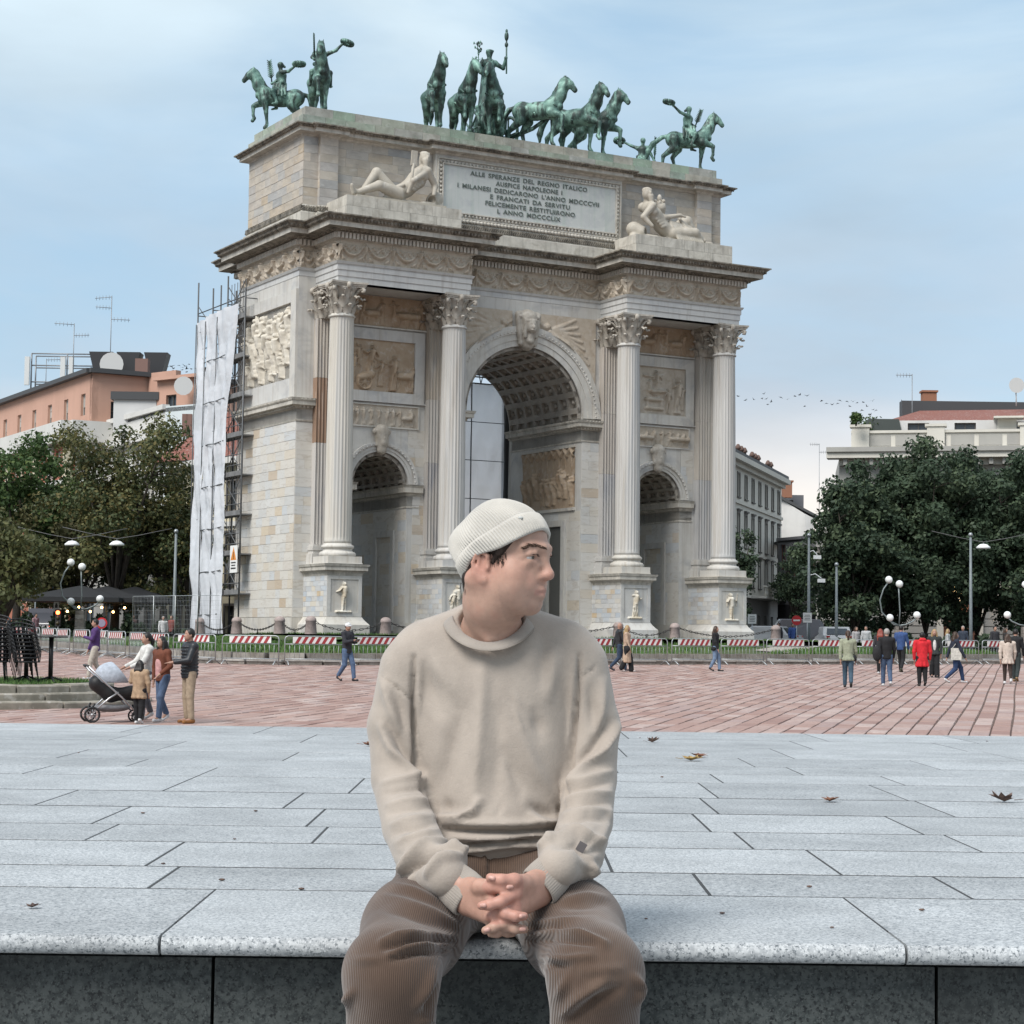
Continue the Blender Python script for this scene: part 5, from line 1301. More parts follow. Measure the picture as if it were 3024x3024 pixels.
def m_sheet(nm, tl):
 m, nt, b = new_mat(nm); v, s = ncoord(nt)
 setc(nt, b, nmix(nt, (.68, .70, .735), (.58, .605, .64), nmap(nt, nnoise(nt, v, .8, 5), .4, .65))); b.inputs['Roughness'].default_value = .42
 b.inputs['Specular IOR Level'].default_value = .5
 nbump(nt, b, nnoise(nt, v, 4, 6, .6, 1.5), .28, .05); out = [n for n in nt.nodes if n.type == 'OUTPUT_MATERIAL'][0]; tr = nt.nodes.new('ShaderNodeBsdfTranslucent'); tr.inputs['Color'].default_value = (.78, .76, .78, 1); mx = nt.nodes.new('ShaderNodeMixShader'); mx.inputs[0].default_value = tl; tp = nt.nodes.new('ShaderNodeBsdfTransparent'); m2 = nt.nodes.new('ShaderNodeMixShader'); m2.inputs[0].default_value = .16 if tl > .5 else .04; nt.links.new(b.outputs[0], mx.inputs[1]); nt.links.new(tr.outputs[0], mx.inputs[2]); nt.links.new(mx.outputs[0], m2.inputs[1]); nt.links.new(tp.outputs[0], m2.inputs[2]); nt.links.new(m2.outputs[0], out.inputs['Surface']); return m
scaffold()
# ------------------------------------------------------------------ houses round the square
def wallm(name, c, c2=None, r=.85, streak=.25):
 m, nt, b = new_mat(name); v, s = ncoord(nt, (1, 1, 1), True); v2, _ = ncoord(nt, (.6, .6, .06), False)
 col = nmix(nt, c, c2 or tuple(x*.8 for x in c), nmap(nt, nnoise(nt, v, .35, 5), .4, .65)); col = nmix(nt, col, tuple(x*.6 for x in c), nmap(nt, nnoise(nt, v2, 2., 5), .5, .8, 0, streak))
 setc(nt, b, col); b.inputs['Roughness'].default_value = r; nbump(nt, b, nnoise(nt, v, 3, 5), .2, .05); return m
M_GLS, _nt, _b = new_mat('window_glass'); _b.inputs['Base Color'].default_value = (.035, .045, .055, 1); _b.inputs['Roughness'].default_value = .12; _b.inputs['Specular IOR Level'].default_value = .6
M_FRM = mat('window_frame', (.42, .40, .36), .6, rnd=.15); M_FRD = mat('dark_window_frame', (.10, .09, .08), .6, rnd=.2); M_SHT = mat('roller_shutter', (.42, .40, .37), .7, rnd=.25)
M_TIL = m_marble('roof_tiles', [(.22, .085, .06), (.19, .07, .05), (.26, .1, .07)], vein=(.12, .05, .04), sc=(2, 2, 2)); M_DRK = mat('dark_metal_roof', (.06, .062, .065), .6)
WN = {}
def facade(parent, P0, P1, z0, z1, m, wins=(), dep=.28, thick=.5, sur=None, frame=None, name='wall', surw=.16):
 """upright wall from P0 to P1 (its outside faces right of the walking direction) with recessed windows (u0,u1,v0,v1[,kind])"""
 P0, P1 = Vector(P0[:2]), Vector(P1[:2]); d = P1-P0; L = d.length; ang = math.atan2(d.y, d.x)
 M = Matrix.Translation((P0.x, P0.y, 0)) @ Matrix.Rotation(ang, 4, 'Z'); us = sorted({0., L} | {w[0] for w in wins} | {w[1] for w in wins}); vs2 = sorted({z0, z1} | {w[2] for w in wins} | {w[3] for w in wins})
 mb = MB(); T = lambda x, y, z: tuple(M @ Vector((x, y, z)))
 for a, b in zip(us[:-1], us[1:]):
  run = None
  for c, e in zip(vs2[:-1], vs2[1:]):
   mu, mv = (a+b)/2, (c+e)/2
   if any(w[0] < mu < w[1] and w[2] < mv < w[3] for w in wins): continue
   mb.poly([T(a, 0, c), T(b, 0, c), T(b, 0, e), T(a, 0, e)])
 for w in wins:
  a, b, c, e = w[:4]
  for q in (((a, 0, c), (b, 0, c), (b, dep, c), (a, dep, c)), ((a, 0, e), (a, dep, e), (b, dep, e), (b, 0, e)), ((a, 0, c), (a, dep, c), (a, dep, e), (a, 0, e)), ((b, 0, c), (b, 0, e), (b, dep, e), (b, dep, c))): mb.poly([T(*p) for p in q])
 mb.poly([T(0, 0, z1), T(L, 0, z1), T(L, thick, z1), T(0, thick, z1)]); mb.poly([T(0, thick, z0), T(0, thick, z1), T(L, thick, z1), T(L, thick, z0)])
 for x in (0, L): mb.poly([T(x, 0, z0), T(x, thick, z0), T(x, thick, z1), T(x, 0, z1)])
 mb.build(name, m, parent)
 for w in wins:
  kind = w[4] if len(w) > 4 else 'w'; wd, ht = w[1]-w[0], w[3]-w[2]; key = (round(wd, 2), round(ht, 2), kind, frame.name if frame else '', sur.name if sur else '')
  if key not in WN:
   mb = MB(); t = .09
   frame_box(mb, -wd/2+t, wd/2-t, t, ht-t, dep, t, .08); mb.box2((-.03, dep-.07, t), (.03, dep, ht-t))
   if ht > 1.6: mb.box2((-wd/2+t, dep-.07, ht*.68), (wd/2-t, dep, ht*.68+.06))
   if sur:
    frame_box(mb, -wd/2, wd/2, 0, ht, -.003, surw, .07); mb.box2((-wd/2-surw-.06, -.17, -.14), (wd/2+surw+.06, 0, -.02))
    if kind in ('p',): mb.box2((-wd/2-surw-.12, -.26, ht+surw+.12), (wd/2+surw+.12, 0, ht+surw+.26)); mb.box2((-wd/2-surw, -.12, ht+surw), (wd/2+surw, 0, ht+surw+.12))
   f = mb.build('window', frame or M_FRM, parent); p = MB(); p.poly([(-wd/2, dep, 0), (wd/2, dep, 0), (wd/2, dep, ht), (-wd/2, dep, ht)]); pane = p.build('pane', M_GLS, f)
   sh = None
   if kind == 's': q = MB(); n = 9; [q.box((0, dep-.05, ht-(i+.5)*ht*.6/n), (wd-.1, .04, ht*.6/n*.9)) for i in range(n)]; q.build('shutter', M_SHT, f)
   WN[key] = f; f.location = M @ Vector(((w[0]+w[1])/2, 0, w[2])); f.rotation_euler = (0, 0, ang); f['fresh'] = 1
  else:
   f = dup(WN[key], parent); f.location = M @ Vector(((w[0]+w[1])/2, 0, w[2])); f.rotation_euler = (0, 0, ang)
 return M, L
def band(parent, P0, P1, z, h, out, m, name='cornice', back=.3, ext=0.):
 P0, P1 = Vector(P0[:2]), Vector(P1[:2]); d = (P1-P0); L = d.length; d.normalize(); n = Vector((d.y, -d.x)); mb = MB(); c = (P0+P1)/2+n*(out-back)/2
 mb.box((c.x, c.y, z+h/2), (L+2*ext, out+back, h), math.atan2(d.y, d.x)); return mb.build(name, m, parent)
def grid_wins(L, n, w, rows, m0=None, kind='w'):
 out = []; st = L/n
 for i in range(n):
  c = (i+.5)*st
  for r in rows: out.append((c-w/2, c+w/2, r[0], r[1], r[2] if len(r) > 2 else kind))
 return out
def px_pt(px, d): p = at(px, 1890, d); return Vector((p.x, d))
GF = 1.8
def antenna(loc, h, label, arms=2, seed=0):
 mb = MB(); rr = random.Random(seed); mb.tube([(0, 0, 0), (0, 0, h)], .035, 5)
 for i in range(arms):
  z = h-.1-i*.9; a = rr.uniform(-.5, .5); L = rr.uniform(.8, 1.3); s_ = rr.choice((-1, 1)); q = Vector((math.cos(a)*s_, math.sin(a), 0)); mb.tube([(0, 0, z), tuple(q*L*1.3+Vector((0, 0, z)))], .025, 4)
  for j in range(5): c = q*(L*(.2+.25*j))+Vector((0, 0, z)); mb.tube([c-Vector((0, .0, .18)), c+Vector((0, 0, .18))], .015, 4)
 o = mb.build('antenna', M_GALV2, loc=loc); tag(o, label, 'antenna'); return o
M_GALV2 = mat('aerial_metal', (.25, .26, .27), .5, metal=.5)
def town_left():
 mp = wallm('salmon_plaster', (.50, .30, .225), (.46, .275, .205)); mw = wallm('white_plaster', (.60, .59, .56), (.55, .54, .51)); mr = wallm('red_brick_face', (.36, .13, .08), (.31, .11, .07)); mcr = wallm('cream_plaster', (.56, .51, .38), (.52, .47, .34)); mbl = wallm('pale_party_wall', (.56, .61, .62), (.52, .57, .58), streak=.1)
 b = empty('apartment_building', (0, 0, 0)); tag(b, 'salmon apartment block with a white terrace band and rooftop masts behind the left trees', 'building')
 C = px_pt(252, 150); A = C+Vector((-.5, .866))*52; R = C+Vector((.866, .5))*15; q1 = Vector((.866, .5))
 w = grid_wins(52, 12, 1.1, [(19.2, 20.9, 's')]); facade(b, A, C, 17.6, 22.3, mp, w, frame=M_FRM); facade(b, C, R, 12, 22.3, mp, [(1.5, 4.9, 17.9, 20.2), (6.6, 8.2, 17.9, 20.2), (9.3, 11.2, 17.9, 20.2)], frame=M_FRD)
 band(b, A, C, 22.3, .35, .5, M_DRK, 'roof_edge'); band(b, C, R, 22.3, .35, .5, M_DRK, 'roof_edge', ext=.3)
 mb = MB(); mb.prism([tuple(A+q1*.3), tuple(C+q1*.3+Vector((-.1, .3))), tuple(R), tuple(A+q1*15)], 22.25, 22.4); mb.build('roof', M_DRK, b)
 n = Vector((-.866, -.5)); A2, C2 = A+n*1.6, C+n*1.6+Vector((.0, -.3)); w = []
 for i in range(13):
  u = 1.5+i*3.95
  for z in (4.8, 8.3, 11.8): w.append((u, u+1.2, z, z+2.1, 's'))
  w.append((u, u+1.2, 14.7, 16.4, 's'))
 facade(b, A2, C2, GF, 17.2, mr, w, frame=M_FRM); facade(b, C2, C2+q1*15, GF, 17.2, mw, [(2+3*i, 3.3+3*i, z, z+1.7, 's') for i in range(4) for z in (5, 8.4, 11.8)], frame=M_FRM)
 band(b, A2, C2, 16.9, 1.6, .7, mw, 'parapet', 1.); band(b, C2, C2+q1*9, 16.9, 1.6, .7, mw, 'parapet', 1.); band(b, A2, C2, 13.7, .35, .35, mw, 'string_course')
 for i in range(14): p = A2.lerp(C2, (i*3.95+.35)/52); mb = MB(); mb.box((p.x, p.y, 9), (.9, .5, 15.6), math.atan2((C2-A2).y, (C2-A2).x)); mb.build('pier', mcr if i % 4 else mw, b)
 for i in (11, 12, 13): p = A2.lerp(C2, min(i*4/52, .97)); mb = MB(); mb.box((p.x-.5, p.y-.6, 11.4), (4.2, 2.0, .22), math.atan2((C2-A2).y, (C2-A2).x)); mb.box((p.x-.9, p.y-1.1, 11.9), (4.2, .1, .9), math.atan2((C2-A2).y, (C2-A2).x)); mb.build('balcony', mw, b)
 def on(px, d): return px_pt(px, d)
 p = on(355, 158); mb = MB()
 for k in range(3):
  c = Vector((p.x-2+2.2*k, p.y, 24.1)); mb.loft([[(c.x-.95, c.y-.8, 25), (c.x+.95, c.y-.8, 25), (c.x+.95, c.y+.8, 25), (c.x-.95, c.y+.8, 25)], [(c.x-.35, c.y-.8, 22.6), (c.x+.35, c.y-.8, 22.6), (c.x+.35, c.y+.8, 22.6), (c.x-.35, c.y+.8, 22.6)]])
 o = mb.build('cooling_unit', mat('cooling_black', (.03, .03, .033), .5)); tag(o, 'row of black tapered cooling units on the salmon roof', 'cooling unit')
 p = on(309, 156); mb = MB(); M = Matrix.Rotation(PI/2, 3, 'X')
 mb.lathe([(.02, 0), (.5, .04), (.9, .16), (.95, .2)], 16); 
 for i, v in enumerate(mb.v): q = M @ Vector(v); mb.v[i] = (q.x+p.x, q.y+p.y, q.z+23.8)
 mb.tube([(p.x, p.y, 22.3), (p.x, p.y+.1, 23.6)], .06, 5); o = mb.build('satellite_dish', mat('dish_grey', (.5, .5, .49), .6)); tag(o, 'round pale dish beside the cooling units on the salmon roof', 'satellite dish')
 p = on(175, 165); o = empty('antenna_rack', (p.x, p.y, 22.3)); tag(o, 'steel frame with white panel antennas on the left end of the salmon roof', 'antenna rack')
 mb = MB()
 for x in (-3, 0, 3):
  for y in (0, 1.5): mb.tube([(x, y, 0), (x, y, 3.6)], .07, 5)
 for z in (1.2, 2.6, 3.6): mb.tube([(-3, 0, z), (3, 0, z)], .06, 5); mb.tube([(-3, 1.5, z), (3, 1.5, z)], .06, 5)
 mb.build('frame', M_GALV2, o)
 for x in (-3.3, -.3, .4): mb = MB(); mb.box((x, -.2, 2.1), (.4, .25, 2.4)); mb.build('panel', mat('panel_white', (.6, .61, .6), .5), o)
 p = on(193, 160); antenna((p.x, p.y, 22.3), 5.4, 'thin aerial mast above the antenna frame on the salmon roof', 2, 1); p = on(303, 157); antenna((p.x, p.y, 22.3), 7.2, 'tallest aerial mast with three arms on the salmon roof', 3, 2); p = on(113, 168); antenna((p.x, p.y, 22.3), 3.6, 'short round headed aerial at the left of the salmon roof', 1, 3)
 p = on(400, 155); mb = MB(); mb.box((p.x, p.y, 22.8), (1.0, 1.0, 2.6)); o = mb.build('chimney', mat('brown_chimney', (.2, .12, .1), .8)); tag(o, 'square brown chimney at the right of the salmon roof', 'chimney')
 p = on(388, 148); mb = MB(); mb.box2((p.x-1.6, p.y-1, 17.5), (p.x+1.6, p.y+2, 19.9)); mb.build('stair_head', mat('stair_head', (.55, .55, .54), .7), b); mb = MB(); mb.box2((p.x-1.8, p.y-1.2, 19.9), (p.x+1.8, p.y+2, 20.5)); mb.build('stair_roof', M_DRK, b)
 b = empty('apartment_building', (0, 0, 0)); tag(b, 'white apartment block with a bare pale side wall between salmon block and scaffold', 'building')
 C = px_pt(472, 140); A = C+Vector((-.5, .866))*18; R = px_pt(600, 137.5)
 facade(b, A, C, GF, 18.4, mw, [(1.2+3.4*i, 2.5+3.4*i, z, z+1.8, 's') for i in range(5) for z in (5, 8.5, 12, 14.6)], frame=M_FRM); facade(b, C, R, GF, 18.6, mbl); band(b, A, C, 16.4, .5, .6, mw); band(b, A, C, 18.4, .35, .25, mw, 'parapet')
 mb = MB(); mb.prism([tuple(C), tuple(R), tuple(R+Vector((-4, 14))), tuple(A)], 18.2, 18.5); mb.build('roof', M_DRK, b)
 for i in range(2): q = A.lerp(C, .3+.35*i); mb = MB(); mb.box((q.x-.6, q.y-.4, 13.3), (3, 1.4, .2), math.atan2((C-A).y, (C-A).x)); mb.build('balcony', mw, b)
 P, Q = px_pt(445, 147), px_pt(585, 144); facade(b, P, Q, 18.3, 21.3, mp, [(1.0, 2.1, 18.9, 20.2), (4.2, 5.4, 19, 20.2)], frame=M_FRD); band(b, P, Q, 21.3, .25, .5, mp, 'roof_edge'); P2, Q2 = px_pt(420, 152), px_pt(500, 150); facade(b, P2, Q2, 18, 22.6, mp)
 p = px_pt(531, 145); mb = MB(); mb.lathe([(.02, 0), (.4, .04), (.7, .14)], 14)
 for i, v in enumerate(mb.v): q = Matrix.Rotation(PI/2, 3, 'X') @ Vector(v); mb.v[i] = (q.x+p.x, q.y+p.y-1, q.z+20.6)
 mb.tube([(p.x, p.y-1, 20.6), (p.x, p.y-.0, 20.4)], .05, 5); o = mb.build('satellite_dish', mat('dish_grey', (.5, .5, .49), .6)); tag(o, 'small dish on the orange penthouse wall above the white block', 'satellite dish')
 b = empty('town_house', (0, 0, 0)); tag(b, 'cream house with a red tile roof and two chimneys next to the scaffold', 'house')
 P, Q = px_pt(478, 131), px_pt(720, 125); L = (Q-P).length
 facade(b, P, Q, GF, 13.4, mcr, grid_wins(L, 3, 1.0, [(10.3, 12.2), (5.6, 8.6, 'p'), (2.2, 4.2)]), sur=mw, frame=M_FRD); facade(b, P+Vector((3, 12)), P, GF, 13.4, mcr, [])
 band(b, P, Q, 13.3, .4, .7, mw, ext=.4); band(b, P, Q, 9.3, .3, .15, mw, 'string_course'); band(b, P, Q, 5.0, .3, .15, mw, 'string_course')
 n = Vector((0.1, 1)); mb = MB(); mb.loft([[(P.x-.9, P.y-.8, 13.7), (Q.x+1, Q.y-.8, 13.7), (Q.x+1, Q.y+10, 13.7), (P.x, P.y+10, 13.7)], [(P.x+2.6, P.y+4.6, 17.1), (Q.x-2, Q.y+4.6, 17.1), (Q.x-2, Q.y+4.8, 17.1), (P.x+2.6, P.y+4.8, 17.1)]]); mb.build('roof', M_TIL, b)
 for px in (523, 537): p = px_pt(px, 131); mb = MB(); mb.box((p.x, p.y+1, 16.4), (.34, .34, 1.5)); mb.build('chimney', mat('brown_chimney', (.2, .12, .1), .8), b)
 b = empty('stone_house', (0, 0, 0)); tag(b, 'grey stone house front seen between trunks behind the left lamp', 'house')
 P, Q = px_pt(230, 138), px_pt(470, 133); L = (Q-P).length; facade(b, P, Q, GF, 10.5, wallm('grey_stone', (.33, .32, .30)), grid_wins(L, 4, 1.1, [(6.4, 8.6), (2.4, 4.6)]), frame=M_FRD)
 P, Q = px_pt(-40, 175), px_pt(160, 168); b = empty('stone_house', (0, 0, 0)); tag(b, 'white house wall behind the trees at the left edge of the picture', 'house'); facade(b, P, Q, GF, 12, mw, grid_wins((Q-P).length, 3, 1.1, [(8.4, 10.4), (4.4, 6.4)]), frame=M_FRD)
town_left()
def town_right():
 ms = wallm('pale_stone', (.60, .575, .51), (.56, .53, .47)); mgr = wallm('grey_render', (.165, .165, .175), (.145, .145, .155)); mst = wallm('palazzo_stone', (.36, .35, .32), (.31, .30, .28)); mdk = wallm('rusticated_stone', (.22, .215, .205), (.19, .185, .175)); mw = MC.get('w2') or wallm('white_gable', (.62, .61, .59))
 b = empty('palazzo', (0, 0, 0)); tag(b, 'long pale palazzo with tall shuttered windows right behind the last column', 'building')
 P, Q = px_pt(2120, 178), px_pt(2306, 211); L = (Q-P).length; n = 9
 facade(b, P, Q, GF+5.2, 19.6, ms, grid_wins(L, n, 1.15, [(16.3, 18.5), (11.6, 14.7, 'p'), (7.9, 10.6, 'p')]), sur=ms, frame=M_FRD)
 facade(b, P, Q, GF, GF+5.2, mdk, grid_wins(L, n, 1.5, [(2.2, 5.2)]), frame=M_FRD, dep=.4, name='rusticated_wall')
 facade(b, Q, Q+Vector((-10, 16)), GF, 19.6, ms, [])
 for z, h, o in ((19.4, .5, 1.0), (19.0, .4, .45), (15.6, .3, .2), (10.95, .25, .15), (6.8, .3, .35)): band(b, P, Q, z, h, o, ms)
 d = (Q-P).normalized(); nn = Vector((d.y, -d.x)); ang = math.atan2(d.y, d.x)
 c = P.lerp(Q, .7)+nn*.9; mb = MB(); mb.box((c.x, c.y, 6.9), (L*.55, 1.8, .25), ang); k = 24
 for i in range(k): q = c+d*((i+.5)/k-.5)*L*.54+nn*.75; mb.lathe([(.09, 0), (.14, .25), (.07, .6), (.11, .8)], 6, (q.x, q.y, 7.02))
 q = c+nn*.75; mb.box((q.x, q.y, 7.95), (L*.55, .3, .15), ang); mb.build('balcony', ms, b)
 mb = MB(); mb.prism([tuple(P+nn*.8), tuple(Q+nn*.8), tuple(Q+Vector((-10, 16))), tuple(P+Vector((-14, 10)))], 19.9, 20.3); mb.build('roof', M_DRK, b)
 k = 0
 for t in (.33, .38, .43, .55, .6, .65, .82, .87): c = P.lerp(Q, t)-nn*.4; mb = MB(); mb.lathe([(.2, 0), (.18, .7), (.3, .75), (.28, .9), (.12, 1.2)], 8, (c.x, c.y, 20.3)); mb.build('chimney_pot', mat('chimney_pots', (.12, .075, .06), .8), b)
 b = empty('office_building', (0, 0, 0)); tag(b, 'grey modern building with a brown shuttered window beside the pale palazzo', 'building')
 P, Q = px_pt(2296, 204), px_pt(2420, 196); L = (Q-P).length
 facade(b, P, Q, GF+4.6, 13.0, mgr, [(.5, 1.6, 10, 12.6), (1.9, 4.3, 9.3, 11.6, 's'), (.5, 1.6, 7, 8.6), (1.9, 4.3, 6.6, 9.0), (5.6, L-.15, 10.0, 12), (5.6, L-.15, 6.8, 9)], frame=mat('brown_frame', (.16, .08, .06), .7)); facade(b, P, Q, GF, GF+4.6, mat('dark_ground_floor', (.035, .035, .04), .7), [], name='ground_floor'); band(b, P, Q, 13, .3, .2, mgr); mb = MB(); mb.prism([tuple(P), tuple(Q), tuple(Q+Vector((0, 9))), tuple(P+Vector((0, 9)))], 12.8, 13.05); mb.build('roof', M_DRK, b)
 b = empty('town_house', (0, 0, 0)); tag(b, 'white gable wall with a sloping dark roof above the grey building', 'house')
 P, Q = px_pt(2293, 222), px_pt(2375, 220); mb = MB(); mb.loft([[(P.x, P.y, GF), (Q.x+1, Q.y, GF), (Q.x+1, Q.y, 16.5), (Q.x, Q.y, 17), (P.x, P.y, 19)], [(P.x, P.y+7, GF), (Q.x+1, Q.y+7, GF), (Q.x+1, Q.y+7, 16.5), (Q.x, Q.y+7, 17), (P.x, P.y+7, 19)]]); mb.build('wall', mw, b)
 mb = MB(); mb.loft([[(P.x-.3, P.y-.5, 19.05), (Q.x+1.5, Q.y-.5, 16.45), (Q.x+1.5, Q.y-.5, 16.75), (P.x-.3, P.y-.5, 19.4)], [(P.x-.3, P.y+8, 19.05), (Q.x+1.5, Q.y+8, 16.45), (Q.x+1.5, Q.y+8, 16.75), (P.x-.3, P.y+8, 19.4)]]); mb.build('roof', M_DRK, b)
 P, Q = px_pt(2296, 232), px_pt(2372, 232); b = empty('town_house', (0, 0, 0)); tag(b, 'dark roofed attic with brick chimney stack behind the white gable', 'house'); facade(b, P, Q, 14, 20.0, mgr, [(1, 1.8, 18, 19.4)], frame=M_FRD); p = px_pt(2322, 230); mb = MB(); mb.box((p.x, p.y, 20.4), (1.1, 1., 1.8)); mb.box((p.x, p.y, 21.4), (1.4, 1.3, .2)); mb.build('chimney', mat('brick_chimney', (.28, .13, .08), .85), b)
 p = px_pt(2418, 226); antenna((p.x, p.y, 14), 11.5, 'thin grey aerial rising left of the right palazzo', 2, 7)
 b = empty('town_house', (0, 0, 0)); tag(b, 'small grey stone house with balcony half hidden by the right trees', 'house'); P, Q = px_pt(2409, 176), px_pt(2486, 172); L = (Q-P).length
 facade(b, P, Q, GF, 12, mst, [(x, x+.8, z, z+2) for x in (.25, 1.25) for z in (2.4, 6.2, 9)], frame=M_FRD); band(b, P, Q, 7.4, .2, .5, mst, 'balcony'); band(b, P, Q, 12, .4, .5, mst)
 b = empty('palazzo', (0, 0, 0)); tag(b, 'large palazzo with a stone balustrade and red roof behind the right trees', 'building')
 P, Q = px_pt(2478, 150), px_pt(3190, 146); L = (Q-P).length
 wins = []; n = 7; st = L/n
 for i in range(n):
  c = (i+.5)*st
  for z0, z1, k in ((12.6, 14.6, 'w'), (8.2, 11.2, 'p')): wins.append((c-.75, c+.75, z0, z1, k))
 facade(b, P, Q, GF+4.9, 16.6, mst, wins, sur=mst, frame=M_FRD)
 dc = (px_pt(2835, 148)-P).length; g = [(dc-1.35, dc+1.35, GF+.05, GF+3.9)]+[(c-.9, c+.9, GF+1.2, GF+3.8) for c in [(i+.5)*st for i in range(n)] if abs(c-dc) > 2.6]
 d = (Q-P).normalized(); nn = Vector((d.y, -d.x)); ang = math.atan2(d.y, d.x); 
 facade(b, P, Q, GF, GF+4.9, mdk, g[1:]+[], frame=M_FRD, dep=.35, name='ground_floor'); facade(b, P+Vector((2, 14)), P, GF, 16.6, mst, [])
 for i in range(8): z = GF+.3+.57*i; band(b, P, Q, z, .5, .07, mdk, 'rustic_course', .2)
 c = P+d*dc; mb = MB(); M4 = Matrix.Translation((c.x, c.y, 0)) @ Matrix.Rotation(ang, 4, 'Z')
 def bx(mb, a, e):
  m_ = [(a[i]+e[i])/2 for i in range(3)]; q = M4 @ Vector(m_); mb.box(q, [abs(e[i]-a[i]) for i in range(3)], ang)
 mdoor = MB(); bx(mdoor, (-1.2, -.14, GF), (1.2, -.09, GF+3.7)); dr = mdoor.build('door', mat('brown_wood_door', (.085, .035, .022), .5), b); mdr = MB()
 for x in (-.6, .6):
  for z in (.5, 1.6, 2.7): bx(mdr, (x-.42, -.19, GF+z), (x+.42, -.14, GF+z+.9))
 mdr.build('door_panel', mat('brown_wood_door', (.085, .035, .022), .5), dr)
 mb = MB(); bx(mb, (-1.7, -.3, GF), (-1.2, -.08, GF+4)); bx(mb, (1.2, -.3, GF), (1.7, -.08, GF+4)); bx(mb, (-1.7, -.3, GF+3.7), (1.7, -.08, GF+4.3)); bx(mb, (-2.0, -1.1, GF+5.2), (2.0, -.08, GF+5.45)); mb.build('portal', mst, b)
 q = M4 @ Vector((0, -.75, GF+4.9)); mb = MB(); mb.sphere(tuple(q), .2, 10, 7); mb.tube([tuple(q), tuple(q+Vector((0, 0, .35)))], .04, 5); o = mb.build('porch_lamp', mat('porch_lamp_glow', (.9, .8, .6), .5, emit=(1, .72, .36, 9))); tag(o, 'glowing round lamp hanging above the brown palazzo door', 'lamp')
 pl = bpy.data.lights.new('porch_light', 'POINT'); pl.energy = 120; pl.color = (1, .62, .28); pl.shadow_soft_size = .25; lo = bpy.data.objects.new('porch_light', pl); COL.objects.link(lo); lo.location = q+Vector((0, -.35, -.2))
 for z, h, o_ in ((16.4, .45, 1.3), (16.85, .35, 1.5), (15.9, .5, .5), (6.7, .35, .4), (11.9, .25, .2)): band(b, P, Q, z, h, o_, mst if z > 16.6 else ms, ext=.9 if z > 16 else 0)
 k = int(L/.95)
 for i in range(k): c = P+d*((i+.5)*L/k)+nn*.5; mb = MB(); mb.box((c.x, c.y, 16.15), (.3, 1.0, .5), ang); mb.build('bracket', mst, b)
 e0 = P+d*.9; band(b, e0, Q, 17.2, 1.15, .25, ms, 'parapet', .3); band(b, e0, Q, 18.35, .2, .4, ms, 'coping', .4)
 for t in (0, 5.6, 12.4, 17.8): c = e0+d*(t+.7); mb = MB(); mb.box((c.x, c.y, 18.0), (1.3, 1.0, 1.6), ang); mb.box((c.x, c.y, 18.9), (1.6, 1.2, .2), ang); mb.build('pier', ms, b)
 for i in range(9): c = e0+d*(2.1+2.05*i)+nn*.26; mb = MB(); mb.box((c.x, c.y, 17.78), (1.7, .05, .8), ang); mb.build('parapet_panel', mst, b)
 r0, r1 = e0+d*2.9+Vector((0, 1.6)), Q+Vector((4, 1.6)); mb = MB(); mb.loft([[(r0.x, r0.y, 19.5), (r1.x, r1.y, 19.5), (r1.x, r1.y+9, 19.5), (r0.x, r0.y+9, 19.5)], [(r0.x+3.4, r0.y+4, 20.8), (r1.x, r1.y+4, 20.8), (r1.x, r1.y+5, 20.8), (r0.x+3.4, r0.y+5, 20.8)]]); mb.build('roof', M_TIL, b)
 facade(b, r0+Vector((.6, -.2)), r1, 18.3, 19.5, mw, [(3.5*i+1, 3.5*i+2.6, 18.55, 19.3) for i in range(4)], frame=M_FRD, name='attic_wall')
 for i in range(3): c = r0+d*(9+4.2*i); mb = MB(); mb.box((c.x, c.y-.5, 19.55), (2.2, 1.6, .14), ang); mb.box((c.x, c.y, 19.0), (1.4, 1, 1.0), ang); mb.build('dormer', ms, b)
 mb = MB(); mb.box2((r0.x+2.2, r0.y+6, 19), (r1.x, r1.y+8, 21.7)); mb.build('roof_block', M_DRK, b)
 mb = MB(); c = r0+Vector((-.4, -.4)); mb.loft([[(c.x-1.6, c.y, 18.3), (c.x+1.6, c.y, 18.3), (c.x+1.6, c.y+2, 18.3), (c.x-1.6, c.y+2, 18.3)], [(c.x-1.0, c.y, 19.6), (c.x+1.3, c.y, 19.6), (c.x+1.3, c.y+2, 19.6), (c.x-1.0, c.y+2, 19.6)]]); mb.build('awning', mat('awning_green', (.06, .07, .065), .7), b)
 p = px_pt(2784, 152); mb = MB(); mb.box((p.x, p.y+5, 22.0), (1.1, .9, 1.0)); mb.box((p.x, p.y+5, 22.6), (1.3, 1.1, .15)); mb.build('chimney', mat('brick_chimney', (.28, .13, .08), .85), b)
 p = px_pt(2694, 154); antenna((p.x, p.y, 18), 5.6, 'tall thin aerial at the left end of the red palazzo roof', 1, 9)
 p = px_pt(3004, 151); mb = MB(); mb.lathe([(.02, 0), (.35, .05), (.6, .15)], 14)
 for i, v in enumerate(mb.v): q = Matrix.Rotation(PI/2, 3, 'X') @ Vector(v); mb.v[i] = (q.x+p.x, q.y+p.y, q.z+22.4)
 mb.tube([(p.x, p.y, 20.8), (p.x, p.y+.1, 22.3)], .05, 5); o = mb.build('satellite_dish', mat('dish_grey', (.5, .5, .49), .6)); tag(o, 'white dish on the dark roof of the right palazzo', 'satellite dish')
town_right()
for o in bpy.data.objects:
 if 'fresh' in o: del o['fresh']
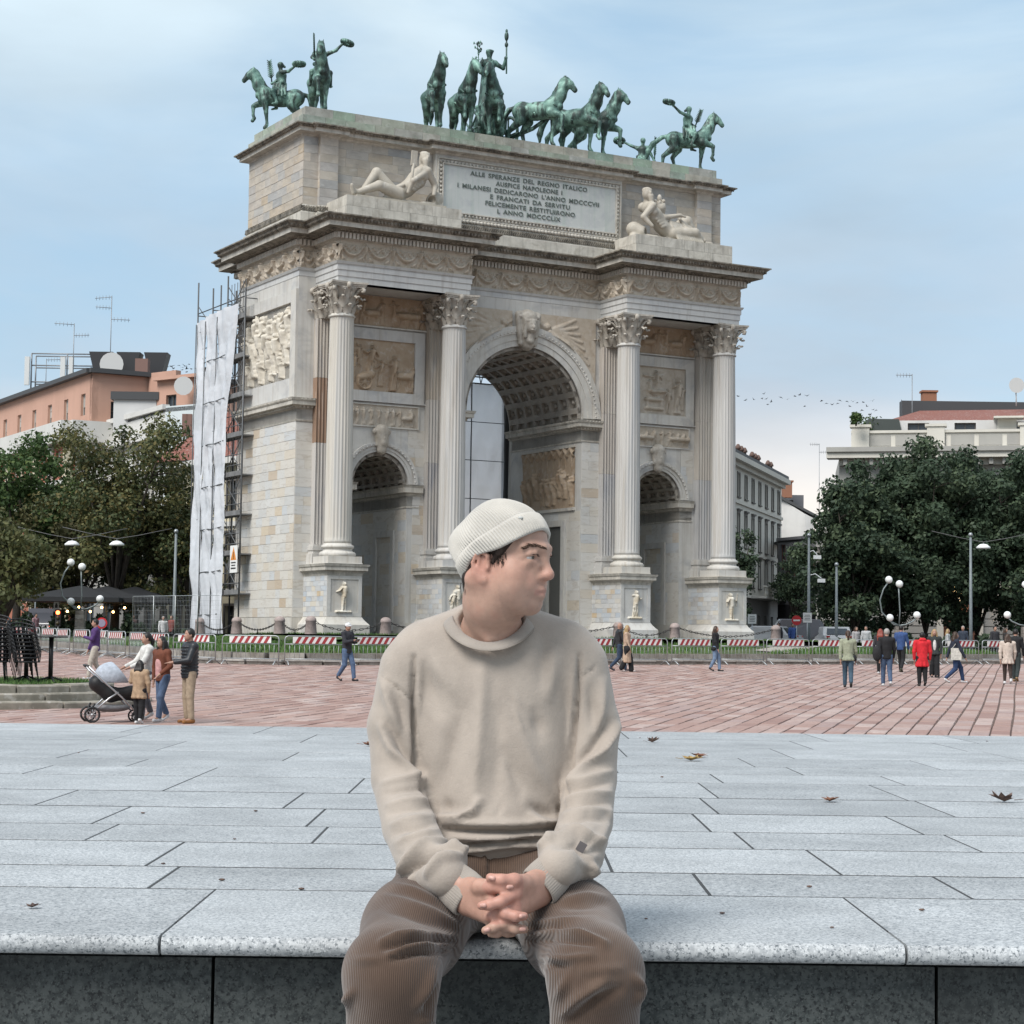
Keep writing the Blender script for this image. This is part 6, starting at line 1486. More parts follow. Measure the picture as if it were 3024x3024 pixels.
# ------------------------------------------------------------------ trees
def m_leaf(name, stops):
 m, nt, b = new_mat(name); v, s = ncoord(nt); col = nramp(nt, s, stops); setc(nt, b, col); b.inputs['Roughness'].default_value = .6; b.inputs['Specular IOR Level'].default_value = .25
 tr = nt.nodes.new('ShaderNodeBsdfTranslucent'); mx = nt.nodes.new('ShaderNodeMixShader'); mx.inputs[0].default_value = .22; out = [n for n in nt.nodes if n.type == 'OUTPUT_MATERIAL'][0]
 if isinstance(col, tuple): pass
 else: nt.links.new(col, tr.inputs['Color'])
 nt.links.new(b.outputs[0], mx.inputs[1]); nt.links.new(tr.outputs[0], mx.inputs[2]); nt.links.new(mx.outputs[0], out.inputs['Surface']); return m
LF = dict(green=m_leaf('leaf_green', [(0, (.04, .075, .025)), (.5, (.065, .11, .035)), (1, (.11, .15, .045))]), olive=m_leaf('leaf_olive', [(0, (.055, .075, .032)), (.5, (.09, .105, .045)), (.85, (.125, .125, .05)), (1, (.155, .125, .045))]),
          rust=m_leaf('leaf_rust', [(0, (.06, .067, .03)), (.5, (.095, .092, .04)), (.85, (.13, .108, .042)), (1, (.16, .10, .038))]), dark=m_leaf('leaf_dark', [(0, (.03, .05, .03)), (.5, (.052, .08, .047)), (1, (.085, .115, .062))]))
M_BRK = mat('bark', (.075, .062, .05), .9, (.04, .034, .028), 3, bump=.5, bs=8)
def tree(px, d, h, w, lf, label, seed, n=9000, clear=.22, ls=.26, sparse=0., kind='tree', cat='tree', group=None, trunkr=.28, ncl=84):
 R = np.random.RandomState(seed); rr = random.Random(seed); p = on_ground(px, d); root = empty(kind, p); tag(root, label, cat, group)
 mb = MB(); tips = []
 top = Vector((rr.uniform(-.4, .4), rr.uniform(-.4, .4), h*.8)); fork = Vector((rr.uniform(-.15, .15), rr.uniform(-.15, .15), h*clear*1.1))
 mb.tube([(0, 0, -.2), (.0, .0, .3), fork*.6, fork], [trunkr*1.35, trunkr*1.05, trunkr*.95, trunkr*.85], 9)
 nl = 7
 for i in range(nl):
  a = i*2.4+rr.uniform(-.3, .3); q = rr.uniform(.45, 1); e = Vector((math.cos(a)*w*.38*q, math.sin(a)*w*.38*q, h*rr.uniform(.5, .88))); m1 = fork.lerp(e, .45)+Vector((0, 0, h*.06))
  mb.tube([fork, m1, e], [trunkr*.55, trunkr*.34, trunkr*.1], 6); tips += [m1.lerp(e, .5), e]
  for j in range(3):
   b = rr.uniform(0, 6.28); f = m1.lerp(e, rr.uniform(0, .8)); g = f+Vector((math.cos(b)*w*.2, math.sin(b)*w*.2, h*rr.uniform(-.02, .14))); mb.tube([f, f.lerp(g, .5)+Vector((0, 0, .15)), g], [trunkr*.2, trunkr*.14, trunkr*.05], 5); tips.append(g)
 mb.tube([fork, fork.lerp(top, .5)+Vector((.1, .1, 0)), top], [trunkr*.6, trunkr*.4, trunkr*.1], 6); tips.append(top)
 mb.build('trunk', M_BRK, root)
 cl = [np.array(t) for t in tips]
 while len(cl) < ncl:
  u = R.normal(size=3); u /= np.linalg.norm(u); s = R.rand()**.4; zc = h*(clear+1)/2; c = np.array([u[0]*w*.5*s, u[1]*w*.5*s, zc+u[2]*h*(1-clear)*.5*s])
  t = (c[2]/h-clear)/(1-clear); lim = w*.5*(1.06-.75*max(0, t-.35)**1.4)*(.55+.45*min(1, t*4+.4))
  if math.hypot(c[0], c[1]) > lim or (sparse and t > .6 and R.rand() < sparse): continue
  cl.append(c)
 cl = np.array(cl); cr = R.uniform(.55, 1.1, len(cl))*(w*.115+.25); wt = cr**2; wt /= wt.sum(); bias = R.rand(len(cl))
 k = R.choice(len(cl), n, p=wt); u = R.normal(size=(n, 3)); u /= np.linalg.norm(u, axis=1)[:, None]; c = cl[k]+u*(cr[k]*R.rand(n)**.45)[:, None]*np.array([1, 1, .75])
 c[:, 2] = np.maximum(c[:, 2], h*clear*.75); s = ls*R.uniform(.6, 1.25, n)[:, None]
 a = R.normal(size=(n, 3)); a /= np.linalg.norm(a, axis=1)[:, None]; nrm = u+R.normal(size=(n, 3))*.7+np.array([0, 0, .4]); b = np.cross(nrm, a); b /= np.linalg.norm(b, axis=1)[:, None]; a = np.cross(b, nrm); a /= np.linalg.norm(a, axis=1)[:, None]
 V = np.stack([c-a*s*.5, c+b*s*.33, c+a*s*.55, c-b*s*.33], 1).reshape(-1, 3); F = np.arange(4*n).reshape(n, 4); A = np.clip(bias[k]*.55+R.rand(n)*.45, .01, .99)
 mesh_obj('crown', np_mesh('crown', V, F, False, {'rnd': ('FACE', A)}), LF[lf], root); return root
def trees():
 for i, (px, d, h, w, lf, lab, n, ls, sp, cl) in enumerate([
  (45, 122, 13.6, 8.5, 'green', 'dark green tree at the left edge with a rounded top', 11000, .3, 0, .16), (165, 128, 11.6, 7, 'green', 'lower green tree between the left edge and the tall thinning one', 9000, .3, 0, .16),
  (335, 116, 15.2, 9.4, 'olive', 'tall olive brown tree with a thinning top before the salmon block', 17000, .25, .5, .12), (480, 120, 11.6, 6.6, 'olive', 'olive tree just left of the scaffold sheeting', 10500, .26, .3, .16),
  (555, 118, 8.6, 4.4, 'olive', 'slim dark olive tree touching the scaffold sheeting', 5500, .25, .2, .2), (5, 100, 7.2, 5.6, 'olive', 'yellowing low tree cut by the left edge', 6500, .28, 0, .12), (215, 121, 9.2, 8, 'rust', 'brown tinged tree behind the left lamp', 11000, .28, 0, .14),
  (400, 126, 9, 8, 'dark', 'dark leafy tree behind the café parasols', 8500, .28, 0, .2)]): tree(px, d, h, w, lf, lab, 50+i, n, cl, ls, sp, group='trees on the left of the square')
 for i, (px, d, h, w, lab, n) in enumerate([(2520, 128, 11.4, 6.8, 'dense evergreen tree at the left of the right-hand row', 19000), (2625, 132, 13.2, 8.2, 'dense evergreen tree with a leaning trunk before the palazzo', 24000), (2735, 131, 14.0, 8.8, 'tallest evergreen tree left of the palazzo door', 25000),
  (2890, 134, 13.6, 8.6, 'evergreen tree just right of the palazzo door', 23000), (3020, 130, 13.4, 8.6, 'evergreen tree cut by the right edge of the picture', 22000)]): tree(px, d, h, w, 'dark', lab, 80+i, int(n*1.35), .08, .30, ncl=150, trunkr=.2, group='evergreen trees before the right palazzo')
 tree(2170, 150, 10.5, 3.4, 'dark', 'dark tree peeping out behind the last column', 91, 5000, .1, .26)
 tree(2345, 193, 9.6, 4.4, 'dark', 'green shrubs growing on the terrace of the grey building', 92, 4500, .3, .28, kind='roof_plants', cat='plants')
 for i, (px, d, z, lab) in enumerate([(2560, 151, 17.9, 'small bush on the balustrade corner of the right palazzo'), (2527, 148, 18.95, 'tiny bush at the left end of the palazzo balustrade')]):
  o = tree(px, d, 2.0-1.2*i, 2.0-1.2*i, 'green', lab, 95+i, 700, .0, .22, kind='roof_plant', cat='bush', trunkr=.05); o.location.z = z
 R = np.random.RandomState(4)
 for i, (p0, p1, d, h, lf, lab) in enumerate([(2430, 3100, 121, 1.0, 'dark', 'low dark hedge under the right trees'), (2440, 2620, 117, .7, 'green', 'strip of pale ground cover beyond the right barriers'), (-60, 560, 112, 1.5, 'dark', 'dark shrub bed behind the left barriers')]):
  a, b = on_ground(p0, d), on_ground(p1, d); n = 5000 if i != 1 else 1500; t = R.rand(n); c = np.stack([a.x+(b.x-a.x)*t, d+R.uniform(-.8, .8, n), GZ(d)+h*R.rand(n)**.6*(.7+.3*np.sin(t*37)+.2*np.sin(t*91))], 1)
  u = R.normal(size=(n, 3)); w = R.normal(size=(n, 3)); u /= np.linalg.norm(u, axis=1)[:, None]; w /= np.linalg.norm(w, axis=1)[:, None]; s = .2
  V = np.stack([c-u*s, c+w*s*.6, c+u*s, c-w*s*.6], 1).reshape(-1, 3); o = mesh_obj('hedge', np_mesh('hedge', V, np.arange(4*n).reshape(n, 4), False, {'rnd': ('FACE', R.rand(n))}), LF[lf]); tag(o, lab, 'hedge')
trees()
# ------------------------------------------------------------------ people on the square
CL = {}
def cloth(name, c, r=.85):
 return mat('cloth_'+name, c, r, tuple(x*.72 for x in c), 14, bump=.35, bs=45, bd=.01)
SKN = mat('passer_skin', (.36, .21, .155), .55, (.32, .18, .13), 20); HAIRS = dict(black=mat('black_hair', (.012, .010, .009), .5), brown=mat('brown_hair', (.055, .030, .018), .5, (.03, .016, .01), 30), blond=mat('blond_hair', (.36, .25, .12), .5, (.26, .17, .08), 30), red=mat('red_hair', (.2, .04, .025), .5), grey=mat('grey_hair', (.3, .28, .26), .6))
def person(px, d, H, phi, label, top, bot, shoes=(.05, .05, .05), hair='brown', style='short', stride=.0, arms=(None, None), coat=.50, legs='trouser', res=None, skin=None, wide=1.0, z=None, extra=None, lean=0.0, skirt=False, head=0.0, group='people on the square', puff=0., bare=None):
 """px: photo column (1932 scale); all joints as fractions of the height; x forward, y to the left"""
 p = at(px*1.565217, 1900, d); loc = Vector((p.x, d, GZ(d)+.012 if z is None else z)); res = res or (.010 if d < 45 else .016)
 P = lambda x, y, zz: (x*H, y*H, zz*H)
 hip = [P(0, s*.048*wide, .52) for s in (1, -1)]; s = stride
 if s: legj = [(hip[0], P(s*.75, .05, .295), P(s*1.0, .05, .045), P(s*1.0+.075, .052, .02)), (hip[1], P(-s*.05, -.05, .275), P(-s*1.15, -.05, .085), P(-s*1.15+.06, -.05, .022))]
 else: legj = [(hip[0], P(.012, .055, .28), P(-.005, .06, .045), P(.08, .075, .018)), (hip[1], P(.008, -.055, .28), P(-.01, -.06, .045), P(.07, -.075, .018))]
 sh = [P(lean, q*.105*wide, .805) for q in (1, -1)]; AR = []
 for i, q in enumerate((1, -1)):
  a = arms[i]
  if a is None: sw = (-q if s >= 0 else q)*s*.8; a = ((sw*.5, q*.135*wide, .64), (sw*1.0+.02, q*.13*wide, .49))
  AR.append((sh[i], P(*a[0]), P(*a[1])))
 hd = Vector(P(.012+lean*1.2, 0, .928)); hr = (math.cos(head), math.sin(head)); hz = lambda f, l, u: (hd.x+H*(f*hr[0]-l*hr[1]), hd.y+H*(f*hr[1]+l*hr[0]), hd.z+H*u)
 S = SDF(); k = .03
 S.ell(tuple(hd), (.050*H, .044*H, .062*H), k=.015); S.ell(hz(.018, 0, -.03), (.034*H, .034*H, .036*H), k=.02); S.cap(hz(.05, 0, -.004), hz(.057, 0, -.016), .007*H, .009*H, .008)
 for q in (1, -1): S.ell(hz(-.002, q*.045, -.008), (.010*H, .007*H, .016*H), k=.006); S.ell(hz(.047, q*.018, .006), (.010*H, .010*H, .007*H), k=.008, op=-1)
 S.cap(hz(.046, -.012, -.036), hz(.046, .012, -.036), .005*H, k=.006); S.cap(tuple(hd-Vector((.008*H, 0, .03*H))), P(lean*.8-.005, 0, .83), .030*H, .034*H, .02)
 S.chain([P(0, 0, .53), P(lean*.4, 0, .66), P(lean*.8, 0, .78)], [.062*H, .058*H, .068*H], k); S.cap(sh[0], sh[1], .034*H, .034*H, k)
 for a, b, c in AR: S.chain([a, b, c], [.026*H, .021*H, .015*H], .015); dv = (Vector(c)-Vector(b)).normalized()*H; S.cap(c, tuple(Vector(c)+dv*.055), .017*H, .012*H, .01); [S.cap(tuple(Vector(c)+dv*.045), tuple(Vector(c)+dv*.095+Vector((0, o*H*.016, 0))), .0062*H, .0045*H, .005) for o in (-1, -.3, .4, 1.1)]
 for a, b, c, t in legj: S.chain([a, b, c, t], [.046*H, .031*H, .02*H, .02*H], .02)
 root = mesh_obj('person', S.mesh('person', res), skin or SKN, None, loc, heading(phi)); tag(root, label, 'person', group)
 def part(nm, T, m, r=res): return mesh_obj(nm, T.mesh(nm, r), m, root)
 if legs == 'trouser':
  T = SDF(); T.cap(P(0, .02, .53), P(0, -.02, .53), .066*H*wide, .066*H*wide, .03)
  for a, b, c, t in legj: T.chain([a, b, tuple(Vector(c)+Vector((0, 0, .018*H)))], [.058*H*wide, .042*H*wide, .034*H], .02)
  part('trousers', T, bot)
 elif legs == 'tights':
  T = SDF()
  for a, b, c, t in legj: T.chain([a, b, tuple(Vector(c)+Vector((0, 0, .01*H)))], [.054*H*wide, .036*H*wide, .025*H], .02)
  part('tights', T, bot)
 elif legs == 'wide':
  T = SDF(); T.cap(P(0, .02, .53), P(0, -.02, .53), .066*H, .066*H, .03)
  for a, b, c, t in legj: T.chain([a, b, tuple(Vector(c)+Vector((0, 0, .0)))], [.06*H, .052*H, .055*H], .02)
  part('trousers', T, bot)
 sm = cloth('shoe_%.2f_%.2f_%.2f' % tuple(shoes), tuple(shoes), .6)
 for a, b, c, t in legj: T = SDF(); T.cap(tuple(Vector(c)-Vector((.02*H, 0, .018*H))), t, .025*H, .022*H, .02); T.cap(c, tuple(Vector(c)+Vector((0, 0, .02*H))), .025*H, .024*H, .02); part('shoe', T, sm)
 T = SDF(); w = wide*(1+puff)
 T.chain([P(0, 0, max(coat, .5)), P(lean*.4, 0, .66), P(lean*.8, 0, .775)], [.076*H*w, .072*H*w, .080*H*w], .04); T.cap(sh[0], sh[1], .044*H*w, .044*H*w, .04)
 for q in (-1, 1): T.cap(P(lean*.4, q*.035*wide, .66), P(lean*.8, q*.04*wide, .76), .06*H*w, .062*H*w, .04); T.cap(P(0, q*.03*wide, max(coat, .5)), P(0, q*.03*wide, .62), .064*H*w, .06*H*w, .04)
 if coat < .49:
  n = 9
  for i in range(n): a = 2*PI*i/n; T.cap(P(.03*math.cos(a), .045*math.sin(a)*wide, .54), P(.065*math.cos(a)+.0*s, .088*math.sin(a)*wide, coat+.02), .042*H, .034*H, .03)
 T.ell(P(0, 0, (coat if coat < .5 else .475)-.30), (.5*H, .5*H, .30*H), k=.004, op=-1)
 for (a, b, c) in AR: T.chain([a, b, tuple(Vector(c)-(Vector(c)-Vector(b))*.08)], [.038*H*w, .032*H*w, .024*H*w], .02)
 T.cap(P(lean*.8-.012, -.012, .835), P(lean*.8-.012, .012, .835), .036*H, .036*H, .02)
 tp = part('jacket' if coat < .53 else 'top', T, top)
 hm = HAIRS[hair]; T = SDF(); T.ell(hz(-.010, 0, .012), (.052*H, .050*H, .060*H), k=.01); T.ell(hz(.034, 0, -.02), (.034*H, .04*H, .044*H), k=.012, op=-1)
 if style == 'long':
  for q in (-1, 0, 1): T.chain([hz(-.03, q*.03, .0), hz(-.05, q*.042, -.09), hz(-.062, q*.04, -.19)], [.030*H, .032*H, .022*H], .02)
  for q in (-1, 1): T.chain([hz(.0, q*.045, .0), hz(.006, q*.05, -.09)], [.018*H, .018*H], .02)
 if style == 'pony': T.chain([hz(-.05, 0, .02), hz(-.075, 0, -.03), hz(-.07, 0, -.1)], [.02*H, .022*H, .014*H], .02)
 if style == 'bun': T.ell(hz(-.05, 0, .035), (.03*H, .03*H, .03*H), k=.02)
 if style != 'bald': part('hair', T, hm)
 if style == 'cap':
  T = SDF(); T.ell(hz(-.002, 0, .02), (.056*H, .054*H, .05*H), k=.01); T.ell(hz(.065, 0, .006), (.04*H, .04*H, .008*H), k=.015); part('cap', T, cloth('white_cap', (.66, .66, .66)))
 if style == 'hood':
  T = SDF(); T.cap(hz(-.05, -.03, -.075), hz(-.05, .03, -.075), .036*H, .036*H, .03); part('hood', T, top)
 if extra: extra(root, P, part, H)
 return root
def bag(name, m, c, r, strap=None):
 def f(root, P, part, H):
  T = SDF(); T.ell(P(*c), tuple(x*H for x in r), k=.02); b = None
  me = T.mesh(name, .016)
  o = mesh_obj(name, me, m, None, root.location.copy(), root.rotation_euler.z); tag(o, f[0] if False else fl[0], name.replace('_', ' '))
  if strap: mb = MB(); mb.tube([P(*q) for q in strap], .012, 5); mb.build('strap', m, o)
 fl = ['']
 f.lab = fl; return f
def with_bag(name, label, m, c, r, strap=None, box=False):
 def f(root, P, part, H):
  if box: mb = MB(); mb.box(P(*c), tuple(x*2*H for x in r)); o = mb.build(name, m, None)
  else: T = SDF(); T.ell(P(*c), tuple(x*H for x in r), k=.02); T.ell(P(c[0], c[1], c[2]-r[2]*.3), tuple(x*H*.95 for x in r), k=.02); o = mesh_obj(name, T.mesh(name, .014), m)
  o.location = root.location; o.rotation_euler = root.rotation_euler; tag(o, label, name.split('_')[-1])
  if strap: mb = MB(); mb.tube([P(*q) for q in strap], .011, 5); mb.build('strap', m, o)
 return f
def phone(label, c):
 def f(root, P, part, H):
  mb = MB(); mb.box(P(*c), (.08, .15, .012), M=Matrix.Rotation(-.6, 3, 'Y')); o = mb.build('phone', mat('phone_black', (.015, .015, .017), .25)); o.location = root.location; o.rotation_euler = root.rotation_euler; tag(o, label, 'phone')
 return f
def crowd():
 c = cloth
 jeans = c('jeans', (.085, .13, .22)); dkj = c('dark_jeans', (.03, .05, .09)); blk = c('black', (.014, .014, .016)); kh = c('khaki', (.36, .28, .20)); wht = c('white', (.62, .61, .58)); beige = c('camel', (.40, .28, .18))
 hold = ((.06, .12, .66), (.17, .07, .68)); holdr = ((.06, -.12, .66), (.17, -.04, .69))
 person(180, 57, 1.76, rad(-75), 'man in purple jacket looking at his phone left of the family', c('purple', (.075, .035, .14)), c('pale_trousers', (.46, .42, .36)), (.5, .5, .5), 'black', 'short', .10, (((.06, .12, .66), (.19, .05, .70)), None), extra=phone('dark phone held by the man in the purple jacket', (.25, .04, .715)))
 def scarf(root, P, part, H): T = SDF(); T.cap(P(.03, -.02, .79), P(.03, .02, .79), .04*H, .04*H, .02); part('collar', T, c('white', (.62, .61, .58)))
 person(278, 37.6, 1.66, rad(-62), 'woman with a dark ponytail in a white jacket behind the pram', wht, c('grey_trousers', (.10, .10, .115)), (.6, .6, .6), 'black', 'pony', .06, (((.08, .13, .66), (.22, .10, .60)), ((.09, -.12, .66), (.23, -.08, .60))), .46, extra=scarf)
 def pinktop(root, P, part, H): T = SDF(); T.ell(P(.062, 0, .66), (.035*H, .055*H, .12*H), k=.02); T.cap(P(.05, 0, .55), P(.05, 0, .6), .05*H, .05*H, .02); part('blouse', T, c('pink_top', (.55, .30, .29)))
 person(309, 37.0, 1.60, rad(-40), 'woman in a rust brown jacket and pink blouse among the family', c('rust_suede', (.15, .048, .026)), jeans, (.65, .65, .66), 'black', 'long', .09, (((.02, .15, .65), (.12, .1, .56)), ((.0, -.15, .64), (.02, -.14, .49))), .50, extra=pinktop, lean=.02)
 person(359, 36.6, 1.76, rad(-58), 'man in a black quilted jacket and khaki trousers beside the pram', c('black_quilt', (.020, .023, .028), .45), kh, (.26, .11, .03), 'black', 'short', .0, (((.07, .13, .66), (.2, .06, .64)), ((.0, -.14, .64), (.01, -.13, .49))), .50, puff=.08, extra=lambda root, P, part, H: [part('quilting', (lambda T: [T.chain([P(.078*math.cos(a), .088*math.sin(a), z) for a in np.linspace(-PI, PI, 15)], [.014*H]*15, .01) for z in np.linspace(.52, .80, 9)] and T)(SDF()), c('black_quilt', (.020, .023, .028), .45))])
 person(265, 36.2, 1.17, rad(160), 'little girl with long black hair in a tan coat holding the pram', beige, blk, (.66, .66, .66), 'black', 'long', .03, (((.0, .15, .66), (.12, .2, .66)), None), .40, 'trouser', wide=1.12, res=.009)
 person(655, 58.5, 1.74, rad(55), 'man in a white cap and patterned dark jacket walking with his phone', c('varsity', (.03, .03, .038)), jeans, (.03, .03, .035), 'black', 'cap', .12, (hold, holdr), .5, extra=phone('phone held by the man in the white cap', (.23, 0, .70)))
 person(1168, 72, 1.76, rad(100), 'bald man in a dark leather jacket walking right of the seated man', c('leather', (.022, .022, .026), .45), dkj, (.04, .05, .07), 'grey', 'bald', .15)
 person(1183, 71, 1.68, rad(75), 'blond woman in a long beige coat carrying a black bag', c('beige_coat', (.46, .33, .24)), blk, (.5, .45, .43), 'blond', 'long', .09, coat=.20, legs='wide', extra=with_bag('hand_bag', 'black bag on the arm of the woman in the long beige coat', blk, (.05, -.17, .5), (.05, .03, .06), [(.0, -.12, .8), (.05, -.17, .54)]))
 person(1350, 73, 1.68, rad(70), 'woman with long auburn hair in black top and jeans before the right opening', blk, c('light_jeans', (.16, .23, .34)), (.03, .03, .03), 'brown', 'long', .08, extra=with_bag('shoulder_bag', 'small black bag at the hip of the woman with auburn hair', blk, (-.02, -.11, .5), (.06, .03, .04)), coat=.54)
 person(1600, 58.6, 1.70, rad(172), 'woman with a braid in a pale green jacket walking away', c('sage', (.30, .32, .23)), c('teal_jeans', (.05, .09, .13)), (.02, .02, .02), 'brown', 'pony', .09, coat=.47, extra=with_bag('shoulder_bag', 'dark bag at the side of the woman in the green jacket', blk, (.0, -.12, .52), (.05, .03, .05), [(.0, .06, .81), (-.06, 0, .68), (.0, -.12, .55)]))
 person(1673, 60, 1.76, rad(178), 'grey haired man in a black jumper carrying a rucksack on his left', blk, c('mid_jeans', (.07, .11, .19)), (.6, .6, .6), 'grey', 'short', .08, extra=with_bag('rucksack', 'black rucksack hanging from the grey haired man', c('rucksack', (.02, .02, .022)), (-.04, .17, .58), (.06, .08, .12)))
 person(1700, 75, 1.78, rad(150), 'man in a blue shirt walking away past the barriers', c('blue_shirt', (.035, .075, .20)), blk, (.06, .06, .04), 'black', 'short', .11)
 person(1740, 60.6, 1.66, rad(180), 'person in a bright red hooded coat and black trousers seen from behind', c('red_coat', (.62, .02, .03)), blk, (.02, .02, .02), 'black', 'hood', .02, coat=.36, wide=1.12)
 def shirt(root, P, part, H): T = SDF(); T.ell(P(.068, 0, .67), (.025*H, .035*H, .12*H), k=.02); part('shirt', T, wht)
 person(1763, 69, 1.70, rad(-8), 'smiling blond woman in a dark blazer and white shirt facing the terrace', c('blazer', (.03, .035, .035)), blk, (.03, .03, .03), 'blond', 'long', .03, coat=.47, legs='wide', extra=shirt)
 person(1802, 64, 1.66, rad(95), 'woman in navy striding right with a white cloth bag', c('navy', (.02, .026, .045)), c('navy_jeans', (.025, .05, .12)), (.7, .7, .7), 'brown', 'long', .17, extra=with_bag('cloth_bag', 'white cloth bag on the shoulder of the woman in navy', c('canvas', (.62, .60, .54)), (-.02, -.13, .56), (.10, .02, .115), [(.07, -.12, .66), (.02, -.11, .82), (-.1, -.12, .66)], box=True), wide=1.08)
 person(1901, 63.5, 1.62, rad(176), 'woman in a short cream coat and dark tights at the right', c('cream_coat', (.58, .49, .42)), c('dark_tights', (.045, .03, .025)), (.66, .66, .66), 'brown', 'long', .06, coat=.40, legs='tights', wide=1.1)
 person(1916, 66, 1.76, rad(150), 'man in black half hidden behind the woman in the cream coat', blk, c('dark_green', (.03, .04, .04)), (.22, .14, .07), 'black', 'short', .08)
 person(1661, 72.5, 1.66, rad(160), 'red haired woman mostly hidden by the grey haired man', c('dark_top', (.03, .03, .035)), blk, (.6, .6, .6), 'red', 'long', .07)
 g = 'distant people beyond the lawn'
 for i, (px, d, H, ph, tc, hc, st, lab) in enumerate([(1615, 97, 1.62, 30, (.40, .38, .38), 'brown', 'long', 'distant woman in pale grey beyond the barriers left of the palazzo lamp'), (1634, 97, 1.66, -20, (.42, .43, .44), 'black', 'pony', 'distant woman in a light jacket beside the lamp pillar'), (1788, 95, 1.58, 70, (.45, .45, .46), 'blond', 'long', 'distant blond woman behind the woman in navy'), (1817, 98, 1.72, -30, (.035, .045, .07), 'grey', 'short', 'distant man in navy near the palazzo door'),
  (1877, 96, 1.74, 20, (.03, .03, .035), 'black', 'short', 'distant bearded man in a black jacket right of the pole'), (1897, 97, 1.66, 60, (.03, .028, .028), 'brown', 'long', 'distant woman in black near the right edge'), (1495, 112, 1.7, 10, (.05, .10, .30), 'black', 'short', 'distant person in bright blue by the parked cars'),
  (307, 104, 1.66, 20, (.6, .6, .6), 'grey', 'short', 'distant person in white behind the mesh fence'), (323, 106, 1.7, -30, (.22, .06, .05), 'brown', 'short', 'distant person in dark red behind the mesh fence'), (66, 110, 1.7, 60, (.30, .18, .20), 'black', 'short', 'distant person in pink at the far left road'), (250, 112, 1.68, 40, (.28, .16, .15), 'brown', 'short', 'distant person in front of the café parasols'), (1470, 112, 1.72, -60, (.06, .06, .07), 'black', 'short', 'distant person in black between the parked cars')]):
  person(px, d, H, rad(ph), lab, c('d%d' % i, tc), blk, (.1, .1, .1), hc, st, .05, res=.026, group=g)
crowd()
def pram():
 p = at(217*1.565217, 1900, 36.6); root = empty('pram', (p.x, 36.6, GZ(36.6)+.012), rad(200)); tag(root, 'grey pushchair with a pale hood and black wheels beside the family', 'pushchair')
 mg = cloth('pram_grey', (.42, .46, .52)); mb_ = mat('pram_black', (.015, .015, .016), .5); ma = mat('pram_alloy', (.45, .45, .46), .35, metal=.8)
 S = SDF(); S.ell((.02, 0, .86), (.34, .25, .26), k=.03); S.ell((-.22, 0, .98), (.30, .22, .24), k=.03, op=-1); S.ell((.02, 0, .62), (.5, .4, .13), k=.02, op=-1); mesh_obj('hood', S.mesh('hood', .012), mg, root)
 S = SDF(); S.chain([(.30, 0, .72), (.05, 0, .55), (-.28, 0, .56), (-.42, 0, .46)], [.16, .17, .14, .09], .06); S.ell((-.05, 0, .78), (.34, .16, .18), k=.04, op=-1); mesh_obj('seat', S.mesh('seat', .012), mb_, root)
 for s in (-1, 1):
  mb = MB(); y = s*.26; mb.tube([(-.38, y, .2), (-.1, y, .48), (.18, y, .72), (.5, y, 1.03)], .018, 7); mb.tube([(.40, y, .2), (.12, y, .45), (-.05, y, .56)], .018, 7); mb.build('frame_tube', ma, root)
 mb = MB(); mb.tube([(.5, -.26, 1.03), (.53, -.2, 1.05), (.53, .2, 1.05), (.5, .26, 1.03)], .02, 7); mb.build('handle', mb_, root)
 S = SDF(); S.ell((.05, 0, .28), (.36, .22, .09), k=.03); S.ell((.05, 0, .36), (.33, .19, .09), k=.02, op=-1); mesh_obj('basket', S.mesh('basket', .012), cloth('pram_basket', (.2, .2, .21)), root)
 for x, y, r in ((-.42, .2, .12), (-.42, -.2, .12), (.42, .27, .15), (.42, -.27, .15)):
  w = empty('wheel', (x, y, r)); w.parent = root; mb = MB(); mb.tube([(r*.87*math.cos(t), 0, r*.87*math.sin(t)) for t in np.linspace(0, 2*PI, 21)], r*.14, 7); mb.build('tyre', mb_, w); mb = MB()
  for i in range(8): mb.tube([(0, 0, 0), (r*.8*math.cos(i*PI/4), 0, r*.8*math.sin(i*PI/4))], .007, 4)
  mb.sphere((0, 0, 0), .03, 8, 5); mb.build('rim', ma, w)
  mb = MB(); mb.tube([(x, y*.8, r), (x, y*.9, r+.13), (x*.9, s*0+y, r+.2)], .02, 6); mb.build('fork', mb_, root)
pram()
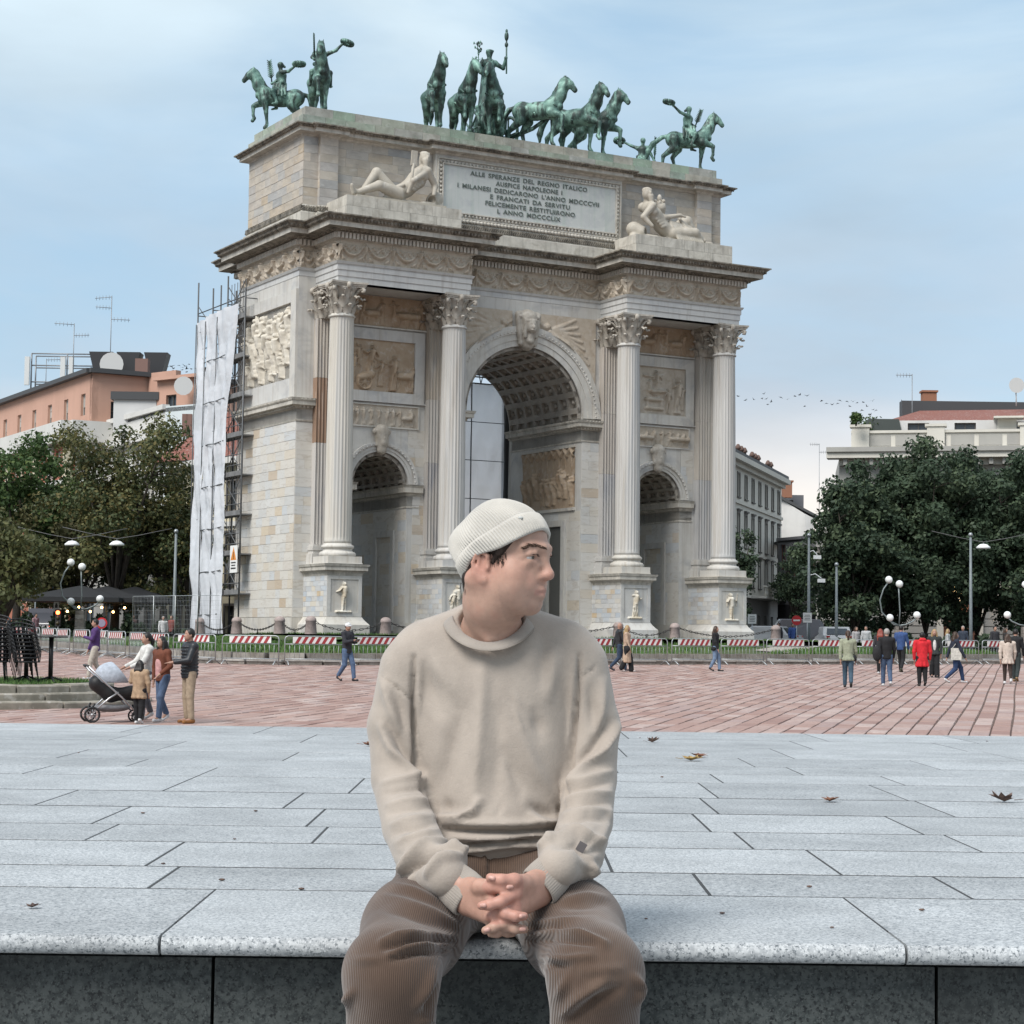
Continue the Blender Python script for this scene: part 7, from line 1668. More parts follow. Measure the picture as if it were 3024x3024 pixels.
# ------------------------------------------------------------------ lamps, signs, cars, café, planter, birds, fallen leaves
M_GLB = mat('opal_globe', (.80, .81, .80), .3, spec=.5); M_POLE = mat('grey_pole', (.20, .23, .24), .5, (.16, .18, .19), 6); M_LAMP = mat('lamp_arm', (.22, .25, .25), .45, metal=.4)
def globe_lamp(px, d, label, ph, sc=1., flip=1):
 b = on_ground(px, d); root = empty('globe_lamp', b); root.scale = (sc,)*3; tag(root, label, 'street lamp', 'globe lamps on granite pillars')
 for i in range(9): mb = MB(); w = .25-.004*i; mb.box((0, 0, ph*(i+.5)/9), (2*w, 2*w, ph/9-.012)); mb.build('pillar_block', m_kerb, root)
 mb = MB(); f = flip; P = lambda x, z: (f*x, .1*x, ph+z)
 mb.tube([P(.0, .05), P(.35, .1), P(.75, .28), P(.95, .48)], .04, 7); mb.tube([P(0, .05), P(-.45, .25), P(-.95, .75), P(-1.05, 1.4), P(-.85, 2.0), P(-.6, 2.35)], .04, 7); mb.tube([P(0, .05), P(.05, .8), P(.0, 1.6), P(-.02, 2.05)], .035, 7); mb.tube([P(0, .05), P(-.3, .1), P(-.5, .28)], .035, 7); mb.build('arm', M_LAMP, root)
 for x, z in ((.98, .62), (-.56, 2.5), (.02, 2.28), (-.5, .46)): mb = MB(); mb.sphere(P(x, z), .2, 14, 10); mb.build('globe', M_GLB, root)
globe_lamp(235, 103, 'four globe lamp on a granite pillar before the left trees', 1.9); globe_lamp(2655, 106, 'four globe lamp on a granite pillar before the right palazzo', 1.62); globe_lamp(3030, 107, 'globe lamp cut by the right edge of the picture', 1.7, 1., -1)
globe_lamp(82, 128, 'smaller distant globe lamp among the left trees', 1.9, .9); globe_lamp(152, 126, 'distant globe lamp beside the traffic light', 2.0, .9, -1)
def pole(px, d, h, label, heads=(), r=.09):
 b = on_ground(px, d); root = empty('light_pole', b); tag(root, label, 'pole'); mb = MB(); mb.tube([(0, 0, -.1), (0, 0, h*.3), (0, 0, h)], [r*1.25, r*1.05, r*.7], 10); mb.build('shaft', M_POLE, root)
 for x, z in heads: mb = MB(); mb.tube([(0, 0, z+.35), (x*.5, 0, z+.45), (x, 0, z+.2)], .03, 5); mb.box((x, 0, z+.05), (.42, .3, .22)); mb.build('lantern', M_GLB, root)
 mb = MB(); mb.lathe([(.12, 0), (.12, .12), (.05, .2)], 8, (0, 0, h-.02)); mb.build('cap', M_GALV, root) if 'M_GALV' in globals() else mb.build('cap', m_galv, root)
pole(512, 107, 6.2, 'tall grey pole between the left trees and the scaffold'); pole(2867, 112, 6.8, 'tall grey pole right of the palazzo door'); pole(2388, 118, 6.9, 'grey pole with two white lanterns beside the no entry sign', ((.5, 5.6), (.75, 4.2))); pole(2470, 119, 5.2, 'dark pole at the left of the right-hand trees'); pole(101, 118, 3.4, 'thin pale post on the far left road', r=.05)
def hanging(px, py, d, label, sp):
 p = at(px, py, d); root = empty('hanging_lamp', p); tag(root, label, 'street lamp'); mb = MB(); mb.lathe([(.02, .2), (.22, .16), (.42, .0), (.40, -.08), (.05, -.1)], 12); mb.build('shade', M_GLB, root); mb = MB(); mb.tube([(-sp, 0, .9), (-sp*.4, 0, .5), (0, 0, .3), (sp*.4, 0, .5), (sp, 0, .9)], .018, 4); mb.tube([(0, 0, .3), (0, 0, .15)], .02, 4); mb.build('cable', mat('cable', (.12, .12, .12), .6), root)
hanging(213, 1607, 108, 'white hanging lamp before the green left trees', 3); hanging(345, 1607, 108, 'white hanging lamp before the olive tree', 3); hanging(2904, 1616, 114, 'white hanging lamp in front of the right evergreens', 3)
def sign(px, py, d, kind, label):
 p = at(px, py, d); root = empty('road_sign', (p.x, p.y, GZ(d))); tag(root, label, 'sign'); h = p.z-GZ(d); mb = MB(); mb.tube([(0, 0, 0), (0, 0, h+.2)], .035, 6); mb.build('post', m_galv, root)
 def disc(r, y, m, nm, par): 
  mb = MB(); ring = [(r*math.cos(2*PI*i/24), y, h+r*math.sin(2*PI*i/24)) for i in range(24)]; mb.loft([ring, [(a, b-.015, c) for a, b, c in ring]]); return mb.build(nm, m, par)
 if kind == 'noentry': o = disc(.28, -.05, mat('sign_red', (.45, .02, .025), .45), 'disc', root); mb = MB(); mb.box((0, -.075, h), (.38, .012, .09)); mb.build('bar', M_SIGNW, o)
 elif kind == 'ban': o = disc(.27, -.05, mat('sign_red', (.45, .02, .025), .45), 'disc', root); disc(.19, -.07, mat('sign_blue', (.25, .22, .3), .5), 'face', o); mb = MB(); mb.box((0, -.06, h-.45), (.45, .02, .2)); mb.build('plate', M_SIGNW, root)
 else:
  mb = MB(); mb.box((0, -.05, h), (.5, .02, .56) if kind == 'board' else (.3, .02, .6)); o = mb.build('board', M_SIGNW, root); mb = MB()
  if kind == 'board': [mb.box((0, -.063, h+z), (w, .006, .03)) for z, w in ((.14, .3), (.05, .36), (-.04, .3), (-.13, .34))]
  else: mb.poly([(-.08, -.062, h-.1), (.08, -.062, h-.1), (.08, -.062, h+.05), (0, -.062, h+.2), (-.08, -.062, h+.05)])
  mb.build('print', mat('sign_print', (.05, .05, .05), .6), o)
M_SIGNW = mat('sign_face_white', (.68, .68, .66), .5)
sign(2352, 1832, 112, 'noentry', 'red round no entry sign left of the grey pole'); sign(2384, 1824, 113, 'board', 'white rectangular notice beside the no entry sign'); sign(2221, 1828, 116, 'board', 'white notice near the right pedestal of the arch'); sign(301, 1840, 96, 'ban', 'round no parking sign behind the man in the purple jacket'); sign(167, 1790, 112, 'arrow', 'white upright sign above the red traffic light')
def traffic_light():
 p = on_ground(170, 111); root = empty('traffic_light', p); tag(root, 'traffic light showing red on the far left road', 'traffic light'); h = at(171, 1809, 111).z-p.z; mb = MB(); mb.tube([(0, 0, 0), (0, 0, h)], .05, 6); mb.build('post', M_SIGNW, root); mb = MB(); mb.box((0, 0, h-.3), (.3, .25, .95)); mb.build('housing', mat('sign_black', (.03, .03, .03), .6), root)
 for i, m in enumerate((mat('red_signal', (.9, .1, .05), .4, emit=(1, .12, .03, 9)), mat('dark_signal', (.05, .04, .02), .4), mat('dark_signal', (.05, .04, .02), .4))): mb = MB(); mb.sphere((0, -.14, h-.3*i), (.11, .06, .11), 10, 6); mb.build('lens', m, root)
traffic_light()
def car(px, d, rz, body, label, van=False, tail=False):
 p = on_ground(px, d); root = empty('parked_car', p, rz); tag(root, label, 'car'); m = mat('car_%.2f' % sum(body), body, .25, spec=.6); hr = 1.95 if van else 1.48; w = .88
 prof = [(-2.1, .35), (-2.15, .75), (-2.05, .95), (-1.5 if not van else -1.95, hr-.25 if van else .98), (-1.1 if not van else -1.7, hr), (.7, hr), (1.25, 1.0), (2.0, .88), (2.15, .6), (2.1, .35)]
 def rings(k, zs): return [[(x*(1 if z < 1.0 else .98), y*(w if z < 1.0 else w*.86), z) for x, z in prof] for y in (-1, -.96, .96, 1)]
 mb = MB(); mb.smooth = True; rg = []
 for y, sq in ((-w, .93), (-w*.93, 1), (w*.93, 1), (w, .93)): rg.append([(x*sq, y*(1 if z < 1 else .9), .35+(z-.35)*(1 if abs(y) < w*.95 else .97)) for x, z in prof])
 mb.loft(rg); o = mb.build('body', m, root); mo = o.modifiers.new('edges', 'EDGE_SPLIT'); mo.split_angle = rad(30)
 for s in (-1, 1):
  mb = MB(); y = s*w*.915
  mb.poly([(-1.3 if not van else -1.6, y, 1.05), (.95, y, 1.05), (.62, y*.97, hr-.1), (-1.0 if not van else -1.6, y*.97, hr-.1)]); mb.build('side_window', M_GLS, root)
 mb = MB(); mb.poly([(1.27, -.7, 1.0), (1.27, .7, 1.0), (.78, .62, hr-.08), (.78, -.62, hr-.08)]); mb.build('windscreen', M_GLS, root); mb = MB(); b = -1.5 if not van else -2.0; mb.poly([(b-.06, -.68, 1.02), (b+.32, -.6, hr-.1), (b+.32, .6, hr-.1), (b-.06, .68, 1.02)]); mb.build('rear_window', M_GLS, root)
 for x in (-1.35, 1.35):
  for s in (-1, 1):
   wl = empty('wheel', (x, s*.8, .32)); wl.parent = root; mb = MB(); M = Matrix.Rotation(PI/2, 3, 'X'); mb.lathe([(.2, -.11), (.32, -.1), (.32, .1), (.2, .11)], 16); mb.v = [tuple(M @ Vector(v)) for v in mb.v]; mb.build('tyre', mat('tyre_rubber', (.02, .02, .02), .8), wl); mb = MB(); mb.lathe([(.02, -.115), (.2, -.11), (.2, .11), (.02, .115)], 12); mb.v = [tuple(M @ Vector(v)) for v in mb.v]; mb.build('rim', m_galv, wl)
 for s in (-1, 1):
  mb = MB(); mb.box((2.06, s*.62, .74), (.12, .34, .16)); mb.build('headlight', mat('headlamp', (.6, .62, .62), .2), root); mb = MB(); mb.box((-2.06, s*.68, .82), (.12, .22, .2)); mb.build('tail_light', mat('tail_glow', (.8, .03, .02), .3, emit=(1, .04, .02, 7)) if tail else mat('tail_red', (.3, .01, .01), .3), root)
 mb = MB(); mb.box((2.1, 0, .45), (.12, 1.5, .2)); mb.box((-2.1, 0, .45), (.12, 1.5, .2)); mb.build('bumper', mat('bumper_dark', (.05, .05, .05), .6), root)
car(2262, 120, rad(160), (.35, .36, .37), 'silver parked car nearest the arch pedestal'); car(2335, 124, rad(178), (.06, .06, .07), 'dark parked van with pale roof behind the barriers', van=True); car(2462, 121, rad(90), (.42, .43, .44), 'light grey car facing the road beside the dark pole'); car(2412, 132, rad(170), (.10, .12, .16), 'dark blue car far behind the no entry sign'); car(140, 119, rad(90), (.05, .05, .06), 'car with red tail lights on the far left road', van=True, tail=True)
def cafe():
 mc = mat('parasol_black', (.02, .021, .023), .8)
 for i, (px, d, w) in enumerate(((235, 113, 5.4), (312, 114, 5.0), (395, 115, 4.6))):
  b = on_ground(px, d); root = empty('parasol', b); tag(root, ['left black square café parasol behind the lamp pillar', 'middle black square café parasol under the brown tree', 'right black square café parasol behind the mesh fence'][i], 'parasol', 'café parasols'); mb = MB(); mb.loft([[(-w/2, -w/2, 2.35), (w/2, -w/2, 2.35), (w/2, w/2, 2.35), (-w/2, w/2, 2.35)], [(-w/2, -w/2, 2.6), (w/2, -w/2, 2.6), (w/2, w/2, 2.6), (-w/2, w/2, 2.6)], [(-.1, -.1, 3.3), (.1, -.1, 3.3), (.1, .1, 3.3), (-.1, .1, 3.3)]]); mb.build('canopy', mc, root); mb = MB(); mb.tube([(0, 0, 0), (0, 0, 3.2)], .05, 6); mb.build('pole', M_POLE, root)
 b = on_ground(265, 114); root = empty('light_string', (b.x, b.y, b.z+2.2)); tag(root, 'string of small warm bulbs under the café parasols', 'lights'); mb = MB(); mb.tube([(-2.2, 0, .1), (0, 0, -.1), (2.2, 0, .1)], .012, 4); mb.build('wire', mat('cable', (.12, .12, .12), .6), root)
 for i in range(7): mb = MB(); mb.sphere((-2+.66*i, 0, -.12-.25*(i % 2)), .07, 8, 5); mb.build('bulb', mat('warm_bulb', (1, .7, .35), .4, emit=(1, .55, .2, 8)), root)
cafe()
def site_fence():
 a, b = at(391, 1860, 96), at(652, 1860, 91); n = 4
 for i in range(n):
  p = Vector((a.x, a.y)).lerp(Vector((b.x, b.y)), i/n); q = Vector((a.x, a.y)).lerp(Vector((b.x, b.y)), (i+1)/n); L = (q-p).length; z = AZ-.35
  root = empty('site_fence', (p.x, p.y, z), math.atan2((q-p).y, (q-p).x)); tag(root, ['first mesh fence panel from the left beside the trees', 'second mesh fence panel behind the sheeting', 'third mesh fence panel behind the sheeting', 'mesh fence panel that meets the arch wall'][i], 'fence', 'mesh fence panels')
  mb = MB(); mb.tube([(0, 0, 0), (0, 0, 2.1), (L-.06, 0, 2.1), (L-.06, 0, 0)], .025, 6); mb.tube([(0, 0, .1), (L-.06, 0, .1)], .022, 6); mb.build('frame', m_galv, root); mb = MB()
  for k in range(1, int(L/.12)): mb.tube([(k*.12, 0, .1), (k*.12, 0, 2.1)], .0045, 3, False)
  for k in range(1, 9): mb.tube([(0, 0, .1+k*.22), (L-.06, 0, .1+k*.22)], .0045, 3, False)
  o = mb.build('mesh', m_galv, root); o['kind'] = 'stuff'
site_fence()
def planter():
 cx, cy = -12.6, 44.2; g0 = GZ(40.5); pr = random.Random(8); root = empty('stone_planter', (cx, cy, g0)); tag(root, 'round planter of three weathered stone steps with grass on top at the left edge', 'planter'); ms = mat('weathered_stone', (.33, .30, .25), .9, (.2, .185, .15), 2.2, .35, .6, rnd=.12, bump=.5, bs=9, c3=(.42, .40, .36), ns3=5)
 for k, (r0, r1, z0, z1) in enumerate(((3.9, 4.55, -.15, .17), (3.5, 4.1, .1, .33), (3.15, 3.7, .28, .50))):
  n = 15+k; off = pr.random()
  for i in range(n):
   a0 = 2*PI*(i+off)/n+.006; a1 = 2*PI*(i+1+off)/n-.006; mb = MB(); rg = []
   for j in range(6):
    a = a0+(a1-a0)*j/5; rg.append([(r*math.cos(a), r*math.sin(a), z) for r, z in ((r0, z0), (r1, z0), (r1, z1-.03), (r1-.03, z1), (r0, z1))])
   mb.loft(rg); o = mb.build('step_block', ms, root); o.location.z += pr.uniform(-.012, .012)
 mb = MB(); mb.prism([(3.2*math.cos(2*PI*i/40), 3.2*math.sin(2*PI*i/40)) for i in range(40)], .2, .50); mb.build('soil', mat('lawn_soil', (.045, .075, .022)), root)
 R = np.random.RandomState(6); n = 9000; r = 3.15*np.sqrt(R.rand(n)); a = R.rand(n)*2*PI; h = R.uniform(.04, .12, n); b = R.rand(n)*2*PI; c = np.stack([r*np.cos(a), r*np.sin(a), np.full(n, .49)], 1); w = .012
 V = np.stack([c+np.stack([np.cos(b)*w, np.sin(b)*w, 0*b], 1), c-np.stack([np.cos(b)*w, np.sin(b)*w, 0*b], 1), c+np.stack([R.uniform(-.04, .04, n), R.uniform(-.04, .04, n), h], 1)], 1).reshape(-1, 3)
 o = mesh_obj('grass_tufts', np_mesh('grass_tufts', V, np.arange(3*n).reshape(n, 3), False, {'rnd': ('FACE', R.rand(n))}), bpy.data.materials['grass_blades'], root); o['kind'] = 'stuff'
 mk = mat('chair_black', (.012, .012, .013), .45); zt_ = g0+.5
 S = SDF(); 
 for i in range(13):
  t = -1.9+3.8*i/12; rr = .27+.02*math.cos(t); S.cap((rr*.85*math.cos(t)-.02, rr*math.sin(t), .46), (rr*1.0*math.cos(t)-.02, rr*1.08*math.sin(t), .70+.1*math.cos(t)), .016, .013, .015)
 S.ell((-.0, 0, .46), (.25, .25, .022), k=.02); S.chain([(.27*math.cos(t), .29*math.sin(t), .70+.1*math.cos(t)) for t in np.linspace(-1.9, 1.9, 12)], [.016]*12, .01)
 sm = S.mesh('shell', .016); lm = MB()
 for x in (-1, 1):
  for y in (-1, 1): pass
 leg = MB(); leg.tube([(0, 0, .46), (.05, .05, 0)], .010, 5); legm = None
 stacks = [(1.5, -1.35, 9, 1.9, ''), (2.12, -1.25, 8, 2.1, ''), (1.2, -.35, 9, 1.8, '')]
 first = None; nn = 0
 pos = ['bottom', 'second', 'third', 'fourth', 'fifth', 'sixth', 'seventh', 'eighth', 'top']
 for si, (x, y, n, rz, lab) in enumerate(stacks):
  for k in range(n):
   o = empty('chair', (cx+x+.075*k*math.cos(rz), cy+y+.075*k*math.sin(rz), zt_+.085*k), rz)
   tag(o, 'black wire legged chair, %s in the %s stack on the planter' % (pos[k] if k < n-1 else 'topmost', ('leftmost', 'right', 'rear')[si]), 'chair', 'stacked black chairs on the planter')
   mesh_obj('shell', sm, mk, o)
   for a in (-1, 1):
    for b_ in (-1, 1):
     if legm is None: l = leg.build('leg', mk, o); legm = l.data
     else: l = mesh_obj('leg', legm, None, o)
     l.location = (a*.16, b_*.16, 0); l.rotation_euler = (0, 0, math.atan2(b_, a)-PI/4)
 for i, (x, y, h) in enumerate(((2.52, -.75, 1.02), (1.85, -.2, .74))):
  o = empty('pedestal_table', (cx+x, cy+y, zt_)); tag(o, ['tall black pedestal table at the right of the stacked chairs', 'low black table behind the stacked chairs'][i], 'table'); mb = MB(); mb.lathe([(.02, h), (.36, h), (.36, h-.025), (.02, h-.03)], 24); mb.build('table_top', mk, o); mb = MB(); mb.tube([(0, 0, .08), (0, 0, h-.02)], .05, 10); mb.build('stem', mk, o)
  for k in range(4): a = k*PI/2+.5; mb = MB(); mb.tube([(0, 0, .14), (.2*math.cos(a), .2*math.sin(a), .08), (.36*math.cos(a), .36*math.sin(a), .01)], .022, 6); mb.build('foot', mk, o)
planter()
def birds():
 m = mat('bird_dark', (.05, .05, .055), .8); R = random.Random(12); me = []
 for w in (-.10, .06, .16):
  mb = MB(); mb.sphere((0, 0, 0), (.17, .05, .05), 8, 5); mb.poly([(-.1, 0, 0), (-.26, .05, .0), (-.26, -.05, 0)])
  for s in (-1, 1): mb.poly([(.08, s*.03, .02), (.04, s*.2, .02+w*.6), (-.02, s*.38, .02+w), (-.06, s*.2, .02+w*.5), (-.07, s*.03, .02)]); mb.poly([(-.07, s*.03, .005), (-.06, s*.2, .005+w*.5), (-.02, s*.38, .005+w), (.04, s*.2, .005+w*.6), (.08, s*.03, .005)])
  o = mb.build('bird', m); me.append(o.data); bpy.data.objects.remove(o)
 def flock(spots, lab, grp):
  for px, py in spots:
   o = mesh_obj('bird', R.choice(me), None); o.location = at(px, py, R.uniform(205, 245)); o.rotation_euler = (R.uniform(-.4, .4), R.uniform(-.3, .3), R.uniform(0, 6.28)); o.scale = (R.uniform(.75, 1.05),)*3; tag(o, lab, 'bird', grp)
 sp = [(2180, 1170), (2201, 1182), (2226, 1180), (2256, 1163), (2250, 1176), (2263, 1178), (2277, 1187), (2267, 1194), (2306, 1173), (2325, 1179), (2348, 1170), (2362, 1166), (2383, 1169), (2376, 1200), (2426, 1184), (2440, 1191), (2458, 1195), (2474, 1191), (2480, 1182), (2500, 1185), (2510, 1200), (2519, 1186), (2531, 1189), (2546, 1211), (2550, 1188), (2560, 1200), (2570, 1225), (2577, 1184), (2578, 1210), (2578, 1236), (2588, 1211), (2664, 1185)]
 flock(sp, 'small dark bird of the flock flying to the right of the arch', 'bird flock right of the arch')
 flock([(439, 1085), (440, 1091), (467, 1081), (469, 1088), (474, 1095), (476, 1084), (484, 1098), (484, 1081), (492, 1098), (496, 1083), (505, 1082), (509, 1081), (511, 1094), (512, 1088), (519, 1101), (529, 1079), (539, 1092), (540, 1085), (546, 1081), (551, 1098), (551, 1089), (559, 1076), (565, 1089), (577, 1088)], 'small dark bird of the flock between the salmon roof and the scaffold', 'bird flock left of the scaffold')
 flock([(R.gauss(300, 30), R.gauss(1132, 14)) for _ in range(46)]+[(R.gauss(245, 30), R.gauss(1160, 14)) for _ in range(20)]+[(R.gauss(190, 30), R.gauss(1205, 9)) for _ in range(14)], 'small dark bird of the flock wheeling before the salmon building', 'bird flock over the left trees')
birds()
def litter():
 R = random.Random(21)
 def tp(px, py): r = ray(px, py); t = (TZ-EYE)/r.z; return Vector((r.x*t, r.y*t, TZ+.002))
 def leaf(px, py, s, rz, m, label, curl=.3):
  mb = MB(); p = tp(px, py); n0 = 0; N = 10; outer = []; L = [(1, 0), (.62, .16), (.78, .55), (.36, .34), (.2, .82), (-.06, .36), (-.5, .52), (-.42, .12), (-.62, 0)]; pts = L+[(x, -y) for x, y in L[::-1][1:-1]]
  V = [(x*s, y*s, s*(.10+curl*(x*x*.5+abs(y)*.8)+R.uniform(0, .12))) for x, y in pts]; c = (0, 0, .03*s)
  for i in range(len(V)): mb.poly([c, V[i], V[(i+1) % len(V)]])
  mb.tube([(-.6*s, 0, .15*s), (-1.15*s, .1*s, .22*s)], .018*s, 4); o = mb.build('fallen_leaf', m, loc=p, rz=rz); tag(o, label, 'leaf')
 y = mat('leaf_yellow', (.36, .25, .08), .7, (.22, .13, .05), 30); b = mat('leaf_brown', (.20, .085, .04), .7, (.12, .05, .03), 30); d = mat('leaf_grey', (.16, .10, .075), .7, (.05, .03, .025), 30)
 leaf(2040, 2248, .07, .3, y, 'yellow fallen leaf on the terrace right of the man'); leaf(2066, 2238, .06, 2.2, b, 'orange brown leaf lying against the yellow leaf'); leaf(2450, 2369, .048, 1.1, b, 'small reddish leaf on the right half of the terrace'); leaf(2966, 2370, .06, 2.9, d, 'large curled dark leaf near the right edge', .7); leaf(1092, 2204, .07, .6, b, 'brown leaf on the terrace just left of the man'); leaf(1926, 2194, .05, .2, d, 'dark crumpled leaf far back right of the man', .8); leaf(95, 2683, .022, .5, d, 'tiny dark leaf at the far left of the edge slab')
 sp = MB()
 for px, py in ((2390, 2621), (232, 2224), (693, 2480), (655, 2601), (482, 2553), (2722, 2690), (1908, 2716), (2457, 2742), (422, 2403), (755, 2397), (1955, 2296), (2915, 2190), (1890, 2180), (2133, 2700), (890, 2628)):
  p = tp(px, py); s = R.uniform(.003, .006); sp.sphere((p.x, p.y, p.z+s*.2), (s*1.4, s, s*.5), 6, 4)
 o = sp.build('litter', d, kind='stuff'); tag(o, 'scattered dark specks of dirt on the terrace', 'litter')
litter()
# ------------------------------------------------------------------ the seated man
def m19(px, py, d): return at(px*1.565217, py*1.565217, d)
def t3(v): return (v.x, v.y, v.z)
def proj19(V):
 d = V[:, 1]*_cp+(V[:, 2]-EYE)*_sp; v = -V[:, 1]*_sp+(V[:, 2]-EYE)*_cp; U = FOC*V[:, 0]/d; W = FOC*v/d
 return np.stack([1512+U*_cr+W*_sr, 1512-(W*_cr-U*_sr)], 1)/1.565217
def vnormals(me):
 n = len(me.vertices); N = np.empty(n*3, np.float32); me.vertices.foreach_get('normal', N); return N.reshape(-1, 3)
def sculpt(me, strokes):
 """push cloth out or in along strokes drawn on the front of the figure"""
 n = len(me.vertices); V = np.empty(n*3, np.float32); me.vertices.foreach_get('co', V); V = V.reshape(-1, 3).astype(float); N = vnormals(me); P = proj19(V)
 front = np.clip(-(N*(V-np.array([0, 0, EYE]))).sum(1)/np.linalg.norm(V-np.array([0, 0, EYE]), axis=1)*2.0, 0, 1)
 D = np.zeros(n)
 for pts, w, amp in strokes:
  best = np.full(n, 1e9); along = np.zeros(n); tot = sum(math.dist(a, b) for a, b in zip(pts[:-1], pts[1:])); acc = 0
  lo = np.min(pts, 0)-3*w; hi = np.max(pts, 0)+3*w; sel = np.where((P[:, 0] > lo[0]) & (P[:, 0] < hi[0]) & (P[:, 1] > lo[1]) & (P[:, 1] < hi[1]))[0]
  if not len(sel): continue
  Q = P[sel]; bs = np.full(len(sel), 1e9); al = np.zeros(len(sel))
  for a, b in zip(pts[:-1], pts[1:]):
   a = np.array(a, float); b = np.array(b, float); L = np.linalg.norm(b-a)+1e-9; t = np.clip(((Q-a)@(b-a))/(L*L), 0, 1); d = np.linalg.norm(Q-a-t[:, None]*(b-a), axis=1); m = d < bs; bs[m] = d[m]; al[m] = (acc+t[m]*L)/tot; acc += L
  D[sel] += amp*np.exp(-(bs/w)**2)*np.sin(PI*np.clip(.12+.76*al, 0, 1))**.8
 V = V+N*(D*front)[:, None]; me.vertices.foreach_set('co', V.astype(np.float32).ravel()); me.update()
def zt(pts, ox, oy, s): return [((ox+s*x)/1.565217, (oy+s*y)/1.565217) for x, y in pts]
def m_skin():
 m, nt, b = new_mat('skin'); a = nt.nodes.new('ShaderNodeAttribute'); a.attribute_name = 'tint'; v, s = ncoord(nt, (1, 1, 1), False)
 col = nmix(nt, a.outputs['Color'], nmap(nt, nnoise(nt, v, 60, 4), .3, .7, .90, 1.07), 1., 'MULTIPLY'); col = nmix(nt, col, (.42, .18, .135), nmap(nt, nnoise(nt, v, 26, 3), .5, .75, 0, .28)); col = nmix(nt, col, (.20, .12, .09), nmap(nt, nnoise(nt, v, 230, 2), .66, .74, 0, .3)); setc(nt, b, col); b.inputs['Roughness'].default_value = .52; b.inputs['Specular IOR Level'].default_value = .35
 b.inputs['Subsurface Weight'].default_value = .05; b.inputs['Subsurface Radius'].default_value = (.01, .004, .002); b.inputs['Subsurface Scale'].default_value = .6
 n1 = nbump(nt, b, nnoise(nt, v, 150, 4), .18, .002); nbump(nt, b, nnoise(nt, v, 520, 3), .2, .0008, n1); return m
M_SKIN = m_skin()
def m_fleece(name, c):
 m, nt, b = new_mat(name); v, s = ncoord(nt, (1, 1, 1), False)
 col = nmix(nt, c, tuple(x*.86 for x in c), nmap(nt, nnoise(nt, v, 14, 4), .4, .65)); col = nmix(nt, col, tuple(min(1, x*1.12) for x in c), nmap(nt, nnoise(nt, v, 420, 2), .55, .8, 0, .5)); setc(nt, b, col)
 b.inputs['Roughness'].default_value = .95; b.inputs['Specular IOR Level'].default_value = .12; b.inputs['Sheen Weight'].default_value = .25; b.inputs['Sheen Roughness'].default_value = .5
 nb = nbump(nt, b, nnoise(nt, v, 70, 4, .6), .25, .004); nbump(nt, b, nnoise(nt, v, 300, 3, .7), .5, .0018, nb); return m
M_SWT = m_fleece('beige_fleece', (.365, .315, .27)); M_SWR = m_fleece('beige_rib', (.315, .278, .243))
M_HAT = m_fleece('cream_knit', (.50, .475, .43))
def m_cord():
 m, nt, b = new_mat('brown_corduroy'); a = nt.nodes.new('ShaderNodeAttribute'); a.attribute_name = 'rib'; v, s = ncoord(nt, (1, 1, 1), False)
 w = nmath(nt, 'SINE', nmath(nt, 'MULTIPLY', a.outputs['Fac'], 2*PI/.0042)); f = nmap(nt, w, -1, 1, 0, 1)
 c = nmix(nt, (.066, .041, .029), (.102, .066, .047), f); c = nmix(nt, c, (.15, .102, .075), nmap(nt, nnoise(nt, v, 9, 4), .5, .75, 0, .6)); setc(nt, b, c); b.inputs['Roughness'].default_value = .92; b.inputs['Specular IOR Level'].default_value = .15; b.inputs['Sheen Weight'].default_value = .3
 nbump(nt, b, f, .6, .0016); return m
M_CORD = m_cord(); M_HAIR = mat('dark_brown_hair', (.022, .014, .011), .6, (.05, .033, .026), 60, bump=.6, bs=160, sc=(1, 1, .25), spec=.25)
M_BROW = mat('brow_hair', (.065, .042, .03), .85, spec=.1); HS = .94; HO = at(1486, 1638, 3.93); PSI = rad(62); TILT = rad(-3)
HF = Vector((math.sin(PSI), -math.cos(PSI), 0)); HR = Vector((-math.cos(PSI), -math.sin(PSI), 0)); HU = Vector((0, 0, 1))
_q = Matrix.Rotation(TILT, 3, HR); HF = _q @ HF; HU = _q @ HU
def Hd(l, f, u): return t3(HO+(HR*l+HF*f+HU*u)*HS)
RH = np.array([[HR.x, HF.x, HU.x], [HR.y, HF.y, HU.y], [HR.z, HF.z, HU.z]])
zh = lambda x, y, d: t3(at(1250+.2588*x, 2450+.2588*y, d))
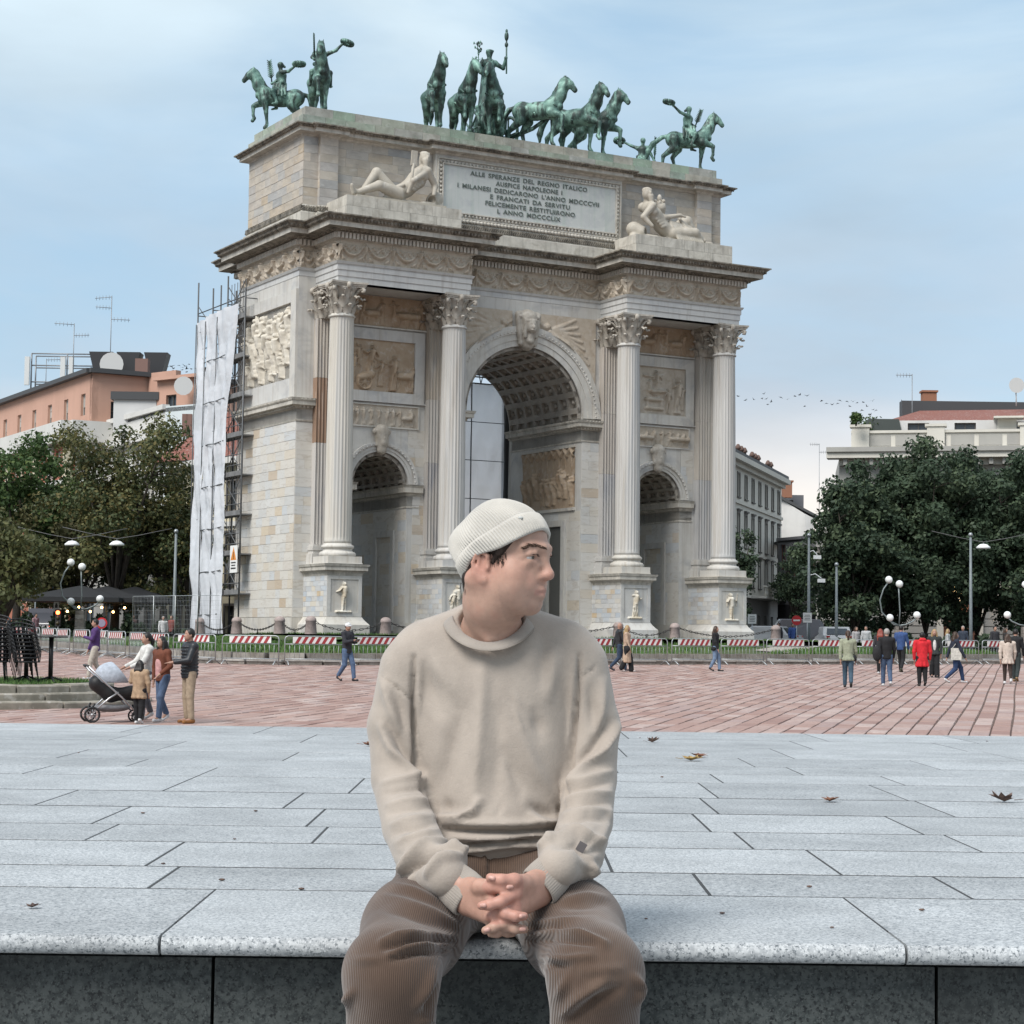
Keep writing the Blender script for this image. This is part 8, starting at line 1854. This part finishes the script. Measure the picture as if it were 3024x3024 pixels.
def man():
 S = SDF(); e = lambda l, f, u, r, k=.02, op=1: S.ell(Hd(l, f, u), tuple(x*HS for x in r), RH, k*HS, op); c = lambda a, b, r0, r1=None, k=.01, op=1: S.cap(Hd(*a), Hd(*b), r0*HS, (r0 if r1 is None else r1)*HS, k*HS, op)
 e(0, -.004, .022, (.070, .085, .080)); e(0, .022, .040, (.066, .072, .055), .02); e(0, .028, -.04, (.060, .058, .082), .03)
 for q in (-1, 1):
  c((q*.049, -.004, -.058), (q*.023, .058, -.098), .022, .0185, .022); c((q*.023, .058, -.098), (0, .07, -.101), .0185, .018, .02)
  e(q*.045, .052, -.034, (.024, .024, .022), .03); e(q*.036, .05, -.068, (.03, .028, .03), .03)
  c((q*.047, .072, .0165), (q*.012, .1005, .0170), .0085, .0085, .02); c((q*.012, .0935, .004), (q*.0185, .0885, -.030), .0080, .0085, .016)
  e(q*.0325, .1025, -.0035, (.0180, .0095, .0085), .014, -1)
  pts = [(q*.0515, .068, -.003), (q*.043, .0860, .0035), (q*.033, .0930, .0055), (q*.020, .0900, -.0005)]
  for a, b in zip(pts[:-1], pts[1:]): c(a, b, .0044, .0044, .006)
  pts = [(q*.0500, .068, -.0060), (q*.040, .0855, -.0110), (q*.030, .0900, -.0115), (q*.020, .0885, -.005)]
  for a, b in zip(pts[:-1], pts[1:]): c(a, b, .0036, .0036, .006)
  c((q*.044, .078, -.019), (q*.022, .090, -.019), .004, .004, .012)
  e(q*.0125, .0965, -.0425, (.0088, .0112, .0085), .007); e(q*.0075, .104, -.0515, (.0035, .005, .0035), .003, -1)
  c((q*.025, .080, -.0745), (q*.004, .0985, -.070), .0045, .0062, .007); c((q*.022, .0805, -.0795), (0, .0955, -.0815), .0055, .0074, .007)
  e(q*.026, .076, -.058, (.01, .012, .016), .02)
 e(0, .066, -.068, (.034, .026, .03), .02); e(0, .0745, -.1, (.021, .016, .016), .015)
 c((0, .0925, .016), (0, .0955, .0), .0075, .0075, .012); c((0, .0935, .002), (0, .1105, -.034), .0076, .0105, .012); e(0, .1105, -.0385, (.0118, .0118, .0105), .006); c((0, .1, -.052), (0, .0935, -.064), .004, .004, .008)
 for q in (-1, 1): c((q*.028, .084, -.0757), (0, .1085, -.0757), .0017, .0017, .003, -1)
 for q in (-1, 1):
  e(q*.069, -.012, -.026, (.006, .016, .028), .005); pts = [(.071, .003, -.022), (.0755, .004, -.005), (.079, -.008, .002), (.082, -.021, -.006), (.081, -.027, -.022), (.078, -.021, -.042), (.0735, -.009, -.054), (.071, .0, -.057)]
  for a, b in zip(pts[:-1], pts[1:]): c((q*a[0], a[1], a[2]), (q*b[0], b[1], b[2]), .0043, .0043, .003)
  for a, b in (((.0775, -.014, -.010), (.0775, -.017, -.032)), ((.0775, -.017, -.032), (.0745, -.008, -.043))): c((q*a[0], a[1], a[2]), (q*b[0], b[1], b[2]), .0034, .0034, .003)
  e(q*.0725, -.003, -.054, (.005, .008, .010), .004); e(q*.0735, .0045, -.030, (.0045, .004, .0065), .004)
 nb = m19(928, 1203, 4.02)
 S.chain([Hd(0, -.018, -.04), Hd(0, -.020, -.10), t3(nb), t3(m19(930, 1290, 4.04))], [.052, .052, .060, .07], .03)
 e(0, .014, -.088, (.034, .042, .016), .025)
 S.chain([Hd(.060, -.034, -.055), t3(at(1428, 1835, 3.95)), t3(at(1446, 1888, 3.938))], [.018, .0135, .008], .022); S.chain([Hd(-.055, -.02, -.06), t3(at(1478, 1888, 3.95))], [.018, .008], .022)
 for x in (800, 1062): S.cap(t3(m19(930, 1200, 4.06)), t3(m19(x, 1270, 4.06)), .034, .03, .04)
 S.chain([t3(m19(930, 1310, 4.07)), t3(m19(930, 1460, 4.07)), t3(m19(930, 1640, 4.08))], [.085, .08, .085], .05)
 SL, EL, WL = m19(762, 1265, 4.02), m19(755, 1480, 4.0), at(1335, 2600, 3.68); SR, ER, WR = m19(1100, 1260, 4.02), m19(1115, 1480, 4.0), at(1640, 2566, 3.68)
 S.chain([t3(SL), t3(EL), t3(m19(772, 1560, 3.90)), t3(m19(808, 1640, 3.77)), t3(WL)], [.02, .02, .02, .02, .024], .02); S.chain([t3(SR), t3(ER), t3(m19(1105, 1550, 3.90)), t3(m19(1086, 1610, 3.78)), t3(WR)], [.02, .02, .02, .02, .024], .02)
 KL, KR = m19(738, 1838, 3.52), m19(1124, 1838, 3.52); AL, AR = Vector((KL.x+.0, 3.58, 1.06)), Vector((KR.x, 3.58, 1.06))
 for hx, K, A in ((862, KL, AL), (998, KR, AR)): S.chain([t3(m19(hx, 1660, 4.05)), t3(K), t3(A)], [.055, .045, .035], .03)
 k = .010
 for w, kn in ((545, (1075, 640)), (610, (1040, 735)), (690, (1030, 850)), (760, (1050, 950))): S.cap(zh(1335, w, 3.672), zh(*kn, 3.603), .0195, .0125, .016)
 for w, kn in ((650, (720, 655)), (720, (790, 810)), (800, (830, 930)), (860, (820, 1040))): S.cap(zh(500, w, 3.668), zh(*kn, 3.607), .0195, .0125, .016)
 F = lambda pts, rs, kk=.006: S.chain([zh(*p) for p in pts], rs, kk)
 F([(1150, 600, 3.62), (1040, 575, 3.592), (890, 575, 3.583), (765, 548, 3.587)], [.0145, .0118, .0102, .0085])           # left thumb
 F([(640, 650, 3.62), (780, 650, 3.596), (900, 662, 3.589), (1005, 650, 3.591)], [.0145, .0118, .0102, .0085])            # right thumb
 F([(1040, 735, 3.597), (880, 822, 3.572), (760, 858, 3.570), (662, 868, 3.576)], [.0118, .0100, .0094, .0078])           # left index on top
 F([(1030, 850, 3.60), (900, 925, 3.588), (800, 985, 3.592), (740, 1010, 3.602)], [.0112, .0095, .009, .0075])            # left middle, under the right one
 F([(1050, 950, 3.60), (930, 1065, 3.586), (810, 1110, 3.580), (706, 1150, 3.583)], [.0108, .0096, .0088, .0075])         # left ring
 F([(1060, 1000, 3.607), (960, 1130, 3.604), (840, 1180, 3.6), (770, 1190, 3.602)], [.01, .0085, .008, .0068])            # left little
 F([(790, 810, 3.602), (900, 880, 3.590), (1010, 930, 3.594), (1080, 960, 3.606)], [.0112, .0098, .0092, .0075])          # right index, tucked in
 F([(830, 925, 3.598), (940, 958, 3.576), (1050, 990, 3.570), (1150, 988, 3.577)], [.0112, .0100, .0093, .0078])          # right middle on top
 F([(820, 1035, 3.602), (930, 1100, 3.593), (1050, 1130, 3.584), (1155, 1138, 3.586)], [.0108, .0094, .0088, .0075])      # right ring
 F([(780, 1075, 3.61), (860, 1140, 3.612), (960, 1175, 3.61), (1020, 1185, 3.612)], [.0098, .0085, .008, .0068])
 me = S.mesh('person', .0033)
 n = len(me.vertices); V = np.empty(n*3, np.float32); me.vertices.foreach_get('co', V); V = V.reshape(-1, 3)
 L = (V-np.array(t3(HO)))@RH/HS; C = np.tile(np.array([.42, .262, .198]), (n, 1))
 def blend(mask, col): 
  mk = np.clip(mask, 0, 1)[:, None]; C[:] = C*(1-mk)+np.array(col)*mk
 G = lambda l, f, u, r: np.exp(-(((np.abs(L[:, 0])-l)/r)**2+((L[:, 1]-f)/r)**2+((L[:, 2]-u)/r)**2))
 head = (L[:, 2] > -.14) & (np.abs(L[:, 0]) < .12)
 blend(.55*G(.045, .055, -.036, .03)*head, (.46, .215, .16)); blend(.55*G(0, .112, -.04, .018)*head, (.46, .21, .16)); blend(.5*G(.078, -.012, -.03, .034)*(np.abs(L[:, 0]) > .066)*head, (.47, .185, .14))
 lip = head*(np.abs(L[:, 0]) < .026)*np.exp(-((L[:, 2]+.0757)/.0072)**4)*(L[:, 1] > .081); blend(.6*lip, (.36, .17, .14))
 beard = head*(L[:, 2] < -.058)*(L[:, 1] > .03)*np.clip((-.052-L[:, 2])/.02, 0, 1)*(1-lip); blend(.22*beard, (.22, .15, .125)); blend(.5*G(.0325, .088, -.003, .016)*head, (.33, .18, .14))
 hands = (V[:, 1] < 3.70) & (V[:, 2] > 1.5); blend(.35*hands, (.46, .235, .18)); tip = hands & (V[:, 1] < 3.595); blend(.35*tip, (.47, .20, .16))
 a = me.attributes.new('tint', 'FLOAT_COLOR', 'POINT'); a.data.foreach_set('color', np.concatenate([C, np.ones((n, 1))], 1).astype(np.float32).ravel())
 body = mesh_obj('person', me, M_SKIN); tag(body, 'young man in cream beanie and beige sweatshirt seated on the granite ledge, hands clasped', 'person')
 mn = mat('finger_nail', (.50, .29, .24), .35)
 for p, q in (((765, 548, 3.578), (800, 556, 3.5765)), ((1005, 650, 3.582), (970, 655, 3.580)), ((668, 866, 3.567), (700, 864, 3.563)), ((1148, 986, 3.568), (1115, 988, 3.563)), ((712, 1148, 3.574), (742, 1138, 3.573)), ((1150, 1137, 3.577), (1118, 1136, 3.576))):
  T = SDF(); a, b = Vector(zh(*p)), Vector(zh(*q)); T.cap(t3(a), t3(b), .0042, .0045, .002); mesh_obj('finger_nail', T.mesh('finger_nail', .0012), mn, body)
 for q in (1, -1):
  ce = Vector(Hd(q*.0345, .0775, -.0028)); g = (HF*1.0+HR*.12+HU*.0).normalized(); r = .0138*HS; nU, nV_ = 28, 20; V2 = []; cols = []
  a = g.orthogonal().normalized(); b = g.cross(a)
  for i in range(nV_+1):
   t = PI*i/nV_
   for j in range(nU):
    p = ce+(g*math.cos(t)+(a*math.cos(2*PI*j/nU)+b*math.sin(2*PI*j/nU))*math.sin(t))*r; V2.append(t3(p)); cols.append((.012, .01, .01) if t < .2 else ((.10, .085, .06) if t < .43 else (.36, .33, .31)))
  F2 = [(i*nU+j, i*nU+(j+1) % nU, (i+1)*nU+(j+1) % nU, (i+1)*nU+j) for i in range(nV_) for j in range(nU)]
  me = np_mesh('eyeball', V2, F2, True, {'tint': ('POINT', np.array(cols))}); mt = bpy.data.materials.get('eyeball')
  if mt is None: mt, nt, bb = new_mat('eyeball'); at_ = nt.nodes.new('ShaderNodeAttribute'); at_.attribute_name = 'tint'; setc(nt, bb, at_.outputs['Color']); bb.inputs['Roughness'].default_value = .08
  mesh_obj('eyeball', me, mt, body)
 rr = random.Random(4); from mathutils.bvhtree import BVHTree
 bm_v = [v.co.copy() for v in body.data.vertices]; tree_ = BVHTree.FromPolygons(bm_v, [tuple(p.vertices) for p in body.data.polygons])
 def sf(p):
  o = HO+(HR*p.x+HF*.2+HU*p.z)*HS; hit = tree_.ray_cast(o, -HF); return Vector((p.x, .2-(hit[3]/HS if hit[3] else .1)+.0003, p.z))
 for q in (1, -1):
  mb = MB(); bp = [(q*.056, .0, .0120), (q*.045, .0, .0205), (q*.032, .0, .0215), (q*.013, .0, .0160)]
  for i in range(100):
   t = rr.random()*3; j = min(int(t), 2); t -= j; p = Vector(bp[j]).lerp(Vector(bp[j+1]), t); wd = .0032*(.55+.45*math.sin(PI*(j+t)/3)); p = sf(p+Vector((0, 0, rr.uniform(-1, 1)*wd))); d = Vector((q*.007, -.0035, .0015+rr.uniform(-.002, .002)))
   mb.tube([Hd(*p), Hd(*(p+d*.5+Vector((0, .001, 0)))), Hd(*(p+d))], [.00055, .0005, .0002], 3, False)
  mb.build('eyebrow', M_BROW, body)
  mb = MB(); lp = [(q*.0520, .0715, -.0022), (q*.043, .0903, .0013), (q*.033, .0973, .0030), (q*.020, .0940, -.002)]; mb.tube([Hd(*p) for p in lp], [.0004, .0008, .0008, .0005], 5)
  for i in range(22):
   t = i/21*3; j = min(int(t), 2); p = Vector(lp[j]).lerp(Vector(lp[j+1]), t-j); mb.tube([Hd(*p), Hd(*(p+Vector((q*.001, .005, .0015))))], [.0005, .0001], 3, False)
  mb.build('eyelashes', M_HAIR, body)
 T = SDF(); A_ = rad(39)
 for q in (-1, 1):
  T.chain([Hd(q*.062, .044, .030), Hd(q*.0645, .026, .006), Hd(q*.0665, .012, -.020)], [.0105, .0095, .004], .008); T.chain([Hd(q*.061, .03, .02), Hd(q*.0635, .0, .005)], [.012, .0095], .008); T.chain([Hd(q*.060, -.036, -.03), Hd(q*.054, -.046, -.055), Hd(q*.042, -.054, -.078)], [.014, .014, .008], .01)
 T.chain([Hd(-.045, -.05, -.055), Hd(0, -.064, -.06), Hd(.045, -.05, -.055)], [.015, .016, .015], .012); T.chain([Hd(-.03, -.058, -.08), Hd(.03, -.058, -.08)], [.009, .009], .012)
 hr = mesh_obj('hair', T.mesh('hair', .003), M_HAIR, body)
 mb = MB()
 for i in range(130):
  t = rr.random(); p = Vector((.068+rr.uniform(-.001, .004), .012+rr.uniform(-.012, .03), -.005+rr.uniform(-.012, .03))); mb.tube([Hd(*p), Hd(*(p+Vector((.001, rr.uniform(-.003, .006), -.014))))], [.0007, .0002], 3, False)
 for i in range(120):
  p = Vector((.052+rr.uniform(-.03, .012), -.05+rr.uniform(-.014, .01), -.066+rr.uniform(-.014, .02))); mb.tube([Hd(*p), Hd(*(p+Vector((.001, rr.uniform(-.002, .004), -.016))))], [.0008, .0002], 3, False)
 mb.build('hair_strands', M_HAIR, hr)
 N_ = HU*math.cos(A_)-HF*math.sin(A_); G_ = HF*math.cos(A_)+HU*math.sin(A_); OH = HO+(HF*.017+HU*-.007)*HS
 prof = []                                    # (height along the hat axis, radius factor, rib strength)
 hb = .045
 for i in range(15): t = i/14; prof.append((-.002+hb*t, 1.045+.035*math.sin(PI*t*.9)-.02*t, .5 if i in (0, 14) else 1.))
 prof.append((hb+.002, 1.02, .3)); prof.append((hb-.006, .985, .6))
 H = .118
 for i in range(26):
  t = i/25; z = hb-.006+(H-hb+.006)*math.sin(t*PI/2); rr_ = .985*max(0.0, math.cos(t*PI/2))**.52+.012; prof.append((z, rr_ if i < 25 else .006, 1-.7*t))
 nr, per = 100, 6; nn = nr*per; Vh = []; rs = np.random.RandomState(3); ph = rs.uniform(-.25, .25, nr)
 inner = [(-.002, 1.0, .5), (.03, .97, 0)]
 rows = inner[::-1]+prof
 for (z, rf, rb) in rows:
  for j in range(nn):
   th = 2*PI*j/nn; rib = (abs(math.sin(nr*th/2))**.8)*.0042*rb; lump = .0025*math.sin(3*th+z*40)+.0015*math.sin(7*th-z*60)
   a = (.0915*rf+rib+lump*min(1, rf))*(1.0 if math.cos(th) > 0 else 1.03); b = (.078*rf+rib+lump*min(1, rf)); zz = z+.005*math.sin(2*th+1)*(z/H)+.024*math.exp(-((min(th, 2*PI-th)-1.95)/.5)**2)*max(0., 1-max(0., z)/(hb*1.3))
   Vh.append(t3(OH+G_*(a*math.cos(th)-.018*(max(0.0, z)/H)**1.5)+HR*(b*math.sin(th))+N_*(zz+.006*math.cos(th)*0)))
 F_ = [(i*nn+j, i*nn+(j+1) % nn, (i+1)*nn+(j+1) % nn, (i+1)*nn+j) for i in range(len(rows)-1) for j in range(nn)]
 hat = mesh_obj('beanie', np_mesh('beanie', Vh, F_), M_HAT, body)
 lg = OH+G_*.108+HR*.052+N_*.04; 
 mb = MB(); c_ = OH+G_*(.1035*math.cos(.62))+HR*(.084*math.sin(.62))+N_*.034; mb.sphere(t3(c_), (.005, .002, .003), 10, 6); mb.build('emblem', mat('pale_emblem', (.46, .46, .44), .9), hat)
 S = SDF(); K = .05
 S.ell(t3(m19(932, 1320, 4.06)), (.178, .128, .19), k=K); S.ell(t3(m19(931, 1460, 4.04)), (.165, .128, .17), k=K); S.ell(t3(m19(931, 1560, 4.02)), (.163, .135, .095), k=.05); S.cap(t3(m19(800, 1243, 4.055)), t3(m19(1066, 1240, 4.055)), .068, .068, K)
 for x in (820, 1045): S.cap(t3(m19(930, 1192, 4.07)), t3(m19(x, 1236, 4.05)), .058, .062, .05)
 S.cap(t3(m19(860, 1582, 3.97)), t3(m19(1000, 1582, 3.97)), .05, .05, .04)
 S.chain([t3(m19(775, 1262, 4.04)), t3(m19(745, 1370, 4.03)), t3(m19(752, 1470, 3.995))], [.064, .054, .054], .014); S.chain([t3(m19(752, 1470, 3.995)), t3(m19(772, 1560, 3.90)), t3(m19(808, 1640, 3.77)), t3(at(1318, 2588, 3.69))], [.054, .052, .053, .040], .008)
 S.chain([t3(m19(1088, 1256, 4.04)), t3(m19(1118, 1370, 4.03)), t3(m19(1112, 1470, 3.995))], [.064, .054, .054], .014); S.chain([t3(m19(1112, 1470, 3.995)), t3(m19(1105, 1550, 3.90)), t3(m19(1086, 1610, 3.78)), t3(at(1648, 2558, 3.69))], [.054, .052, .053, .040], .008)
 S.cap(t3(m19(800, 1655, 3.745)), t3(m19(856, 1618, 3.72)), .022, .026, .02); S.cap(t3(m19(1040, 1602, 3.73)), t3(m19(1105, 1632, 3.74)), .024, .022, .02)
 S.ell(t3(m19(927, 1170, 4.0)), (.066, .072, .045), k=.012, op=-1)
 me = S.mesh('sweatshirt', .0055)
 Z2 = lambda *p: zt(p, 1050, 1750, .44)
 st = [(Z2((860, 450), (840, 800), (815, 1150), (790, 1420)), 15, .009), (Z2((700, 800), (640, 1050), (560, 1340)), 20, -.010), (Z2((960, 800), (960, 1100), (930, 1400)), 16, -.005), (Z2((1100, 950), (1200, 1180), (1310, 1360)), 15, .007), (Z2((1210, 820), (1250, 960)), 14, -.007), (Z2((1020, 1080), (1120, 1330)), 14, -.006),
          (Z2((520, 430), (640, 640)), 16, .006), (Z2((450, 500), (560, 800)), 16, -.005), (Z2((1340, 400), (1290, 700)), 14, .006), (Z2((1260, 300), (1250, 600)), 12, -.004), (Z2((550, 1505), (690, 1510), (790, 1470), (835, 1400)), 8, .012), (Z2((560, 1430), (650, 1440)), 14, -.010),
          (Z2((600, 1590), (820, 1600), (1060, 1605), (1340, 1585)), 6, -.016), (Z2((600, 1550), (850, 1560), (1100, 1560), (1330, 1545)), 8, .010), (Z2((620, 1640), (820, 1650), (1000, 1640), (1290, 1625)), 6, .010), (Z2((700, 1700), (830, 1695), (930, 1680)), 5, -.012), (Z2((960, 1690), (1100, 1670), (1260, 1650)), 5, -.010), (Z2((720, 1735), (880, 1715), (1050, 1690), (1230, 1700)), 6, .007), (Z2((1180, 1500), (1260, 1560), (1350, 1545)), 8, .010), (Z2((1200, 1440), (1330, 1500)), 9, -.009),
          (Z2((392, 430), (390, 700), (405, 1000), (440, 1260), (540, 1480)), 5, -.012), (Z2((430, 450), (425, 700), (435, 1000)), 7, .005), (Z2((1505, 420), (1490, 700), (1450, 1050), (1410, 1290), (1370, 1500)), 5, -.012), (Z2((1470, 450), (1455, 750), (1430, 1000)), 7, .005),
          (Z2((170, 560), (280, 640), (390, 725)), 2.2, -.004), (Z2((1500, 575), (1570, 530), (1615, 490)), 2.2, -.004), (Z2((190, 600), (230, 740), (285, 920)), 10, .009), (Z2((260, 660), (330, 900)), 10, -.007), (Z2((175, 900), (250, 1060), (360, 1180), (440, 1260)), 9, .014), (Z2((230, 900), (320, 1060), (420, 1180)), 13, -.012),
          (Z2((1660, 600), (1650, 800), (1620, 950)), 9, .007), (Z2((1580, 650), (1600, 900)), 10, -.006), (Z2((1760, 900), (1660, 1060), (1540, 1160), (1430, 1270)), 9, .014), (Z2((1690, 880), (1590, 1050), (1470, 1170)), 12, -.011)]
 for y0, y1, s_ in ((1255, 1235, .006), (1330, 1310, -.005), (1405, 1385, .006), (1465, 1440, -.005), (1540, 1490, .006), (1600, 1550, -.006), (1665, 1590, .006)): st.append((Z2((190+(y0-1250)*.18, y0+20), (330, y0-8), (470+(y0-1250)*.2, y1)), 6, s_))
 for y0, y1, s_ in ((1290, 1200, .007), (1345, 1270, -.006), (1395, 1340, .007), (1450, 1410, -.006), (1500, 1470, .007), (1550, 1540, -.006)): st.append((Z2((1410-(y0-1290)*.25, y0), (1560, y0-40), (1710, y1)), 6, s_))
 st += [(Z2((290, 1880), (360, 1800), (470, 1710), (620, 1670), (725, 1730)), 8, .016), (Z2((330, 1900), (430, 1800), (560, 1740)), 7, -.014), (Z2((480, 1890), (570, 1790), (700, 1770)), 7, .012), (Z2((1250, 1690), (1330, 1620), (1480, 1610), (1640, 1680), (1715, 1700)), 8, .014), (Z2((1340, 1700), (1480, 1690), (1560, 1800)), 7, -.008), (Z2((1560, 1780), (1600, 1860), (1560, 1910)), 8, .010), (Z2((1640, 1680), (1690, 1560), (1715, 1480)), 8, .008)]
 
 rs_ = random.Random(31)
 for cx, cy, a0, a1 in ((400, 1800, 150, 260), (1480, 1760, -70, 40)):
  for i in range(7): a = rad(a0+(a1-a0)*i/6); st.append((Z2((cx+70*math.cos(a), cy-70*math.sin(a)), (cx+(190+rs_.uniform(-30, 50))*math.cos(a+.2), cy-(190+rs_.uniform(-30, 50))*math.sin(a+.2))), 5, .002*(1 if i % 2 else -1)))
 for i in range(7): x, y = rs_.uniform(480, 1380), rs_.uniform(450, 1480); d_ = rs_.uniform(-.6, .6)+PI/2; L_ = rs_.uniform(60, 190); st.append((Z2((x, y), (x+L_*math.cos(d_), y+L_*math.sin(d_))), rs_.uniform(4, 8), rs_.choice((-1, 1))*rs_.uniform(.0012, .003)))
 sculpt(me, [(a, w*.92, q*1.5) for a, w, q in st]); sw = mesh_obj('sweatshirt', me, M_SWT, body)
 mb = MB(); mb.smooth = True; rings = []
 cz = [at(1445, 1909, 3.92).z, at(1318, 1829, 4.0).z, at(1440, 1790, 4.1).z]
 cc = at(1445, 1830, 4.01); n = 56
 for i in range(n):
  t = 2*PI*i/n; s_ = math.sin(t); x = cc.x+.0835*math.cos(t)*(1+.06*s_); y = 4.012-.092*s_; z = (cz[1]+(cz[0]-cz[1])*(s_**1.5 if s_ > 0 else 0)+(cz[2]-cz[1])*(abs(s_) if s_ < 0 else 0))
  o = Vector((math.cos(t)*.9, -s_*.75, -.75)).normalized(); nrm = Vector((math.cos(t), -s_, .9)).normalized(); p = Vector((x, y, z)); w_ = .0125
  rings.append([p+o*w_*math.cos(a)+nrm*.0032*math.sin(a) for a in np.linspace(0, 2*PI, 13)[:-1]])
 rings.append(rings[0]); mb.loft(rings, caps=False); mb.build('collar', M_SWR, sw)
 mb = MB(); mb.tube([r[0]+Vector((0, -.0015, .0005)) for r in rings], .0011, 5, False); mb.build('collar_seam', mat('seam_thread', (.27, .235, .2), .9), sw)
 for A, B, ra, rb in ((at(1300, 2572, 3.705), at(1388, 2650, 3.663), .037, .0415), (at(1662, 2548, 3.705), at(1590, 2622, 3.663), .037, .0405)):
  mb = MB(); mb.smooth = True; d = (B-A).normalized(); a = d.cross(Vector((0, 1, 0))).normalized(); b = d.cross(a); rg = []; nn = 200
  for t, rr_ in ((-.25, ra*.96), (0, ra), (.3, ra*1.03), (.7, rb*1.0), (.93, rb*1.0), (1., rb*.97), (1., rb*.90), (.6, rb*.85)):
   p = A.lerp(B, t); rg.append([p+(a*math.cos(2*PI*j/nn)+b*math.sin(2*PI*j/nn)*.62)*(rr_+.0006*math.sin(50*2*PI*j/nn)) for j in range(nn)])
  mb.loft(rg, caps=False); mb.build('cuff', M_SWR, sw)
 ms = mat('seam_thread', (.27, .235, .2), .9)
 c_ = at(1718, 2493, 3.715); mb = MB(); u = Vector((.8, .1, -.45)).normalized(); w_ = Vector((.45, -.35, .82)).normalized(); nn_ = u.cross(w_)
 if nn_.y > 0: nn_ = -nn_
 bx = lambda cx, cy, sx, sy, off: mb.poly([c_+u*(cx+a*sx/2)+w_*(cy+b*sy/2)+nn_*off for a, b in ((-1, -1), (1, -1), (1, 1), (-1, 1))])
 bx(0, 0, .016, .02, .012); mb.build('patch', mat('grey_patch', (.16, .145, .145), .9), sw)
 S = SDF(); S.ell(t3(m19(930, 1650, 4.05)), (.185, .155, .10), k=.05); S.cap(t3(m19(850, 1640, 4.0)), t3(m19(1010, 1640, 4.0)), .085, .085, .05)
 for hx, K_, A_2, s_ in ((850, KL, AL, -1), (1010, KR, AR, 1)):
  mid = m19(hx, 1668, 4.02).lerp(K_, .55)+Vector((s_*.012, 0, .0))
  S.chain([t3(m19(hx, 1668, 4.02)), t3(mid), t3(K_)], [.098, .090, .080], .04); S.chain([t3(K_), t3(K_.lerp(A_2, .5)+Vector((0, .02, 0))), t3(A_2)], [.080, .079, .073], .03)
 me = S.mesh('trousers', .0055)
 Z4 = lambda *p: zt(p, 950, 2424, .5176)
 SC4 = [(Z4((340, 690), (430, 655), (560, 645), (760, 665)), 6, .009), (Z4((380, 770), (480, 725), (600, 712), (760, 705)), 6, .009), (Z4((350, 730), (520, 685), (760, 685)), 5, -.009), (Z4((400, 790), (560, 750), (740, 740)), 6, -.008), (Z4((330, 430), (480, 470), (620, 520), (780, 600)), 7, .008), (Z4((330, 500), (480, 530), (700, 610)), 8, -.007), (Z4((380, 360), (520, 400), (640, 450)), 7, .006),
  (Z4((1170, 650), (1330, 635), (1480, 645), (1620, 700)), 6, .009), (Z4((1180, 690), (1400, 675), (1560, 700)), 6, -.009), (Z4((1180, 590), (1350, 575), (1560, 560)), 6, .007), (Z4((1200, 615), (1450, 605)), 5, -.006), (Z4((1250, 780), (1400, 790), (1540, 770)), 7, .007), (Z4((1240, 820), (1400, 830)), 7, -.008), (Z4((1400, 450), (1520, 430), (1620, 440)), 7, .006), (Z4((1380, 490), (1600, 480)), 7, -.006),
  (Z4((540, 1060), (600, 960), (640, 860)), 9, .008), (Z4((600, 1080), (660, 960)), 8, -.010), (Z4((640, 1110), (560, 1150)), 9, .008), (Z4((1390, 1100), (1470, 1010), (1620, 910)), 10, .010), (Z4((1430, 1120), (1560, 1020), (1700, 960)), 10, -.009), (Z4((1350, 1000), (1400, 900)), 8, .006), (Z4((110, 1060), (170, 980)), 8, .012), (Z4((1790, 900), (1830, 960), (1800, 1040)), 8, .012), (Z4((180, 800), (330, 790)), 8, .005), (Z4((1500, 860), (1700, 840)), 9, .005), (Z4((930, 160), (935, 310)), 4, .005), (Z4((955, 160), (955, 310)), 3, -.005)]; sculpt(me, [(a, w, q*1.5) for a, w, q in SC4])
 n = len(me.vertices); V = np.empty(n*3, np.float32); me.vertices.foreach_get('co', V); V = V.reshape(-1, 3).astype(float); best = np.zeros(n); rib = np.zeros(n)
 for hx, K_, A_2 in ((850, KL, AL), (1010, KR, AR)):
  for P, Q, hip in ((m19(hx, 1668, 4.02), K_, 1), (K_, A_2, 0)):
   p, q = np.array(t3(P)), np.array(t3(Q)); d = q-p; Ln = np.linalg.norm(d); d /= Ln; lat = np.array([1., 0, 0]); lat -= d*(lat@d); lat /= np.linalg.norm(lat); up = np.cross(d, lat); w = V-p; t = w@d; r = w-t[:, None]*d; ds = np.linalg.norm(w-np.clip(t, 0, Ln)[:, None]*d, axis=1); val = (r@lat)*1.2
   wt = 1/(ds+.004)**5; rib += wt*(val+(.4 if K_ is KR else 0)); best += wt
 rib = rib/best; P = proj19(V); fly = (np.abs(P[:, 0]-945) < 90) & (P[:, 1] < 1672) & (V[:, 1] < 4.05); rib[fly] = V[fly, 0]
 a = me.attributes.new('rib', 'FLOAT', 'POINT'); a.data.foreach_set('value', rib.astype(np.float32)); mesh_obj('trousers', me, M_CORD, body)
 for A in (AL, AR):
  T = SDF(); T.chain([(A.x, A.y+.04, .985), (A.x, A.y-.12, .985)], [.042, .045], .03); T.cap((A.x, A.y, 1.0), (A.x, A.y, 1.08), .045, .05, .03); mesh_obj('shoe', T.mesh('shoe', .008), mat('white_trainer', (.55, .54, .52), .6), body)
man()
